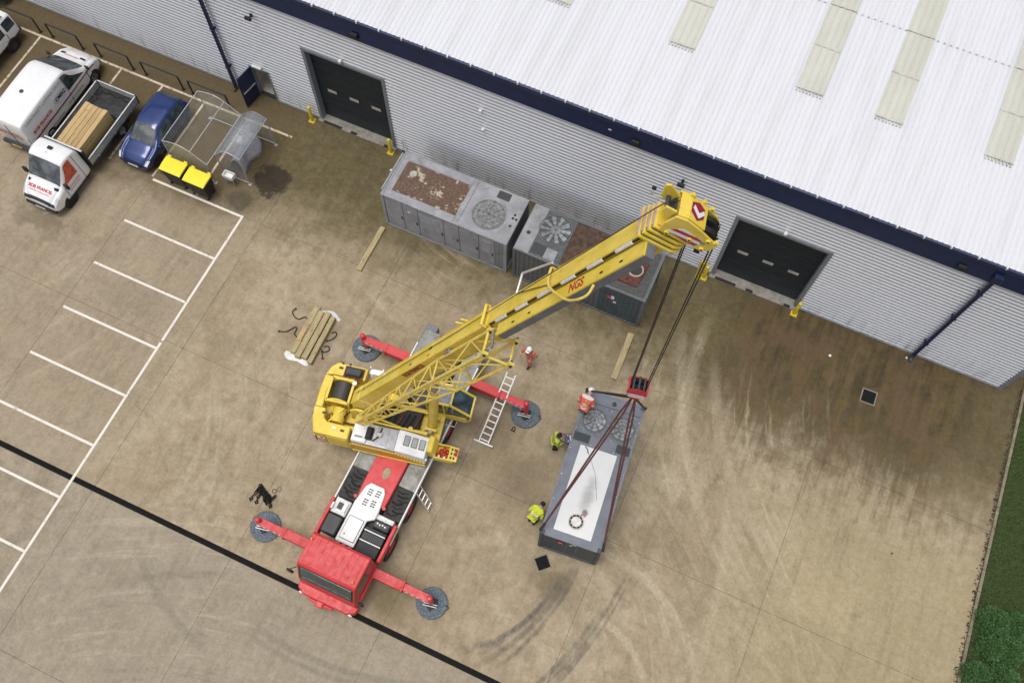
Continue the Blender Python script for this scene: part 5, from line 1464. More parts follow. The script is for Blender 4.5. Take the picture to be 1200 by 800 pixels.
# fins and lugs
m = hmb(); m.prism([(20.55, .58), (20.75, .95), (21.25, 1.12), (21.36, 1.02), (21.10, .60)], .12, .17, 'y'); m.build('rope_fin', Y, hd, bevel=.01)
m = hmb(); m.prism([(20.60, .58), (20.80, .86), (21.05, .90), (21.05, .58)], -.22, -.17, 'y'); m.build('rope_fin', Y, hd, bevel=.01)
m = hmb(); m.cyl((20.9, -.2, .80), (20.9, .15, .80), .06, 12); m.build('guide_roller', DG, hd)
m = hmb(); m.bx(20.62, 21.02, -.18, .12, .60, .66); m.build('fin_base', DG, hd)
for (s, y, n) in ((21.16, .26, .30), (21.05, .30, -.10), (20.92, .31, -.42), (20.75, -.30, -.78)):
    m = hmb(); m.prism([(s - .06, n - .06), (s + .08, n - .03), (s + .10, n + .06), (s - .04, n + .08)], y - .03, y + .05, 'y'); m.build('lug', Y, hd, bevel=.01)
m = hmb(); m.tube([(20.2, .32, .62), (20.25, .36, .95), (20.5, .36, 1.0)], .02, 6); m.build('anemometer_arm', ALU(), hd); m = hmb(); m.lathe([(.05, 0), (.05, .08), (.01, .1)], 8, Matrix.Translation((20.5, .36, .98))); m.build('anemometer', BK, hd)
# brackets, handrail and loop over the boom
m = bmb(); m.tube([(12.12, .33, .52), (12.14, .33, .66), (12.14, -.30, .66), (12.12, -.30, .50)], .045, 8); m.build('rest_bracket', Y, bo)
gl = [(15.70, .28, .40), (15.72, .30, .58), (15.74, .22, .63), (15.74, -.22, .62), (16.3, -.62, .64), (16.9, -1.0, .58), (17.3, -1.1, .52), (17.7, -1.08, .46), (17.75, -.80, .40)]
for _ in range(2):                       # round the corners off
    gl = [gl[0]] + [tuple(lerp(a[d], b[d], f) for d in range(3)) for a, b in zip(gl, gl[1:]) for f in (.25, .75)] + [gl[-1]]
m = bmb(); m.tube(gl, .033, 8); m.build('guard_loop', LATY(), bo, smooth='auto')
m = bmb(); m.tube([(15.75, .40, .62), (14.0, .72, .60), (13.88, .16, .58)], .032, 8); m.build('handrail', ALU(), bo)
m = bmb(); m.tube([(13.88, .16, .57), (15.7, -.18, .57)], .014, 6); m.build('stay_wire', RUST(), bo)
for s in (10.2, 10.55):
    m = bmb(); m.prism([(s - .1, .5), (s, .74), (s + .12, .5)], .29, .33, 'y'); m.build('stud', Y, bo)

# ---- folding jib: box section and lattice section stowed on the right of the boom
jb = grp('folding_jib')
GSID = pm('jib_side_grey', (0.13, 0.135, 0.15), .55, var=.2, dirt=.3, dirtc=(.2, .18, .15))
m = bmb(); m.bx(12.7, 19.62, -.685, -.305, .34, .385); m.build('box_top', Y, jb)
m = bmb(); m.bx(12.7, 19.62, -.68, -.31, .10, .339); m.build('box_side', GSID, jb, bevel=.01)
for s in (13.6, 14.5, 17.9, 18.7):
    m = bmb(); m.bx(s, s + .12, -.56, -.52, .386, .40); m.build('bolt_slot', BK, jb)
m = bmb(); m.bx(12.7, 19.6, -.305, -.285, .20, .26); m.build('slide_rail', BK, jb)
lettering('NGS', .34, LRR, jb, B3 @ Vector((16.85, -.495, .389)), B3.to_3x3() @ Vector((1, 0, 0)), B3.to_3x3() @ Vector((0, 1, 0)), bold=.010)
L0, L1, L2 = .75, 8.6, 12.2
def chord(c):                                  # corner paths: narrow tip, then full section
    io, tb = c
    y = lambda s: -(lerp(.74, .40, min(1, (s - L0) / (L1 - L0))) if io == 'i' else lerp(1.00, 1.12, min(1, (s - L0) / (L1 - L0))))
    n = lambda s: (lerp(.22, .40, min(1, (s - L0) / (L1 - L0))) if tb == 't' else lerp(-.10, -.44, min(1, (s - L0) / (L1 - L0))))
    return lambda s: Vector((s, y(s), n(s)))
C_ = {k: chord(k) for k in (('i', 't'), ('o', 't'), ('i', 'b'), ('o', 'b'))}
LY = LATY()
for k, f in C_.items():
    m = bmb(); m.tube([f(L0), f(L1), f(L2)], .048, 8); m.build('chord', LY, jb)
unit = MB(); unit.cyl((0, 0, 0), (1, 0, 0), 1, 7); um = unit.mesh('brace'); um.materials.append(LY); um.polygons.foreach_set('use_smooth', [len(p.vertices) == 4 for p in um.polygons])
def brace(a, b, r=.026):
    a = B3 @ a; b = B3 @ b; d = b - a
    q = d.to_track_quat('X', 'Z').to_matrix().to_4x4()
    o = link('brace', um, None, jb)
    o.matrix_local = Matrix.Translation(a) @ q @ Matrix.Diagonal((d.length, r, r, 1))
def zig(A, B, n, s0, s1):
    for i in range(n):
        a = lerp(s0, s1, i / n); b = lerp(s0, s1, (i + 1) / n)
        if i % 2 == 0: brace(A(a), B(b))
        else: brace(B(a), A(b))
it, ot, ib, ob = C_[('i', 't')], C_[('o', 't')], C_[('i', 'b')], C_[('o', 'b')]
for (A, B, n1, n2) in ((it, ot, 11, 3), (ot, ob, 11, 3), (it, ib, 9, 3), (ib, ob, 9, 3)):
    zig(A, B, n1, L0 + .2, L1); zig(A, B, n2, L1, L2)
for s in (L0 + .05, L1, L2 - .03):
    r = .045 if s > 12 else .03
    brace(it(s), ot(s), r); brace(ot(s), ob(s), r); brace(ob(s), ib(s), r); brace(ib(s), it(s), r)
for f in C_.values():
    p = f(L2)
    m = bmb(); m.bx(p.x - .03, p.x + .16, p.y - .05, p.y + .05, p.z - .08, p.z + .08); m.build('fork_end', LY, jb)
    m = bmb(); m.cyl((p.x + .10, p.y - .10, p.z), (p.x + .10, p.y + .10, p.z), .04, 8); m.build('pin', BK, jb)
m = bmb(); m.cyl((10.9, -.75, -.42), (12.2, -.95, -.44), .06, 10); m.build('chrome_strut', STEEL(), jb)
m = bmb(); m.cyl((12.55, -.50, .42), (12.7, -1.05, .40), .045, 10); m.build('chrome_strut', STEEL(), jb)
m = bmb(); m.bx(L0 - .15, L0 + .12, -1.02, -.70, -.16, .28); m.build('tip_plate', LY, jb, bevel=.02)
m = bmb(); m.bx(9.2, 9.6, -.42, -.28, .30, .50); m.build('stow_latch', STEEL(), jb, bevel=.02)
m = bmb(); m.bx(4.6, 4.95, -1.0, -.75, .15, .42); m.build('jib_sheave_box', Y, jb, bevel=.03)

# ---- decals, grease nipples and hose runs that break up the paint
DEC = [LBLK, W_, LRED, pm('decal_blue', (.03, .08, .25), .4)]
r3 = random.Random(5)
for k in range(14):
    s = r3.uniform(1.5, 11.8); y = r3.uniform(-.18, .18); w = r3.uniform(.05, .11); l = r3.uniform(.08, .22)
    m = bmb(); m.bx(s, s + l, y - w / 2, y + w / 2, .551, .554); m.build('decal', DEC[k % 4] if k % 3 == 0 else LY, bo)
for (u, v, k) in ((-3.2, 1.25, 0), (-2.4, 1.2, 2), (-2.4, -1.25, 0), (-2.75, -1.2, 1), (-3.3, -.7, 0)):
    m = smb(); m.bx(u, u + .16, v, v + .09, 2.785, 2.79); m.build('decal', DEC[k], cwt)
for s in np.arange(1.2, 12.0, .6):
    m = bmb(); m.cyl((s, -.292, -.05), (s, -.305, -.05), .022, 8); m.build('rivet', Y, bo)
# ---- hoist rope falls to the hook block
SHV = BM @ HS @ Vector((20.55, 0, -.52))
ud = Vector((math.cos(AZ), math.sin(AZ), 0)); vd = Vector((-math.sin(AZ), math.cos(AZ), 0))
HK = Vector((8.62, -10.80, 10.75))
HKX = HK + Vector((0, 0, .41))
ropem = pm('steel_rope', (0.020, 0.019, 0.018), 0.6, 0.2, dirt=.2)
for (du, dv) in ((-.29, -.13), (-.29, .13), (.29, -.13), (.29, .13)):
    a = SHV + ud * du + vd * dv; b = HKX + ud * du * .82 + vd * dv * .8
    m = MB(TI); m.cyl(a, b, .017, 7); m.build('hoist_rope', ropem, crane)
m = bmb(); m.tube([(1.0, 0, .62), (10, .05, .60), (20.3, 0, .72), (20.75, 0, .70), (20.9, .0, .55)], .013, 6); m.build('hoist_rope', ropem, crane)
# overhoist weight hanging beside the falls
a = SHV + ud * .30 + vd * .2
m = MB(TI); m.cyl(a, a - Vector((0, 0, 1.7)), .010, 6); ow = m.build('overhoist_chain', ropem, crane)
m = MB(TI); m.cyl(a - Vector((0, 0, 1.7)), a - Vector((0, 0, 2.5)), .07, 12); m.build('overhoist_weight', Y, ow, smooth='auto')
m = MB(TI); m.bx(a.x - .32, a.x - .18, a.y - .08, a.y + .08, a.z - 1.35, a.z - .95); m.build('limit_switch', BK, ow, bevel=.02)

# ---- hook block
hb = thing('hook_block', 'red crane hook block with white stripes hanging above the grey container', 'hook block', HK, AZ)
hb.scale = (.82, .82, .82)
HR = pm('hook_red', (.48, .016, .035), .45, var=.15, dirt=.3, dirtc=(.08, .02, .02))
cheek = [(-.40, .42), (-.30, .72), (0, .86), (.30, .72), (.40, .42), (.30, .05), (.16, -.12), (-.16, -.12), (-.30, .05)]
for v in (-.24, .24):
    m = MB(); m.prism(cheek, v - .03, v + .03, 'y'); m.build('cheek_plate', HR, hb, bevel=.02)
    for zz in (.02, .20):
        m = MB(); s = 1 if v > 0 else -1; m.bx(-.30, .30, min(v + s * .031, v + s * .04), max(v + s * .031, v + s * .04), zz, zz + .09); m.build('white_stripe', W_, hb)
for v in (-.12, .12):
    m = MB(); m.lathe([(.33, -.07), (.36, -.06), (.30, -.01), (.30, .01), (.36, .06), (.33, .07), (.05, .07)], 28, Matrix.Translation((0, v, .50)) @ Matrix.Rotation(R(90), 4, 'X')); m.build('sheave', BK, hb, smooth='auto')
for k in range(5):
    a = R(30 + 30 * k)
    m = MB(); m.bar((.40 * math.cos(a), -.26, .50 + .38 * math.sin(a)), (.40 * math.cos(a), .26, .50 + .38 * math.sin(a)), .07, .05, up=(0, 0, 1)); m.build('rope_guard', HR if k in (0, 4) else DG, hb)
m = MB(); m.bx(-.16, .16, -.20, .20, -.14, -.02); m.build('trunnion', W_, hb, bevel=.02)
m = MB(); m.cyl((0, 0, -.14), (0, 0, -.26), .075, 12)
hk = [(.0, -.24), (.03, -.34), (.15, -.42), (.19, -.56), (.10, -.70), (-.04, -.72), (-.16, -.64), (-.20, -.52), (-.15, -.44)]
m.tube([(a, 0, b) for a, b in hk], [.075, .075, .075, .085, .09, .085, .07, .055, .03], 10); m.build('hook', HR, hb, smooth=True)
# ================================================================== GENERATOR CONTAINERS, SLINGS
CGL = pm('container_blue_grey', (0.155, 0.165, 0.20), 0.55, var=.12, scale=2, dirt=.35, dirtc=(.10, .095, .09))
CGD = pm('container_dark_teal', (0.040, 0.055, 0.068), 0.55, var=.2, dirt=.3, dirtc=(.09, .085, .08))
CG1 = pm('container_faded_grey', (0.29, 0.295, 0.32), 0.65, var=.18, scale=1.6, dirt=.55, dirtc=(.13, .12, .09), dscale=1.1)
MESH = NT('fan_guard_mesh'); _o = MESH.xyz(MESH.pos())
_g = MESH.m('MAXIMUM', MESH.ss(MESH.m('ABSOLUTE', MESH.sub(MESH.m('FRACT', MESH.mul(_o[0], 22)), .5)), .30, .42), MESH.ss(MESH.m('ABSOLUTE', MESH.sub(MESH.m('FRACT', MESH.mul(_o[1], 22)), .5)), .30, .42))
MESH.col(MESH.mix(MESH.ss(MESH.noise(7, 4), .35, .65), (0.20, 0.205, 0.21), (0.30, 0.305, 0.31))); MESH.rough(.6)
MESH.put(MESH.bsdf.inputs['Alpha'], MESH.ss(_g, 0, 1, .38, 1.0))
BLADE = pm('fan_blade_alloy', (0.25, 0.265, 0.28), .5, .3, var=.15, dirt=.4, dirtc=(.2, .19, .17))
VOID = pm('fan_void', (0.025, 0.028, 0.03), .9, dirt=0)

def fan(parent, x, y, z, r, n=9, hub=.10, bl=BLADE, wide=.20):
    e = MB(); e.lathe([(r * 1.02, z - .20), (r * 1.02, z + .03), (r * .985, z + .03), (r * .985, z - .02)], 36, Matrix.Translation((x, y, 0)))
    f = e.build('fan_housing', GREY(), parent)
    e = MB(); e.lathe([(r * .98, z - .032), (r * .98, z - .022), (.02, z - .021)], 36, Matrix.Translation((x, y, 0))); e.build('fan_void', VOID, f)
    for k in range(n):
        a = 2 * math.pi * k / n + .2
        m = MB(Matrix.Translation((x, y, z + .0)) @ Matrix.Rotation(a, 4, 'Z'))
        m._add([(hub * .8, -wide * r * .45, -.012), (r * .90, -wide * r, -.016), (r * .95, wide * r * .75, .016), (hub * .8, wide * r * .45, .012)], [(0, 1, 2, 3)])
        m.build('fan_blade', bl, f, solid=.012)
    m = MB(); m.cyl((x, y, z - .12), (x, y, z + .012), hub, 20); m.build('fan_hub', bl, f, smooth='auto')
    for q in range(3):
        rr = r * (.34 + .3 * q)
        m = MB(); m.tube([(x + rr * math.cos(t), y + rr * math.sin(t), z + .045) for t in np.linspace(0, 2 * math.pi, 33)[:-1]], .006, 5, closed=True); m.build('guard_ring', DKG(), f)
    for q in range(4):
        a = math.pi * q / 4
        m = MB(); m.bar((x - r * math.cos(a), y - r * math.sin(a), z + .055), (x + r * math.cos(a), y + r * math.sin(a), z + .055), .008, .006); m.build('guard_spoke', DKG(), f)
    return f

# ---------------------------------------------------------------- the lifted set
LC = Vector((8.22, -11.35, 0.25)); LRZ = R(5.5)
lift = thing('generator_container', 'blue grey generator container with white roof panel hanging in brown slings', 'container', LC, LRZ, 'containerised generators')
HX, HY, H = 1.20, 3.03, 2.60
m = MB(); m.bx(-HX + .05, HX - .05, -HY + .05, HY - .05, .14, H - .02); m.build('casing', CGL, lift)
for sx in (-1, 1):                                 # framed rails and posts
    m = MB(); m.bx(sx * HX - .07 if sx > 0 else -HX, sx * HX if sx > 0 else -HX + .07, -HY + .16, HY - .16, 0, .16); m.build('bottom_rail', CGD, lift)
    m = MB(); m.bx(HX - .09 if sx > 0 else -HX, HX if sx > 0 else -HX + .09, -HY + .16, HY - .16, H - .12, H); m.build('top_rail', CGL, lift)
    for sy in (-1, 1):
        m = MB(); m.bx(HX - .12 if sx > 0 else -HX, HX if sx > 0 else -HX + .12, HY - .12 if sy > 0 else -HY, HY if sy > 0 else -HY + .12, .13, H - .13); m.build('corner_post', CGD, lift)
        for zz in (0, H - .12):
            m = MB(); m.bx(sx * HX - (.17 if sx > 0 else 0), sx * HX + (0 if sx > 0 else .17), sy * HY - (.18 if sy > 0 else 0), sy * HY + (0 if sy > 0 else .18), zz, zz + .122); m.build('corner_casting', CGD, lift, bevel=.015)
for sy in (-1, 1):
    m = MB(); m.bx(-HX + .17, HX - .17, HY - .10 if sy > 0 else -HY, HY if sy > 0 else -HY + .10, H - .12, H); m.build('end_header', CGL, lift)
    m = MB(); m.bx(-HX + .17, HX - .17, HY - .10 if sy > 0 else -HY, HY if sy > 0 else -HY + .10, 0, .14); m.build('end_sill', CGD, lift)
# side doors and louvres
for sx in (-1, 1):
    for k in range(5):
        y0 = -2.75 + k * 1.1
        m = MB(); m.bx(min(sx * 1.152, sx * 1.175), max(sx * 1.152, sx * 1.175), y0, y0 + 1.05, .25, 2.38); d = m.build('side_door', CGL, lift, bevel=.008)
        m = MB(); m.bx(min(sx * 1.176, sx * 1.20), max(sx * 1.176, sx * 1.20), y0 + .9, y0 + .96, 1.1, 1.35); m.build('handle', BLK(), d)
        if k in (0, 3, 4):
            for q in range(8):
                m = MB(); m.bx(min(sx * 1.176, sx * 1.195), max(sx * 1.176, sx * 1.195), y0 + .12, y0 + .85, 1.45 + q * .1, 1.51 + q * .1); m.build('louvre', CGD, d)
# near end: three dark panels, a red badge and a label
for k, (x0, x1) in enumerate(((-1.07, -.12), (-.10, .28), (.30, 1.07))):
    m = MB(); m.bx(x0, x1, -2.99, -2.965 - .01 * (k != 1), .18, 2.42); m.build('end_panel', CGD, lift, bevel=.01)
m = MB(); m.lathe([(.17, 0), (.17, .02), (.01, .022)], 24, Matrix.Translation((-.36, -2.992, 2.0)) @ Matrix.Rotation(R(90), 4, 'X')); bd = m.build('badge', LBLK, lift)
m = MB(); m.lathe([(.13, 0), (.13, .01), (.09, .012), (.09, .005), (.01, .005)], 24, Matrix.Translation((-.36, -3.013, 2.0)) @ Matrix.Rotation(R(90), 4, 'X')); m.build('badge_face', LRED, bd)
m = MB(); m.bx(-.41, -.31, -3.03, -3.022, 1.93, 2.07); m.build('badge_mark', pm('badge_pink', (.6, .2, .16), .5), bd)
m = MB(); m.bx(.05, .24, -2.995, -2.985, 2.18, 2.27); m.build('label_plate', W_ := WHT(), lift)
m = MB(); m.bx(-.02, .10, -2.995, -2.985, 1.92, 2.0); m.build('label_plate', W_, lift)
# roof
WPAN = NT('stained_white_panel'); _o = WPAN.xyz(WPAN.objc())
_dx = WPAN.mul(WPAN.sub(_o[0], .10), 2.6); _dy = WPAN.mul(WPAN.add(_o[1], 1.15), .95)
_d = WPAN.add(WPAN.m('SQRT', WPAN.add(WPAN.mul(_dx, _dx), WPAN.mul(_dy, _dy))), WPAN.mul(WPAN.sub(WPAN.noise(3, 4), .5), .9))
_b = WPAN.mix(WPAN.ss(_d, 1.0, .1, 0, .62), WPAN.mix(WPAN.noise(2, 3), (.58, .58, .575), (.66, .66, .655)), (.22, .215, .21))
_ex = WPAN.mul(WPAN.sub(_o[0], .17), 7.5); _ey = WPAN.mul(WPAN.add(_o[1], 1.78), 6.0)
_e = WPAN.add(WPAN.m('SQRT', WPAN.add(WPAN.mul(_ex, _ex), WPAN.mul(_ey, _ey))), WPAN.mul(WPAN.sub(WPAN.noise(9, 4), .5), .9))
_b = WPAN.mix(WPAN.ss(_e, 1.1, .5, 0, .8), _b, (.12, .055, .03))
WPAN.col(_b); WPAN.rough(.5)
m = MB(); m.bx(-.77, .70, -2.72, .74, H - .02, H + .015); m.build('white_roof_panel', WPAN.mat, lift, bevel=.006)
m = MB(); m.tube([(-.45, .60, H + .02), (.1, -.2, H + .02), (.45, -1.15, H + .02)], .008, 4); m.build('roof_cable', GREY(), lift)
m = MB(); m.tube([(-.58, .72, H + .03), (-.45, .60, H + .06), (-.40, .48, H + .02)], .016, 5); m.build('lifting_loop', BLK(), lift)
m = MB(); m.lathe([(.30, H + .014), (.30, H + .06), (.26, H + .07), (.215, H + .055), (.215, H + .016)], 32, Matrix.Translation((-.04, -2.2, 0))); ex = m.build('exhaust_flange', pm('flange_pale', (.55, .54, .5), .6, dirt=.5, dirtc=(.2, .15, .1)), lift)
m = MB(); m.lathe([(.262, H + .05), (.262, H + .09), (.20, H + .09), (.20, H + .05)], 32, Matrix.Translation((-.04, -2.2, 0))); m.build('flange_ring', pm('burnt_ring', (.035, .026, .018), .8), ex)
for k in range(10):
    a = 2 * math.pi * k / 10
    m = MB(); m.cyl((-.04 + .231 * math.cos(a), -2.2 + .231 * math.sin(a), H + .09), (-.04 + .231 * math.cos(a), -2.2 + .231 * math.sin(a), H + .105), .02, 6); m.build('flange_bolt', pm('flange_pale', (.55, .54, .5), .6), ex)
m = MB(); m.lathe([(.195, H + .05), (.195, H + .066), (.02, H + .07)], 28, Matrix.Translation((-.04, -2.2, 0))); m.build('exhaust_cap', pm('cap_white', (.66, .65, .62), .5, dirt=.3), ex)
m = MB(); m.cyl((0.0, -2.02, H + .05), (.10, -1.86, H + .05), .02, 6); m.build('cap_hinge', RUST(), ex)
for fx in (-.55, .58):
    fan(lift, fx, 1.82, H + .03, .48)
m = MB(); m.bx(-1.10, 1.10, 1.25, 2.46, H - .01, H + .003); m.build('fan_deck', pm('fan_deck_grey', (.14, .155, .175), .6, var=.2, scale=9, dirt=.4), lift)
for (x0, x1) in ((-1.14, -.50), (.58, 1.12)):
    m = MB(); m.bx(x0, x1, .86, 1.20, H - .03, H + .004); gq = m.build('air_grille', pm('grille_green_grey', (.035, .048, .05), .7, var=.4, scale=20), lift)
    for q in range(7):
        m = MB(); m.bx(x0 + .02, x1 - .02, .88 + q * .046, .895 + q * .046, H + .004, H + .016); m.build('slat', CGD, gq)
m = MB(); m.bar((-1.1, 2.55, H + .03), (1.1, 2.55, H + .03), .05, .05); m.build('roof_ridge', CGL, lift)
m = MB(); m.tube([(.06 * math.cos(t), 2.72 + .06 * math.sin(t), H + .05) for t in np.linspace(0, 2 * math.pi, 17)[:-1]], .022, 6, closed=True); m.build('lifting_eye', BLK(), lift)
bl_me = MB(); bl_me.lathe([(.022, 0), (.022, .012), (.012, .022), (.002, .023)], 8); bl_m = bl_me.mesh('roof_bolt'); bl_m.materials.append(pm('bolt_pale', (.62, .60, .55), .5, .3))
for (x, y) in [(-1.13, 2.4), (-1.13, 1.9), (-1.13, 1.35), (-1.1, .5), (-1.12, -.6), (-1.12, -1.6), (1.13, 2.3), (1.13, 1.75), (1.13, 1.25), (1.13, .7), (1.12, .1), (1.12, -.8), (1.12, -1.8), (0.0, 2.42), (-.02, 1.24), (.3, 1.24), (-.4, .83), (.52, .83), (-.9, 2.45), (.9, 2.45), (.02, 1.8)]:
    o = link('roof_bolt', bl_m, None, lift); o.location = (x, y, H + .002)
m = MB(); m.tube([(1.205, -.9, 1.9), (1.23, -1.1, 1.4), (1.22, -1.0, .9)], .02, 6); m.build('hanging_cable', BLK(), lift)

# slings from the hook to the four corner castings
LM4 = Matrix.Translation(LC) @ Matrix.Rotation(LRZ, 4, 'Z')
SL = pm('brown_webbing', (0.12, 0.045, 0.040), 0.8, var=.25, scale=8, dirt=.3, dirtc=(.03, .025, .02))
SLD = pm('black_webbing', (0.030, 0.024, 0.024), 0.8, var=.3, dirt=.2)
hookp = HK + Vector((0, 0, -.62))
for (sx, sy, lab, mat, off) in ((-1, -1, 'long brown sling from the hook to the near left corner of the container', SL, -.05), (1, -1, 'long brown sling from the hook to the near right corner of the container', SL, .05),
                           (-1, 1, 'dark sling from the hook to the far left corner of the container', SLD, -.03), (1, 1, 'dark sling from the hook to the far right corner of the container', SLD, .03)):
    end = LM4 @ Vector((sx * (HX + .02), sy * (HY - .09), H - .02))
    q = thing('lifting_sling', lab, 'sling', end, 0, 'slings on the lifted container')
    d = hookp + Vector((off, 0, 0)) - end
    m = MB(); m.cyl((0, 0, .12), d.normalized() * .55, .052, 8); m.build('lower_eye', SLD, q)
    L_ = d.length; dn = d.normalized(); sidev = dn.cross(Vector((0, 0, 1))).normalized()
    for sg in (-1, 1):
        m = MB(); m.tube([tuple(dn * .5 + sidev * .0), tuple(dn * L_ * .5 + sidev * .035 * sg), tuple(dn * (L_ - .8) + sidev * .055 * sg), tuple(d)], .034, 7); m.build('strand', mat, q)
    m = MB(); s_ = Vector((sx * .06, 0, 0))
    m.tube([(0, -.07, -.02), (0, -.06, .10), (0, 0, .16), (0, .06, .10), (0, .07, -.02)], .025, 7); m.cyl((0, -.11, -.03), (0, .11, -.03), .028, 8); m.build('shackle', STEEL(), q)

# ---------------------------------------------------------------- the grey set standing by the wall (left)
def frame_box(root, hx, hy, h, body, post):
    m = MB(); m.bx(-hx + .05, hx - .05, -hy + .05, hy - .05, .12, h - .03); m.build('casing', body, root)
    for sx in (-1, 1):
        for sy in (-1, 1):
            m = MB(); m.bx(hx - .13 if sx > 0 else -hx, hx if sx > 0 else -hx + .13, hy - .13 if sy > 0 else -hy, hy if sy > 0 else -hy + .13, .12, h - .12); m.build('corner_post', post, root)
            for zz in (0.001, h - .12):
                m = MB(); m.bx(sx * hx - (.17 if sx > 0 else 0), sx * hx + (0 if sx > 0 else .17), sy * hy - (.17 if sy > 0 else 0), sy * hy + (0 if sy > 0 else .17), zz, zz + .12); m.build('corner_casting', post, root, bevel=.015)
    for sy in (-1, 1):
        for z0 in (.0, h - .11):
            m = MB(); m.bx(-hx + .17, hx - .17, hy - .10 if sy > 0 else -hy, hy if sy > 0 else -hy + .10, z0 + .002, z0 + .11); m.build('long_rail', post, root)
    for sx in (-1, 1):
        for z0 in (.0, h - .11):
            m = MB(); m.bx(hx - .10 if sx > 0 else -hx, hx if sx > 0 else -hx + .10, -hy + .17, hy - .17, z0 + .002, z0 + .11); m.build('end_rail', post, root)
c1 = thing('generator_container', 'faded grey generator container with rusty roof and one round fan by the wall', 'container', (-1.94, -2.63, 0), 0, 'containerised generators')
frame_box(c1, 3.03, 1.22, 2.6, CG1, CG1)
RUSTR = NT('flaking_rust_roof')
_n = RUSTR.noise(1.7, 6, .7); _n2 = RUSTR.noise(9, 4, .7)
RUSTR.col(RUSTR.mix(RUSTR.ss(RUSTR.add(_n, RUSTR.mul(RUSTR.sub(_n2, .5), .25)), .57, .62), RUSTR.mix(RUSTR.ss(_n2, .3, .7), (.085, .052, .036), (.16, .10, .07)), (.40, .35, .27))); RUSTR.rough(.9); RUSTR.bump(_n2, .5, .02)
m = MB(); m.bx(-2.66, .42, -.82, .82, 2.56, 2.575); m.build('rusted_roof_plate', RUSTR.mat, c1)
m = MB(); m.bx(-2.9, .42, .84, 1.12, 2.57, 2.60); m.build('roof_edge', CG1, c1); m = MB(); m.bx(-2.9, .42, -1.12, -.84, 2.57, 2.60); m.build('roof_edge', CG1, c1)
m = MB(); m.lathe([(.16, 2.575), (.16, 2.62), (.02, 2.63)], 20, Matrix.Translation((-2.15, .28, 0))); m.build('exhaust_cover', pm('cover_pale', (.42, .42, .40), .7, dirt=.4), c1)
m = MB(); m.bx(.44, 3.0, -1.18, 1.18, 2.58, 2.62); m.build('fan_deck', CG1, c1, bevel=.01)
m = MB(); m.bx(.62, .66, -1.1, 1.1, 2.62, 2.66); m.build('deck_seam', CG1, c1)
fan(c1, 1.72, -.20, 2.64, .72, 10, .22, pm('blade_dull', (.22, .21, .20), .6, dirt=.5), .15)
m = MB(); m.lathe([(.73, 2.672), (.73, 2.676)], 36, Matrix.Translation((1.72, -.20, 0))); m.build('guard_mesh', MESH.mat, c1)
m = MB(); m.bx(1.66, 2.25, .74, 1.12, 2.62, 2.635); m.build('air_grille', pm('grille_dark', (.05, .055, .055), .8, var=.4, scale=25), c1)
m = MB(); m.cyl((1.05, 1.0, 2.62), (1.05, 1.0, 2.65), .09, 14); m.build('filler', CG1, c1)
for (x, y) in ((2.77, .26), (2.75, .07), (2.91, .07), (2.79, -.32)):
    m = MB(); m.cyl((x, y, 2.62), (x, y, 2.628), .062, 14); m.build('cable_port', LBLK, c1)
m = MB(); m.cyl((-3.05, -1.0, 2.62), (-3.05, 1.05, 2.62), .05, 12); m.build('end_pipe', pm('pipe_grey', (.30, .31, .32), .5), c1)
m = MB(); m.cyl((-3.06, 1.05, 2.62), (-3.06, 1.15, 2.62), .07, 10); m.build('pipe_cap', LBLK, c1)
# front face: doors with frames, vents
CGF = pm('container_front_grey', (0.30, 0.305, 0.335), 0.65, var=.2, scale=1.4, dirt=.5, dirtc=(.15, .14, .10))
xs = [-2.86, -2.0, -1.25, .0, .75, 1.7, 2.45, 2.86]
for k in range(len(xs) - 1):
    if k == 6: continue
    m = MB(); m.bx(xs[k] + .015, xs[k + 1] - .015, -1.205, -1.17, .16, 2.46); d = m.build('door', CGF, c1, bevel=.01)
    m = MB(); m.bx(xs[k + 1] - .12, xs[k + 1] - .06, -1.23, -1.205, 1.1, 1.3); m.build('handle', LBLK, d)
    if k in (2, 5):
        for q in range(9):
            m = MB(); m.bx(xs[k] + .12, xs[k + 1] - .2, -1.222, -1.205, 1.2 + q * .11, 1.26 + q * .11); m.build('louvre', CG1, d)
m = MB(); m.bx(-1.75, -1.62, -1.212, -1.205, 1.9, 2.0); m.build('notice', W_, c1)
for k in range(6):
    m = MB(); m.bx(2.46 + k * .065, 2.49 + k * .065, -1.20, -1.17, .16, 2.46); m.build('corrugation', CG1, c1)

# ---------------------------------------------------------------- the set beside it, half under the boom
c2 = thing('generator_container', 'dark grey ribbed generator container with rusted roof under the boom by the wall', 'container', (4.42, -2.64, 0), 0, 'containerised generators')
CG2 = pm('container_slate', (0.12, 0.125, 0.135), 0.65, var=.2, scale=1.6, dirt=.5, dirtc=(.10, .09, .07))
frame_box(c2, 3.03, 1.23, 2.6, CG2, CG2)
TEAL = pm('container_teal_ribs', (0.055, 0.085, 0.105), .55, var=.2, dirt=.35, dirtc=(.07, .07, .06))
for k in range(26):
    x = -2.86 + k * .221
    m = MB(); m.prism([(x, -1.17), (x + .03, -1.212), (x + .12, -1.212), (x + .15, -1.17)], .12, 2.48); m.build('rib', TEAL if x > .9 else CG2, c2)
m = MB(); m.bx(.95, 2.88, -1.19, -1.172, .13, 2.47); m.build('teal_panel', TEAL, c2)
m = MB(); m.bx(-3.0, -2.35, -1.18, 1.18, 2.58, 2.615); m.build('roof_strip', pm('strip_grey', (.26, .265, .28), .6, dirt=.4), c2)
m = MB(); m.cyl((-2.72, -.25, 2.615), (-2.72, -.25, 2.63), .09, 14); m.build('cable_port', LBLK, c2)
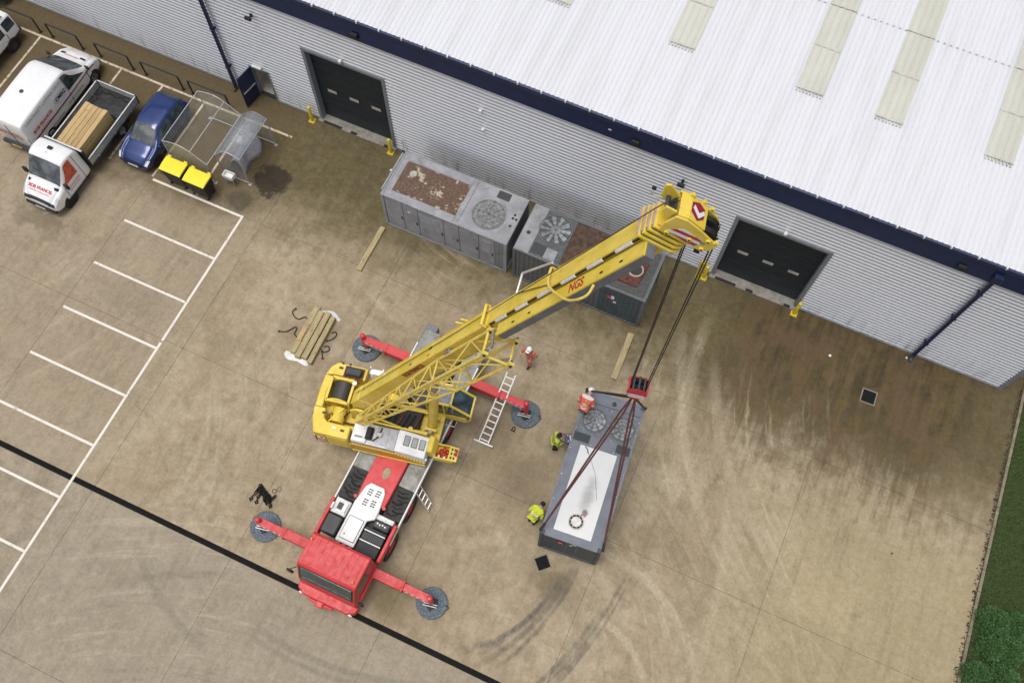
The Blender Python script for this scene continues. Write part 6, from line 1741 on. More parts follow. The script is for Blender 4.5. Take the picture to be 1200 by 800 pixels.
m = MB(); m.bx(-2.33, -1.0, -1.15, 1.18, 2.575, 2.59); m.build('fan_deck', pm('deck_dark', (.085, .095, .10), .7, var=.3, scale=7, dirt=.4), c2)
fan(c2, -1.72, .33, 2.60, .72, 10, .14, pm('blade_pale', (.24, .25, .26), .5, .1, dirt=.15), .15)
m = MB(); m.bx(-2.30, -1.72, -1.05, -.55, 2.59, 2.61); m.build('air_grille', pm('grille_dark', (.05, .055, .055), .8), c2)
m = MB(); m.bx(-1.70, -1.2, -1.12, -.6, 2.592, 2.62); m.build('roof_patch', pm('strip_grey', (.26, .265, .28), .6), c2)
m = MB(); m.bx(-.98, 1.1, -1.12, 1.12, 2.56, 2.575); m.build('rusted_roof_plate', pm('roof_rust_red', (.085, .05, .034), .9, .05, var=.5, scale=5, dirt=.6, dirtc=(.07, .06, .05), bump=.4), c2)
m = MB(); m.bx(1.12, 2.9, -1.15, 1.15, 2.565, 2.58); m.build('gravel_roof', pm('roof_speckle', (.085, .085, .08), .9, var=.6, scale=26, dirt=.7, dirtc=(.03, .03, .03), dscale=8), c2)
m = MB(); m.prism([(1.35, -.75), (2.45, -.75), (2.55, .45), (1.6, .6)], 2.58, 2.66); ebx = m.build('exhaust_plinth', pm('plinth_rust', (.10, .035, .026), .85, var=.5, scale=8, dirt=.5, dirtc=(.05, .03, .02)), c2, bevel=.02)
m = MB(); m.lathe([(.34, 2.66), (.34, 2.74), (.28, 2.75), (.27, 2.67)], 24, Matrix.Translation((2.12, -.05, 0))); m.build('exhaust_rim', pm('rim_pale_rust', (.42, .32, .25), .8, dirt=.5), ebx)
m = MB(); m.lathe([(.27, 2.668), (.27, 2.672), (.02, 2.673)], 24, Matrix.Translation((2.12, -.05, 0))); m.build('exhaust_mouth', LBLK, ebx)
m = MB(); m.bx(1.42, 1.56, -1.222, -1.213, 1.62, 1.84); m.build('sticker', pm('sticker_red', (.5, .05, .09), .5), c2); m = MB(); m.bx(1.58, 1.72, -1.222, -1.213, 1.66, 1.92); m.build('sticker', W_, c2); m = MB(); m.bx(1.70, 1.84, -1.222, -1.213, 1.38, 1.5); m.build('sticker', W_, c2)
# ================================================================== PEOPLE
SKIN = pm('skin', (0.50, 0.30, 0.21), 0.55, var=.08, dirt=0)
def skin_mesh(name, verts, edges, mat, parent, root=0, sub=2, label=None):
    """verts: (co, radius); surface grown over the joints"""
    me = bpy.data.meshes.new(name)
    me.from_pydata([v[0] for v in verts], edges, [])
    o = bpy.data.objects.new(name, me); COL.objects.link(o)
    me.materials.append(mat)
    sk = o.modifiers.new('skin', 'SKIN')
    sk.use_smooth_shade = True
    sd = me.skin_vertices[0].data
    for i, v in enumerate(verts):
        r = v[1]
        sd[i].radius = r if isinstance(r, tuple) else (r, r)
        sd[i].use_root = (i == root)
    ss = o.modifiers.new('sub', 'SUBSURF'); ss.levels = sub; ss.render_levels = sub
    o.parent = parent
    if label: o['label'] = label
    return o

def person(label, loc, rz, J, coat, trous, boot, hat=None, hair=(0.02, 0.015, 0.012), gloves=None, band=None):
    """J: joints in the person's own frame (facing +y)"""
    p = thing('person', label, 'person', loc, rz, 'people working around the lift')
    V = lambda k: Vector(J[k])
    pel, wai, che, nec = V('pelvis'), V('waist'), V('chest'), V('neck')
    hb_, ht = V('head_base'), V('head_top')
    up = (ht - hb_).normalized(); fw = V('face').normalized(); fw = (fw - up * fw.dot(up)).normalized(); rt = fw.cross(up)
    hc = (hb_ + ht) / 2
    # body: one continuous skin, head with nose and ears, hands with five fingers
    vs = [(pel, (.135, .105)), (wai, (.125, .10)), (che, (.15, .11)), (nec, .058), (hb_, .072), (hc, (.082, .092)), (ht - up * .05, .075)]
    es = [(0, 1), (1, 2), (2, 3), (3, 4), (4, 5), (5, 6)]
    def add(co, r, to):
        vs.append((Vector(co), r)); es.append((to, len(vs) - 1)); return len(vs) - 1
    add(hc + fw * .098 - up * .012, .016, 5)
    add(hc + rt * .088, .020, 5); add(hc - rt * .088, .020, 5)
    for s in ('l', 'r'):
        a = add(V('sho_' + s), .062, 2); b = add(V('elb_' + s), .045, a); w = add(V('wri_' + s), .030, b)
        d = (V('wri_' + s) - V('elb_' + s)).normalized(); hd_ = (d + V('grip_' + s) * .6).normalized()
        pl = add(V('wri_' + s) + hd_ * .055, (.042, .022), w)
        sd_ = hd_.cross(Vector((0, 0, 1))); sd_ = sd_.normalized() if sd_.length > .2 else Vector((1, 0, 0)); nn = sd_.cross(hd_)
        for k, ln in enumerate((.072, .080, .074, .060)):
            base = V('wri_' + s) + hd_ * .098 + sd_ * (.030 - .02 * k)
            f1 = add(base, .0095, pl); f2 = add(base + (hd_ * .8 - nn * .35) * ln * .5, .0085, f1); add(base + (hd_ * .45 - nn * .8) * ln * .95, .008, f2)
        t1 = add(V('wri_' + s) + hd_ * .055 + sd_ * .052, .011, pl); add(V('wri_' + s) + hd_ * .095 + sd_ * .070 - nn * .02, .0095, t1)
        h = add(V('hip_' + s), .085, 0); k_ = add(V('kne_' + s), .056, h); an = add(V('ank_' + s), .042, k_); add(V('toe_' + s), .036, an)
    skin_mesh('body', vs, es, SKIN, p, 0, 2)
    # clothes
    cv = [(pel - (pel - wai) * .15, (.19, .155)), (wai, (.175, .145)), (che, (.20, .15)), (nec - (nec - che) * .3, .095)]
    ce = [(0, 1), (1, 2), (2, 3)]
    for s in ('l', 'r'):
        i = len(cv); cv += [(V('sho_' + s), .092), (V('elb_' + s), .070), (V('wri_' + s) - (V('wri_' + s) - V('elb_' + s)) * .06, .052)]; ce += [(2, i), (i, i + 1), (i + 1, i + 2)]
    skin_mesh('jacket', cv, ce, coat, p, 1, 2)
    tv = [(pel + (wai - pel) * .25, (.165, .135)), (pel, (.17, .14))]; te = [(0, 1)]
    for s in ('l', 'r'):
        i = len(tv); tv += [(V('hip_' + s), .112), (V('kne_' + s), .085), (V('ank_' + s) + Vector((0, 0, .04)), .072)]; te += [(1, i), (i, i + 1), (i + 1, i + 2)]
    skin_mesh('trousers', tv, te, trous, p, 1, 2)
    for s in ('l', 'r'):
        a, t = V('ank_' + s), V('toe_' + s)
        skin_mesh('boot', [(a + Vector((0, 0, .06)), .062), (a - (t - a) * .25 + Vector((0, 0, -.03)), .055), (lerp(a, t, .55), .058), (t, .048)], [(0, 1), (1, 2), (2, 3)], boot, p, 0, 2)
    # hat or hair
    Mh = Matrix((rt, fw, up)).transposed().to_4x4(); Mh.translation = hc + up * .03
    if hat:
        m = MB(Mh); m.lathe([(.128, -.005), (.130, .02), (.122, .06), (.095, .105), (.055, .13), (.01, .138)], 20)
        m.prism([(-.10, .09), (.10, .09), (.075, .165), (0, .185), (-.075, .165)], -.008, .010); hh_ = m.build('hard_hat', hat, p, smooth='auto')
        m = MB(Mh); m.bx(-.012, .012, -.10, .10, .10, .142); m.build('hat_ridge', hat, hh_)
        m = MB(Mh); m.bx(.118, .15, -.045, .035, -.06, .02); m.bx(-.15, -.118, -.045, .035, -.06, .02); m.build('ear_defenders', BLK(), p)
    else:
        m = MB(Mh); m.lathe([(.098, -.05), (.106, 0), (.10, .04), (.075, .08), (.03, .10), (.005, .103)], 18); m.build('hair', pm('dark_hair', hair, .8, var=.3, dirt=0), p, smooth=True)
    return p

def stand(lean=0.0, crouch=0.0, arms=None, face=(0, 1, 0)):
    """an adult 1.8 m tall; lean (degrees) folds the trunk forward at the hips; crouch lowers the hips"""
    c = crouch
    J = dict(pelvis=(0, 0, .95 - c), waist=(0, 0, 1.13 - c), chest=(0, .0, 1.36 - c), neck=(0, .0, 1.52 - c), head_base=(0, .02, 1.585 - c), head_top=(0, .035, 1.80 - c),
             sho_l=(-.205, 0, 1.44 - c), sho_r=(.205, 0, 1.44 - c), elb_l=(-.27, -.02, 1.16 - c), elb_r=(.27, -.02, 1.16 - c), wri_l=(-.26, .10, .93 - c), wri_r=(.26, .10, .93 - c),
             hip_l=(-.10, 0, .90 - c), hip_r=(.10, 0, .90 - c), kne_l=(-.11, .03, .49), kne_r=(.11, .03, .49), ank_l=(-.11, -.02, .10), ank_r=(.11, -.02, .10), toe_l=(-.125, .17, .048), toe_r=(.125, .17, .048),
             grip_l=(.1, .3, -.6), grip_r=(-.1, .3, -.6), face=face)
    if arms: J.update(arms(c))
    a = R(lean); pz = .95 - c
    for k in ('waist', 'chest', 'neck', 'head_base', 'head_top', 'sho_l', 'sho_r', 'elb_l', 'elb_r', 'wri_l', 'wri_r'):
        f = .45 if k == 'waist' else 1.0
        x, y, z = J[k]; dz = z - pz
        J[k] = (x, y * math.cos(a * f) + dz * math.sin(a * f), pz + dz * math.cos(a * f) - y * math.sin(a * f))
    if lean:
        fx, fy, fz = face; J['face'] = (fx, fy * math.cos(a) + fz * math.sin(a), fz * math.cos(a) - fy * math.sin(a))
    return J

def hivis(name, c, stripe, k=7.5):
    if name in MATS: return MATS[name]
    t = NT(name); n = t.noise(14, 4, .6); o = t.xyz(t.objc())
    b = t.mix(t.ss(n, .3, .7), tuple(x * .72 for x in c), c)
    f = t.m('FRACT', t.mul(t.add(o[2], .11), k / 2.0)); q = t.mul(t.ss(f, .42, .46), t.ss(f, .62, .58))
    t.col(t.mix(q, b, stripe)); t.rough(.75)
    MATS[name] = t.mat; return t.mat
ORJ = hivis('orange_hivis', (0.68, 0.145, 0.085), (0.66, 0.56, 0.50)); ORT = hivis('orange_hivis_trousers', (0.62, 0.15, 0.10), (0.68, 0.60, 0.55), 6)
YEJ = hivis('lime_hivis', (0.62, 0.72, 0.035), (0.66, 0.70, 0.52)); GRJ = hivis('green_banded_hivis', (0.50, 0.62, 0.05), (0.10, 0.16, 0.11), 9)
NAV = pm('navy_workwear', (0.012, 0.014, 0.020), .8, var=.3, dirt=.2); BOOT = pm('boot_black', (.012, .011, .010), .6)
HATW = pm('hat_white', (.74, .74, .72), .35, dirt=.15)

# walking across the yard, arms swinging
J = stand(4, 0, lambda c: dict(elb_l=(-.30, -.10, 1.18), wri_l=(-.28, .0, .96), elb_r=(.30, .08, 1.18), wri_r=(.29, .24, 1.02)))
J.update(kne_l=(-.11, .16, .50), ank_l=(-.11, .14, .10), toe_l=(-.125, .33, .048), kne_r=(.11, -.03, .49), ank_r=(.11, -.24, .12), toe_r=(.125, -.06, .048))
person('person in orange suit and white hard hat walking alone between boom and ladder', (3.82, -7.40, 0), R(165), J, ORJ, ORT, BOOT, HATW)

# with the remote control box held in front
J = stand(9, 0, lambda c: dict(elb_l=(-.29, .02, 1.15), wri_l=(-.16, .30, 1.13), elb_r=(.29, .02, 1.15), wri_r=(.16, .30, 1.13), grip_l=(.3, .8, 0), grip_r=(-.3, .8, 0)))
op = person('person in banded lime jacket and dark trousers holding a blue control box', (6.28, -10.42, 0), R(-62), J, GRJ, NAV, BOOT, None)
rc = thing('control_box', 'blue grey control box held by the person in the banded lime jacket', 'control box', (6.28, -10.42, 0), R(-62))
m = MB(); m.bx(-.20, .20, .40, .66, 1.02, 1.16); cb = m.build('case', pm('case_blue', (.06, .085, .13), .5, var=.2), rc, bevel=.02)
for x in (-.12, 0, .12):
    m = MB(); m.cyl((x, .53, 1.16), (x, .53, 1.23), .022, 8); m.build('joystick', W_ if x else BLK(), rc)
m = MB(); m.bx(-.14, .14, .60, .64, 1.161, 1.172); m.build('label_strip', W_, rc)
m = MB(); m.tube([(-.19, .42, 1.12), (-.16, .22, 1.50), (0, .0, 1.56), (.16, .22, 1.50), (.19, .42, 1.12)], .014, 6); m.build('neck_strap', BLK(), rc)

# stooping at the near corner of the container
J = stand(48, .12, lambda c: dict(elb_l=(-.30, .10, 1.05 - c), wri_l=(-.24, .36, 1.10 - c), elb_r=(.30, .14, 1.10 - c), wri_r=(.22, .40, 1.15 - c), grip_l=(.1, .6, -.2), grip_r=(-.1, .6, -.2)))
J.update(kne_l=(-.14, .20, .46), kne_r=(.14, .16, .46))
person('person in plain lime jacket stooping beside the near left corner of the container', (6.72, -13.66, 0), R(-18), J, YEJ, NAV, BOOT, None)

# crouching on the roof edge over the far corner
J = stand(52, .50, lambda c: dict(elb_l=(-.30, .12, 1.12 - c), wri_l=(-.20, .34, .98 - c), elb_r=(.30, .12, 1.12 - c), wri_r=(.20, .36, 1.0 - c), grip_l=(.1, .6, -.3), grip_r=(-.1, .6, -.3)))
J.update(hip_l=(-.11, .0, .42), hip_r=(.11, .0, .42), kne_l=(-.17, .40, .44), kne_r=(.17, .36, .42), ank_l=(-.14, .02, .10), ank_r=(.14, -.04, .10), toe_l=(-.16, .20, .048), toe_r=(.16, .14, .048))
person('person in orange suit crouching on the far left corner of the lifted container', (6.93, -9.44, LC.z + H + .002), R(-2), J, ORJ, ORT, BOOT, HATW)
# ================================================================== SMALL THINGS ABOUT THE YARD
GALV = pm('galvanised_steel', (0.50, 0.51, 0.51), .45, .5, var=.15, scale=6, dirt=.25, dirtc=(.25, .23, .2))
# ---- cycle shelters, back to back
def shelter(label, xo, xb, ya, yb, ztop, zback, sheet, arches_y, names):
    """xo open edge, xb back edge"""
    t = thing('cycle_shelter', label, 'shelter', ((xo + xb) / 2, (ya + yb) / 2, 0), 0, 'cycle shelters beside the blue car')
    T = Matrix.Translation((-(xo + xb) / 2, -(ya + yb) / 2, 0))
    def arc(n=13):
        pts = []
        for i in range(n):
            f = i / (n - 1)
            x = lerp(xo, xb, f)
            z = ztop + .20 * math.sin(math.pi * min(1, f * 1.15)) - (ztop - zback) * max(0, (f - .35) / .65) ** 2.0
            pts.append((x, z))
        return pts
    A = arc()
    for y in arches_y:
        m = MB(T); m.tube([(x, y, z) for x, z in A], .021, 8); m.build('arch', GALV, t)
    for nm, (x, z) in (('edge_rail', A[0]), ('edge_rail', A[-1]), ('ridge_rail', A[8])):
        m = MB(T); m.tube([(x, ya, z), (x, yb, z)], .021, 8); m.build(nm, GALV, t)
    for y in (ya, yb):
        m = MB(T); m.cyl((xo, y, 0.01), (xo, y, ztop), .024, 8); m.build('post', GALV, t)
        m = MB(T); m.cyl((xb, y, 0.01), (xb, y, zback), .028, 8); m.build('post', GALV, t)
        m = MB(T); m.cyl((xo, y, .10), (xb, y, .10), .022, 8); m.build('base_rail', GALV, t)
        m = MB(T); g = [(x, z - .02) for x, z in A] + [(xb, .14), (xo, .14)]
        m._add([(x, y, z) for x, z in g], [tuple(range(len(g)))]); m.build('end_sheet', sheet[1], t, solid=.006)
        for x in (xo, xb):
            m = MB(T); m.bx(x - .07, x + .07, y - .07, y + .07, .001, .012); m.build('foot_plate', GALV, t)
    m = MB(T); m.grid([[(x, y, z + .03) for x, z in A] for y in (ya, yb)]); m.build('roof_sheet', sheet[0], t, smooth=True, solid=.006)
    return t
shelter('clear roofed cycle shelter frame standing over the bay beside the blue car', -15.37, -13.22, -2.25, -5.25, 2.08, 1.50, (clear_sheet('clear_roof', (.85, .87, .85), .025), clear_sheet('clear_end', (.55, .57, .45), .20)), (-2.25, -5.25), None)
shelter('smoky roofed cycle shelter holding a grey cover, right of the clear one', -11.72, -13.10, -2.25, -4.66, 2.05, 1.62, (clear_sheet('smoky_roof', (.34, .37, .42), .40), clear_sheet('smoky_end', (.40, .42, .45), .16)), (-2.25, -3.46, -4.66), None)
# a grey cover draped over a cycle, and a white crate hung by the near end
cv = MB(); g = []
for i in range(17):
    f = i / 16; row = []
    for j in range(13):
        q = j / 12 * 2 - 1
        hgt = (.98 + .12 * math.sin(f * 5)) * (1 - .25 * abs(f - .5))
        w = .42 + .06 * math.sin(f * 9 + 1)
        z = .02 + hgt * (1 - abs(q) ** 1.35)
        row.append((-12.62 + q * w + .05 * math.sin(f * 7 + q * 3), -4.25 + f * 1.75 + .04 * math.sin(q * 5), z + .03 * math.sin(f * 17 + q * 6)))
    g.append(row)
cv.grid(g); tag(cv.build('cycle_cover', pm('cover_lilac_grey', (.42, .40, .44), .6, var=.15, scale=5, dirt=.25), None, smooth=True, solid=.01), 'pale grey sheet draped over a cycle under the smoky shelter', 'cover')
cr = thing('white_crate', 'small white crate on a stand at the near end of the smoky shelter', 'crate', (-12.5, -4.95, 0))
m = MB(); m.bx(-.26, .26, -.16, .16, .55, .60); m.build('base', WHT(), cr)
for b in ((-.26, .26, -.16, -.13), (-.26, .26, .13, .16), (-.26, -.23, -.13, .13), (.23, .26, -.13, .13)):
    m = MB(); m.bx(*b, .60, .78); m.build('side', WHT(), cr)
for (x, y) in ((-.22, -.12), (.22, -.12), (-.22, .12), (.22, .12)):
    m = MB(); m.cyl((x, y, 0.001), (x, y, .55), .018, 6); m.build('leg', GALV, cr)

# ---- two yellow lidded bins
LID = pm('lid_yellow', (.80, .66, .02), .45, var=.06, dirt=.15, dirtc=(.35, .28, .05))
def bin_(label, x, y):
    t = thing('wheeled_bin', label, 'bin', (x, y, 0), 0, 'yellow lidded wheeled bins')
    m = MB(); b0, b1 = (.46, .27), (.56, .37)
    vs = [(-b0[0], -b0[1], .20), (b0[0], -b0[1], .20), (b0[0], b0[1], .20), (-b0[0], b0[1], .20), (-b1[0], -b1[1], 1.22), (b1[0], -b1[1], 1.22), (b1[0], b1[1], 1.22), (-b1[0], b1[1], 1.22)]
    m._add(vs, [(3, 2, 1, 0), (4, 5, 6, 7), (0, 1, 5, 4), (1, 2, 6, 5), (2, 3, 7, 6), (3, 0, 4, 7)]); m.build('tub', BLK(), t, bevel=.04, seg=2)
    m = MB(); m.bx(-.585, .585, -.395, .395, 1.20, 1.25); m.build('rim', BLK(), t, bevel=.015)
    m = MB(); m.prism([(-.38, 1.25), (-.38, 1.30), (-.1, 1.345), (.15, 1.36), (.36, 1.36), (.38, 1.25)], -.565, .565, 'x'); l = m.build('lid', LID, t, bevel=.025, seg=2)
    for x_ in (-.42, .42):
        m = MB(); m.bx(x_ - .09, x_ + .09, .36, .45, 1.25, 1.37); m.build('hinge', LID, l, bevel=.02)
    m = MB(); m.tube([(-.45, -.42, 1.16), (-.42, -.47, 1.14), (.42, -.47, 1.14), (.45, -.42, 1.16)], .018, 6); m.build('handle', BLK(), t)
    for sx in (-1, 1):
        m = MB(); m.cyl((sx * .565, 0, 1.12), (sx * .63, 0, 1.12), .028, 8); m.build('lift_pin', BLK(), t)
        for sy in (-1, 1):
            m = MB(); m.cyl((sx * .38 - .025, sy * .22, .101), (sx * .38 + .025, sy * .22, .101), .10, 16); w = m.build('caster', BLK(), t, smooth='auto')
            m = MB(); m.bx(sx * .38 - .05, sx * .38 + .05, sy * .22 - .04, sy * .22 + .04, .14, .24); m.build('fork', STEEL(), w)
bin_('black wheeled bin with bright yellow lid next to the blue car', -14.68, -5.88)
bin_('black wheeled bin with bright yellow lid, the one farther from the blue car', -13.40, -5.94)

# ---- dark hoop barriers along the foot of the wall
HOOP = pm('hoop_dark', (.016, .018, .022), .5, var=.2, dirt=.3)
labs = ['dark steel hoop barrier behind the white off-roader', 'dark steel hoop barrier left of the white van nose', 'dark steel hoop barrier between the van nose and the flatbed', 'dark steel hoop barrier behind the blue car', 'dark steel hoop barrier behind the clear cycle shelter']
for (x0, x1), lab in zip(((-28.0, -25.8), (-25.05, -23.25), (-22.2, -20.3), (-19.55, -17.42), (-16.88, -14.76)), labs):
    t = thing('hoop_barrier', lab, 'barrier', ((x0 + x1) / 2, -1.36, 0), 0, 'hoop barriers along the wall'); h = (x1 - x0) / 2
    for s in (-1, 1):
        m = MB(); m.cyl((s * h, 0, .001), (s * h, 0, .96), .044, 10); m.build('post', HOOP, t)
        m = MB(); m.bx(s * h - .08, s * h + .08, -.08, .08, .001, .012); m.build('foot_plate', HOOP, t)
    m = MB(); m.tube([(-h, 0, .94), (-h + .05, 0, 1.0), (h - .05, 0, 1.0), (h, 0, .94)], .044, 10); m.build('top_rail', HOOP, t)

# ---- loose timbers
def sleeper(label, x, y, rz, L, w, h, mat=W2, group='loose timbers on the yard'):
    m = MB(); m.bx(-w / 2, w / 2, -L / 2, L / 2, .002, h)
    o = m.build('timber_sleeper', mat, None, bevel=.012)
    o.location = (x, y, 0); o.rotation_euler = (0, 0, rz)
    tag(o, label, 'timber', group)
    return o
sleeper('single yellowish timber sleeper lying by the left end of the faded grey container', -4.99, -5.33, R(.3), 2.42, .24, .12)
sleeper('single yellowish timber sleeper lying between the dark container and the lifted one', 7.37, -5.44, R(2.0), 2.30, .27, .13)
sleeper('short timber offcut lying in front of the gap between the grey containers', 2.35, -5.1, R(-12), 1.4, .16, .08, wood_mat('old_grey_wood', (.17, .14, .095), (.26, .21, .145)))
# sheets under the stack
wsheet = pm('white_sheeting', (.68, .67, .66), .55, var=.1, dirt=.3, dirtc=(.35, .32, .28))
for (cx, cy, rx, ry, lab) in ((-5.42, -11.35, .62, .24, 'crumpled white sheet under the near end of the timber stack'), (-5.12, -8.98, .55, .14, 'thin white sheet under the far end of the timber stack')):
    g = []
    for i in range(19):
        f = i / 18 * 2 - 1; row = []
        for j in range(9):
            q = j / 8 * 2 - 1
            row.append((cx + f * rx, cy + q * ry * math.sqrt(max(.05, 1 - f * f * .9)) + .06 * math.sin(f * 4 + 1), .008 + .035 * abs(math.sin(f * 8 + q * 5)) * (1 - abs(q))))
        g.append(row)
    m = MB(); m.grid(g); tag(m.build('plastic_sheet', wsheet, None, smooth=True, solid=.006), lab, 'sheet')
pos = ['left edge', 'left of centre', 'right of centre', 'right edge']
for k in range(4):
    o = sleeper('weathered timber in the strapped stack on the yard, %s of four' % pos[k], -5.69 + k * .285 + (0, .0, .012, .03)[k], -10.18 + (.06, -.05, .02, -.08)[k], R(1.0 + .25 * k), 2.35, .262 if k != 3 else .22, .22, W2, 'timbers in the stack on the yard')
    o.location.z = .045 if k else .03
sb = MB(); sb.bx(-.10, .10, -.36, .36, 0, .06); o = sb.build('timber_offcut', W1, None, bevel=.01); o.location = (-5.68, -10.35, .255); o.rotation_euler = (0, 0, R(3)); tag(o, 'pale offcut lying on top of the strapped timber stack', 'timber')
# black straps curling out from under it
STR = pm('strap_black', (.02, .018, .016), .7, var=.3, dirt=.2)
for pts, lab in ((((-5.85, -9.62), (-6.05, -9.55), (-6.25, -9.75), (-6.5, -9.72), (-6.68, -9.55), (-6.62, -9.38)), 'black strap curling out of the timber stack towards the upper left'),
                 (((-5.85, -10.55), (-6.08, -10.45), (-6.1, -10.22), (-6.2, -10.15), (-6.45, -10.5), (-6.75, -10.62)), 'black strap zigzagging out of the left side of the timber stack'),
                 (((-4.62, -9.75), (-4.5, -9.62), (-4.38, -9.75), (-4.45, -9.98), (-4.62, -10.15)), 'black strap looped beside the right side of the timber stack'),
                 (((-4.62, -10.45), (-4.45, -10.35), (-4.33, -10.5), (-4.5, -10.68), (-4.62, -10.62), (-4.4, -10.95)), 'black strap looped at the lower right of the timber stack')):
    z = [.03] + [.018] * (len(pts) - 1)
    sp = []
    for i in range(len(pts) - 1):
        p0 = pts[max(i - 1, 0)]; p1 = pts[i]; p2 = pts[i + 1]; p3 = pts[min(i + 2, len(pts) - 1)]
        for f in (0, .25, .5, .75):
            sp.append(tuple(.5 * (2 * p1[d] + (p2[d] - p0[d]) * f + (2 * p0[d] - 5 * p1[d] + 4 * p2[d] - p3[d]) * f * f + (3 * p1[d] - p0[d] - 3 * p2[d] + p3[d]) * f ** 3) for d in (0, 1)) + (.028,))
    sp.append((*pts[-1], .028))
    m = MB(); m.tube(sp, .026, 6); m.lathe([(.03, .004), (.05, .02), (.05, .05), (.02, .06)], 10, Matrix.Translation((*pts[-1], 0)))
    tag(m.build('lashing_strap', STR, None), lab, 'strap', 'straps around the timber stack')

# ---- aluminium ladder leaning on the rear right outrigger
LALU = pm('bright_alloy', (.80, .80, .78), .5, .15, var=.06, dirt=.1)
ld = thing('ladder', 'aluminium ladder with stabiliser bar leaning on the rear right outrigger', 'ladder', (3.53, -11.48, 0))
la, lb = Vector((0, 0, .05)), Vector((.045, 2.72, 1.74)); dd = (lb - la)
for s in (-1, 1):
    off = Vector((s * .205, 0, 0)); off2 = Vector((s * .185, 0, 0))
    m = MB(); m.bar(la + off, lb + off2, .055, .075); m.build('stile', LALU, ld, bevel=.006)
for k in range(11):
    f = (k + .45) / 11.2; c = la + dd * f; h = .19
    m = MB(); m.cyl(c - Vector((h, 0, 0)), c + Vector((h, 0, 0)), .03, 8); m.build('rung', LALU, ld)
m = MB(); m.bar((-.44, -.02, .045), (.44, .0, .045), .07, .06); m.build('stabiliser_bar', ALU(), ld, bevel=.008)
for s in (-1, 1):
    m = MB(); m.bx(s * .42 - .035, s * .42 + .035, -.05, .04, .001, .03); m.build('rubber_foot', BLK(), ld)

# ---- heap of black chain, a loose ring and a shackle
CHN = pm('chain_black', (.010, .009, .009), .55, .4, var=.4, dirt=.25, dirtc=(.05, .035, .025))
ch = thing('chain_heap', 'heap of black lifting chain lying above the front left outrigger mat', 'chain', (-3.60, -17.25, 0))
def chainlink(m, c, a, tilt, r=.045, L=.06):
    M = Matrix.Translation(c) @ Matrix.Rotation(a, 4, 'Z') @ Matrix.Rotation(tilt, 4, 'X')
    pts = []
    for i in range(10):
        t = 2 * math.pi * i / 10
        pts.append(M @ Vector((r * math.cos(t) + (L if math.cos(t) > 0 else -L) * .6, r * math.sin(t), 0)))
    m.tube(pts, .017, 5, closed=True)
r2 = random.Random(11)
legs = [[(-.40, .30), (-.42, .05), (-.45, -.22)], [(-.30, .28), (-.25, 0), (-.22, -.28)], [(-.38, .32), (-.1, .22), (.15, .10), (.32, .0)], [(-.35, .2), (-.05, .12), (.18, -.05), (.38, -.18)],
        [(-.3, .05), (0, 0), (.15, -.2), (.0, -.05), (.2, .05)], [(.25, -.2), (.32, .0), (.38, .25)], [(-.1, .1), (.1, -.1), (.05, .12), (.25, .05)]]
for lg in legs:
    m = MB()
    n = 0
    for i in range(len(lg) - 1):
        a = Vector(lg[i]); b = Vector(lg[i + 1]); k = max(2, int((b - a).length / .075))
        for j in range(k):
            p = a.lerp(b, j / k); chainlink(m, (p.x + r2.uniform(-.02, .02), p.y + r2.uniform(-.02, .02), .055 + r2.uniform(0, .05)), math.atan2(b.y - a.y, b.x - a.x) + r2.uniform(-.3, .3), R(60 if n % 2 else -15)); n += 1
    o = m.build('chain_leg', CHN, ch); o['kind'] = 'stuff'
for (x, y) in ((-.47, -.30), (-.20, -.33), (.40, -.24)):
    m = MB(); m.tube([(x, y + .06, .04), (x + .06, y, .05), (x, y - .08, .04), (x - .07, y - .02, .05)], .03, 6, closed=True); m.build('hook', CHN, ch)
m = MB(); m.tube([(.22 + .085 * math.cos(t), .36 + .085 * math.sin(t), .03) for t in np.linspace(0, 2 * math.pi, 17)[:-1]], .014, 6, closed=True); m.build('master_link', RUST(), ch)
m = MB(); m.tube([(.36 + .075 * math.cos(t), .52 + .10 * math.sin(t), .03) for t in np.linspace(0, 2 * math.pi, 17)[:-1]], .013, 6, closed=True); m.build('master_link', GREY(), ch)
sk = thing('bow_shackle', 'small dark shackle lying alone on the concrete below the rear right mat', 'shackle', (4.43, -10.38, 0))
m = MB(); m.tube([(-.05, -.10, .03), (-.06, .02, .03), (0, .09, .03), (.06, .02, .03), (.05, -.10, .03)], .020, 7); m.build('bow', CHN, sk)
m = MB(); m.cyl((-.09, -.11, .03), (.10, -.11, .03), .02, 8); m.build('pin', CHN, sk)
# bits of litter
for k, (x, y, lab) in enumerate(((-6.1, -1.2, 'white scrap beside the left end of the faded grey container'), (15.6, -1.6, 'white scrap on the brown concrete left of the lone gully'), (20.4, -8.8, 'tiny dark scrap alone on the straw coloured concrete at far right'))):
    m = MB(); s = .06 if k < 2 else .04
    m.prism([(-s, -s * .6), (s * .8, -s), (s, s * .7), (-s * .4, s)], .001, .012); o = m.build('litter_scrap', WHT() if k < 2 else BLK(), None); o.location = (x, y, .001)
    tag(o, lab, 'litter', 'scraps on the yard')

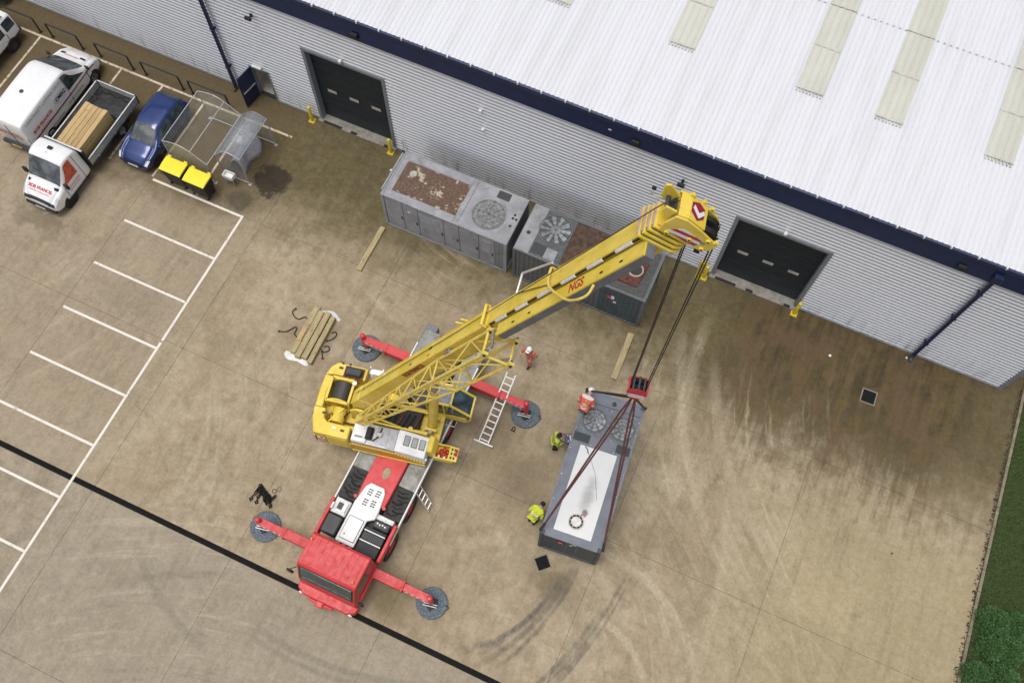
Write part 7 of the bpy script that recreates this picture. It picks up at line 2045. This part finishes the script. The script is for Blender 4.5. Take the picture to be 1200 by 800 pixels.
# ---- clipped shrubs on the verge
leafm = NT('hebe_leaves'); _n = leafm.noise(24, 3, .6)
leafm.col(leafm.mix(leafm.ss(_n, .3, .7), (0.030, 0.085, 0.022), (0.11, 0.22, 0.065))); leafm.rough(.5)
stemm = pm('shrub_stem', (.05, .04, .025), .9)
def shrub(label, x, y, rx, ry, h, seed, clumps=150, per=46, z0=.05, mat=None, group='clipped shrubs at the kerb'):
    g_ = np.random.default_rng(seed)
    t = thing('shrub', label, 'shrub', (x, y, z0), 0, group)
    m = MB()
    for k in range(7):
        a = 6.28 * k / 7; m.tube([(0, 0, -.02), (rx * .3 * math.cos(a), ry * .3 * math.sin(a), h * .4), (rx * .62 * math.cos(a + .3), ry * .62 * math.sin(a + .3), h * .72)], [.03, .02, .008], 5)
    m.build('stems', stemm, t)
    th = g_.uniform(0, 2 * np.pi, clumps); cz = g_.uniform(.02, 1, clumps) ** .8
    rr = np.sqrt(1 - cz ** 2)
    C = np.stack([rx * rr * np.cos(th), ry * rr * np.sin(th), h * cz], 1) * g_.uniform(.86, 1.02, (clumps, 1))
    Nn = np.stack([rr * np.cos(th) / rx, rr * np.sin(th) / ry, cz / h], 1); Nn /= np.linalg.norm(Nn, axis=1)[:, None]
    idx = np.repeat(np.arange(clumps), per); N = len(idx)
    o = g_.normal(0, .075, (N, 3)); ct = C[idx] + o - Nn[idx] * (np.linalg.norm(o, axis=1)[:, None] * .55)
    d = Nn[idx] * .7 + g_.normal(0, .55, (N, 3)); d /= np.linalg.norm(d, axis=1)[:, None]
    s = np.cross(d, g_.normal(0, 1, (N, 3))); s /= np.linalg.norm(s, axis=1)[:, None]
    L = g_.uniform(.035, .065, (N, 1)); w = L * .36
    V = np.stack([ct, ct + d * L * .5 + s * w, ct + d * L, ct + d * L * .5 - s * w], 1).reshape(-1, 3)
    me = bpy.data.meshes.new('foliage')
    me.vertices.add(N * 4); me.vertices.foreach_set('co', V.ravel())
    me.loops.add(N * 4); me.loops.foreach_set('vertex_index', np.arange(N * 4, dtype=np.int32))
    me.polygons.add(N); me.polygons.foreach_set('loop_start', np.arange(0, N * 4, 4, dtype=np.int32)); me.polygons.foreach_set('loop_total', np.full(N, 4, np.int32))
    me.update(calc_edges=True)
    link('foliage', me, mat or leafm.mat, t)
    return t
sh_ = [(24.62, -9.85, .66, .62, .95, 'upper left'), (25.42, -9.65, .52, .55, .85, 'upper right'), (25.35, -10.65, .62, .58, .9, 'middle right'), (24.75, -10.85, .50, .5, .95, 'middle left'), (24.48, -12.05, .56, .52, .8, 'lower left'), (25.35, -11.85, .72, .72, 1.0, 'lower right')]
for i, (x, y, rx, ry, h, q) in enumerate(sh_):
    shrub('rounded dark green shrub beside the kerb, %s of the cluster' % q, x, y, rx, ry, h, 40 + i, 190, 60)
hm_ = NT('hedge_leaves'); hm_.col(hm_.mix(hm_.noise(12, 3), (0.012, 0.03, 0.016), (0.035, 0.065, 0.03))); hm_.rough(.6)
for i, (x, y) in enumerate(((-29.0, -.45),)):
    shrub('dark evergreen bush at the top left corner by the shed wall', x, y, .75, .6, 1.2, 60 + i, 150, 46, 0, hm_.mat, 'dark bushes by the shed')
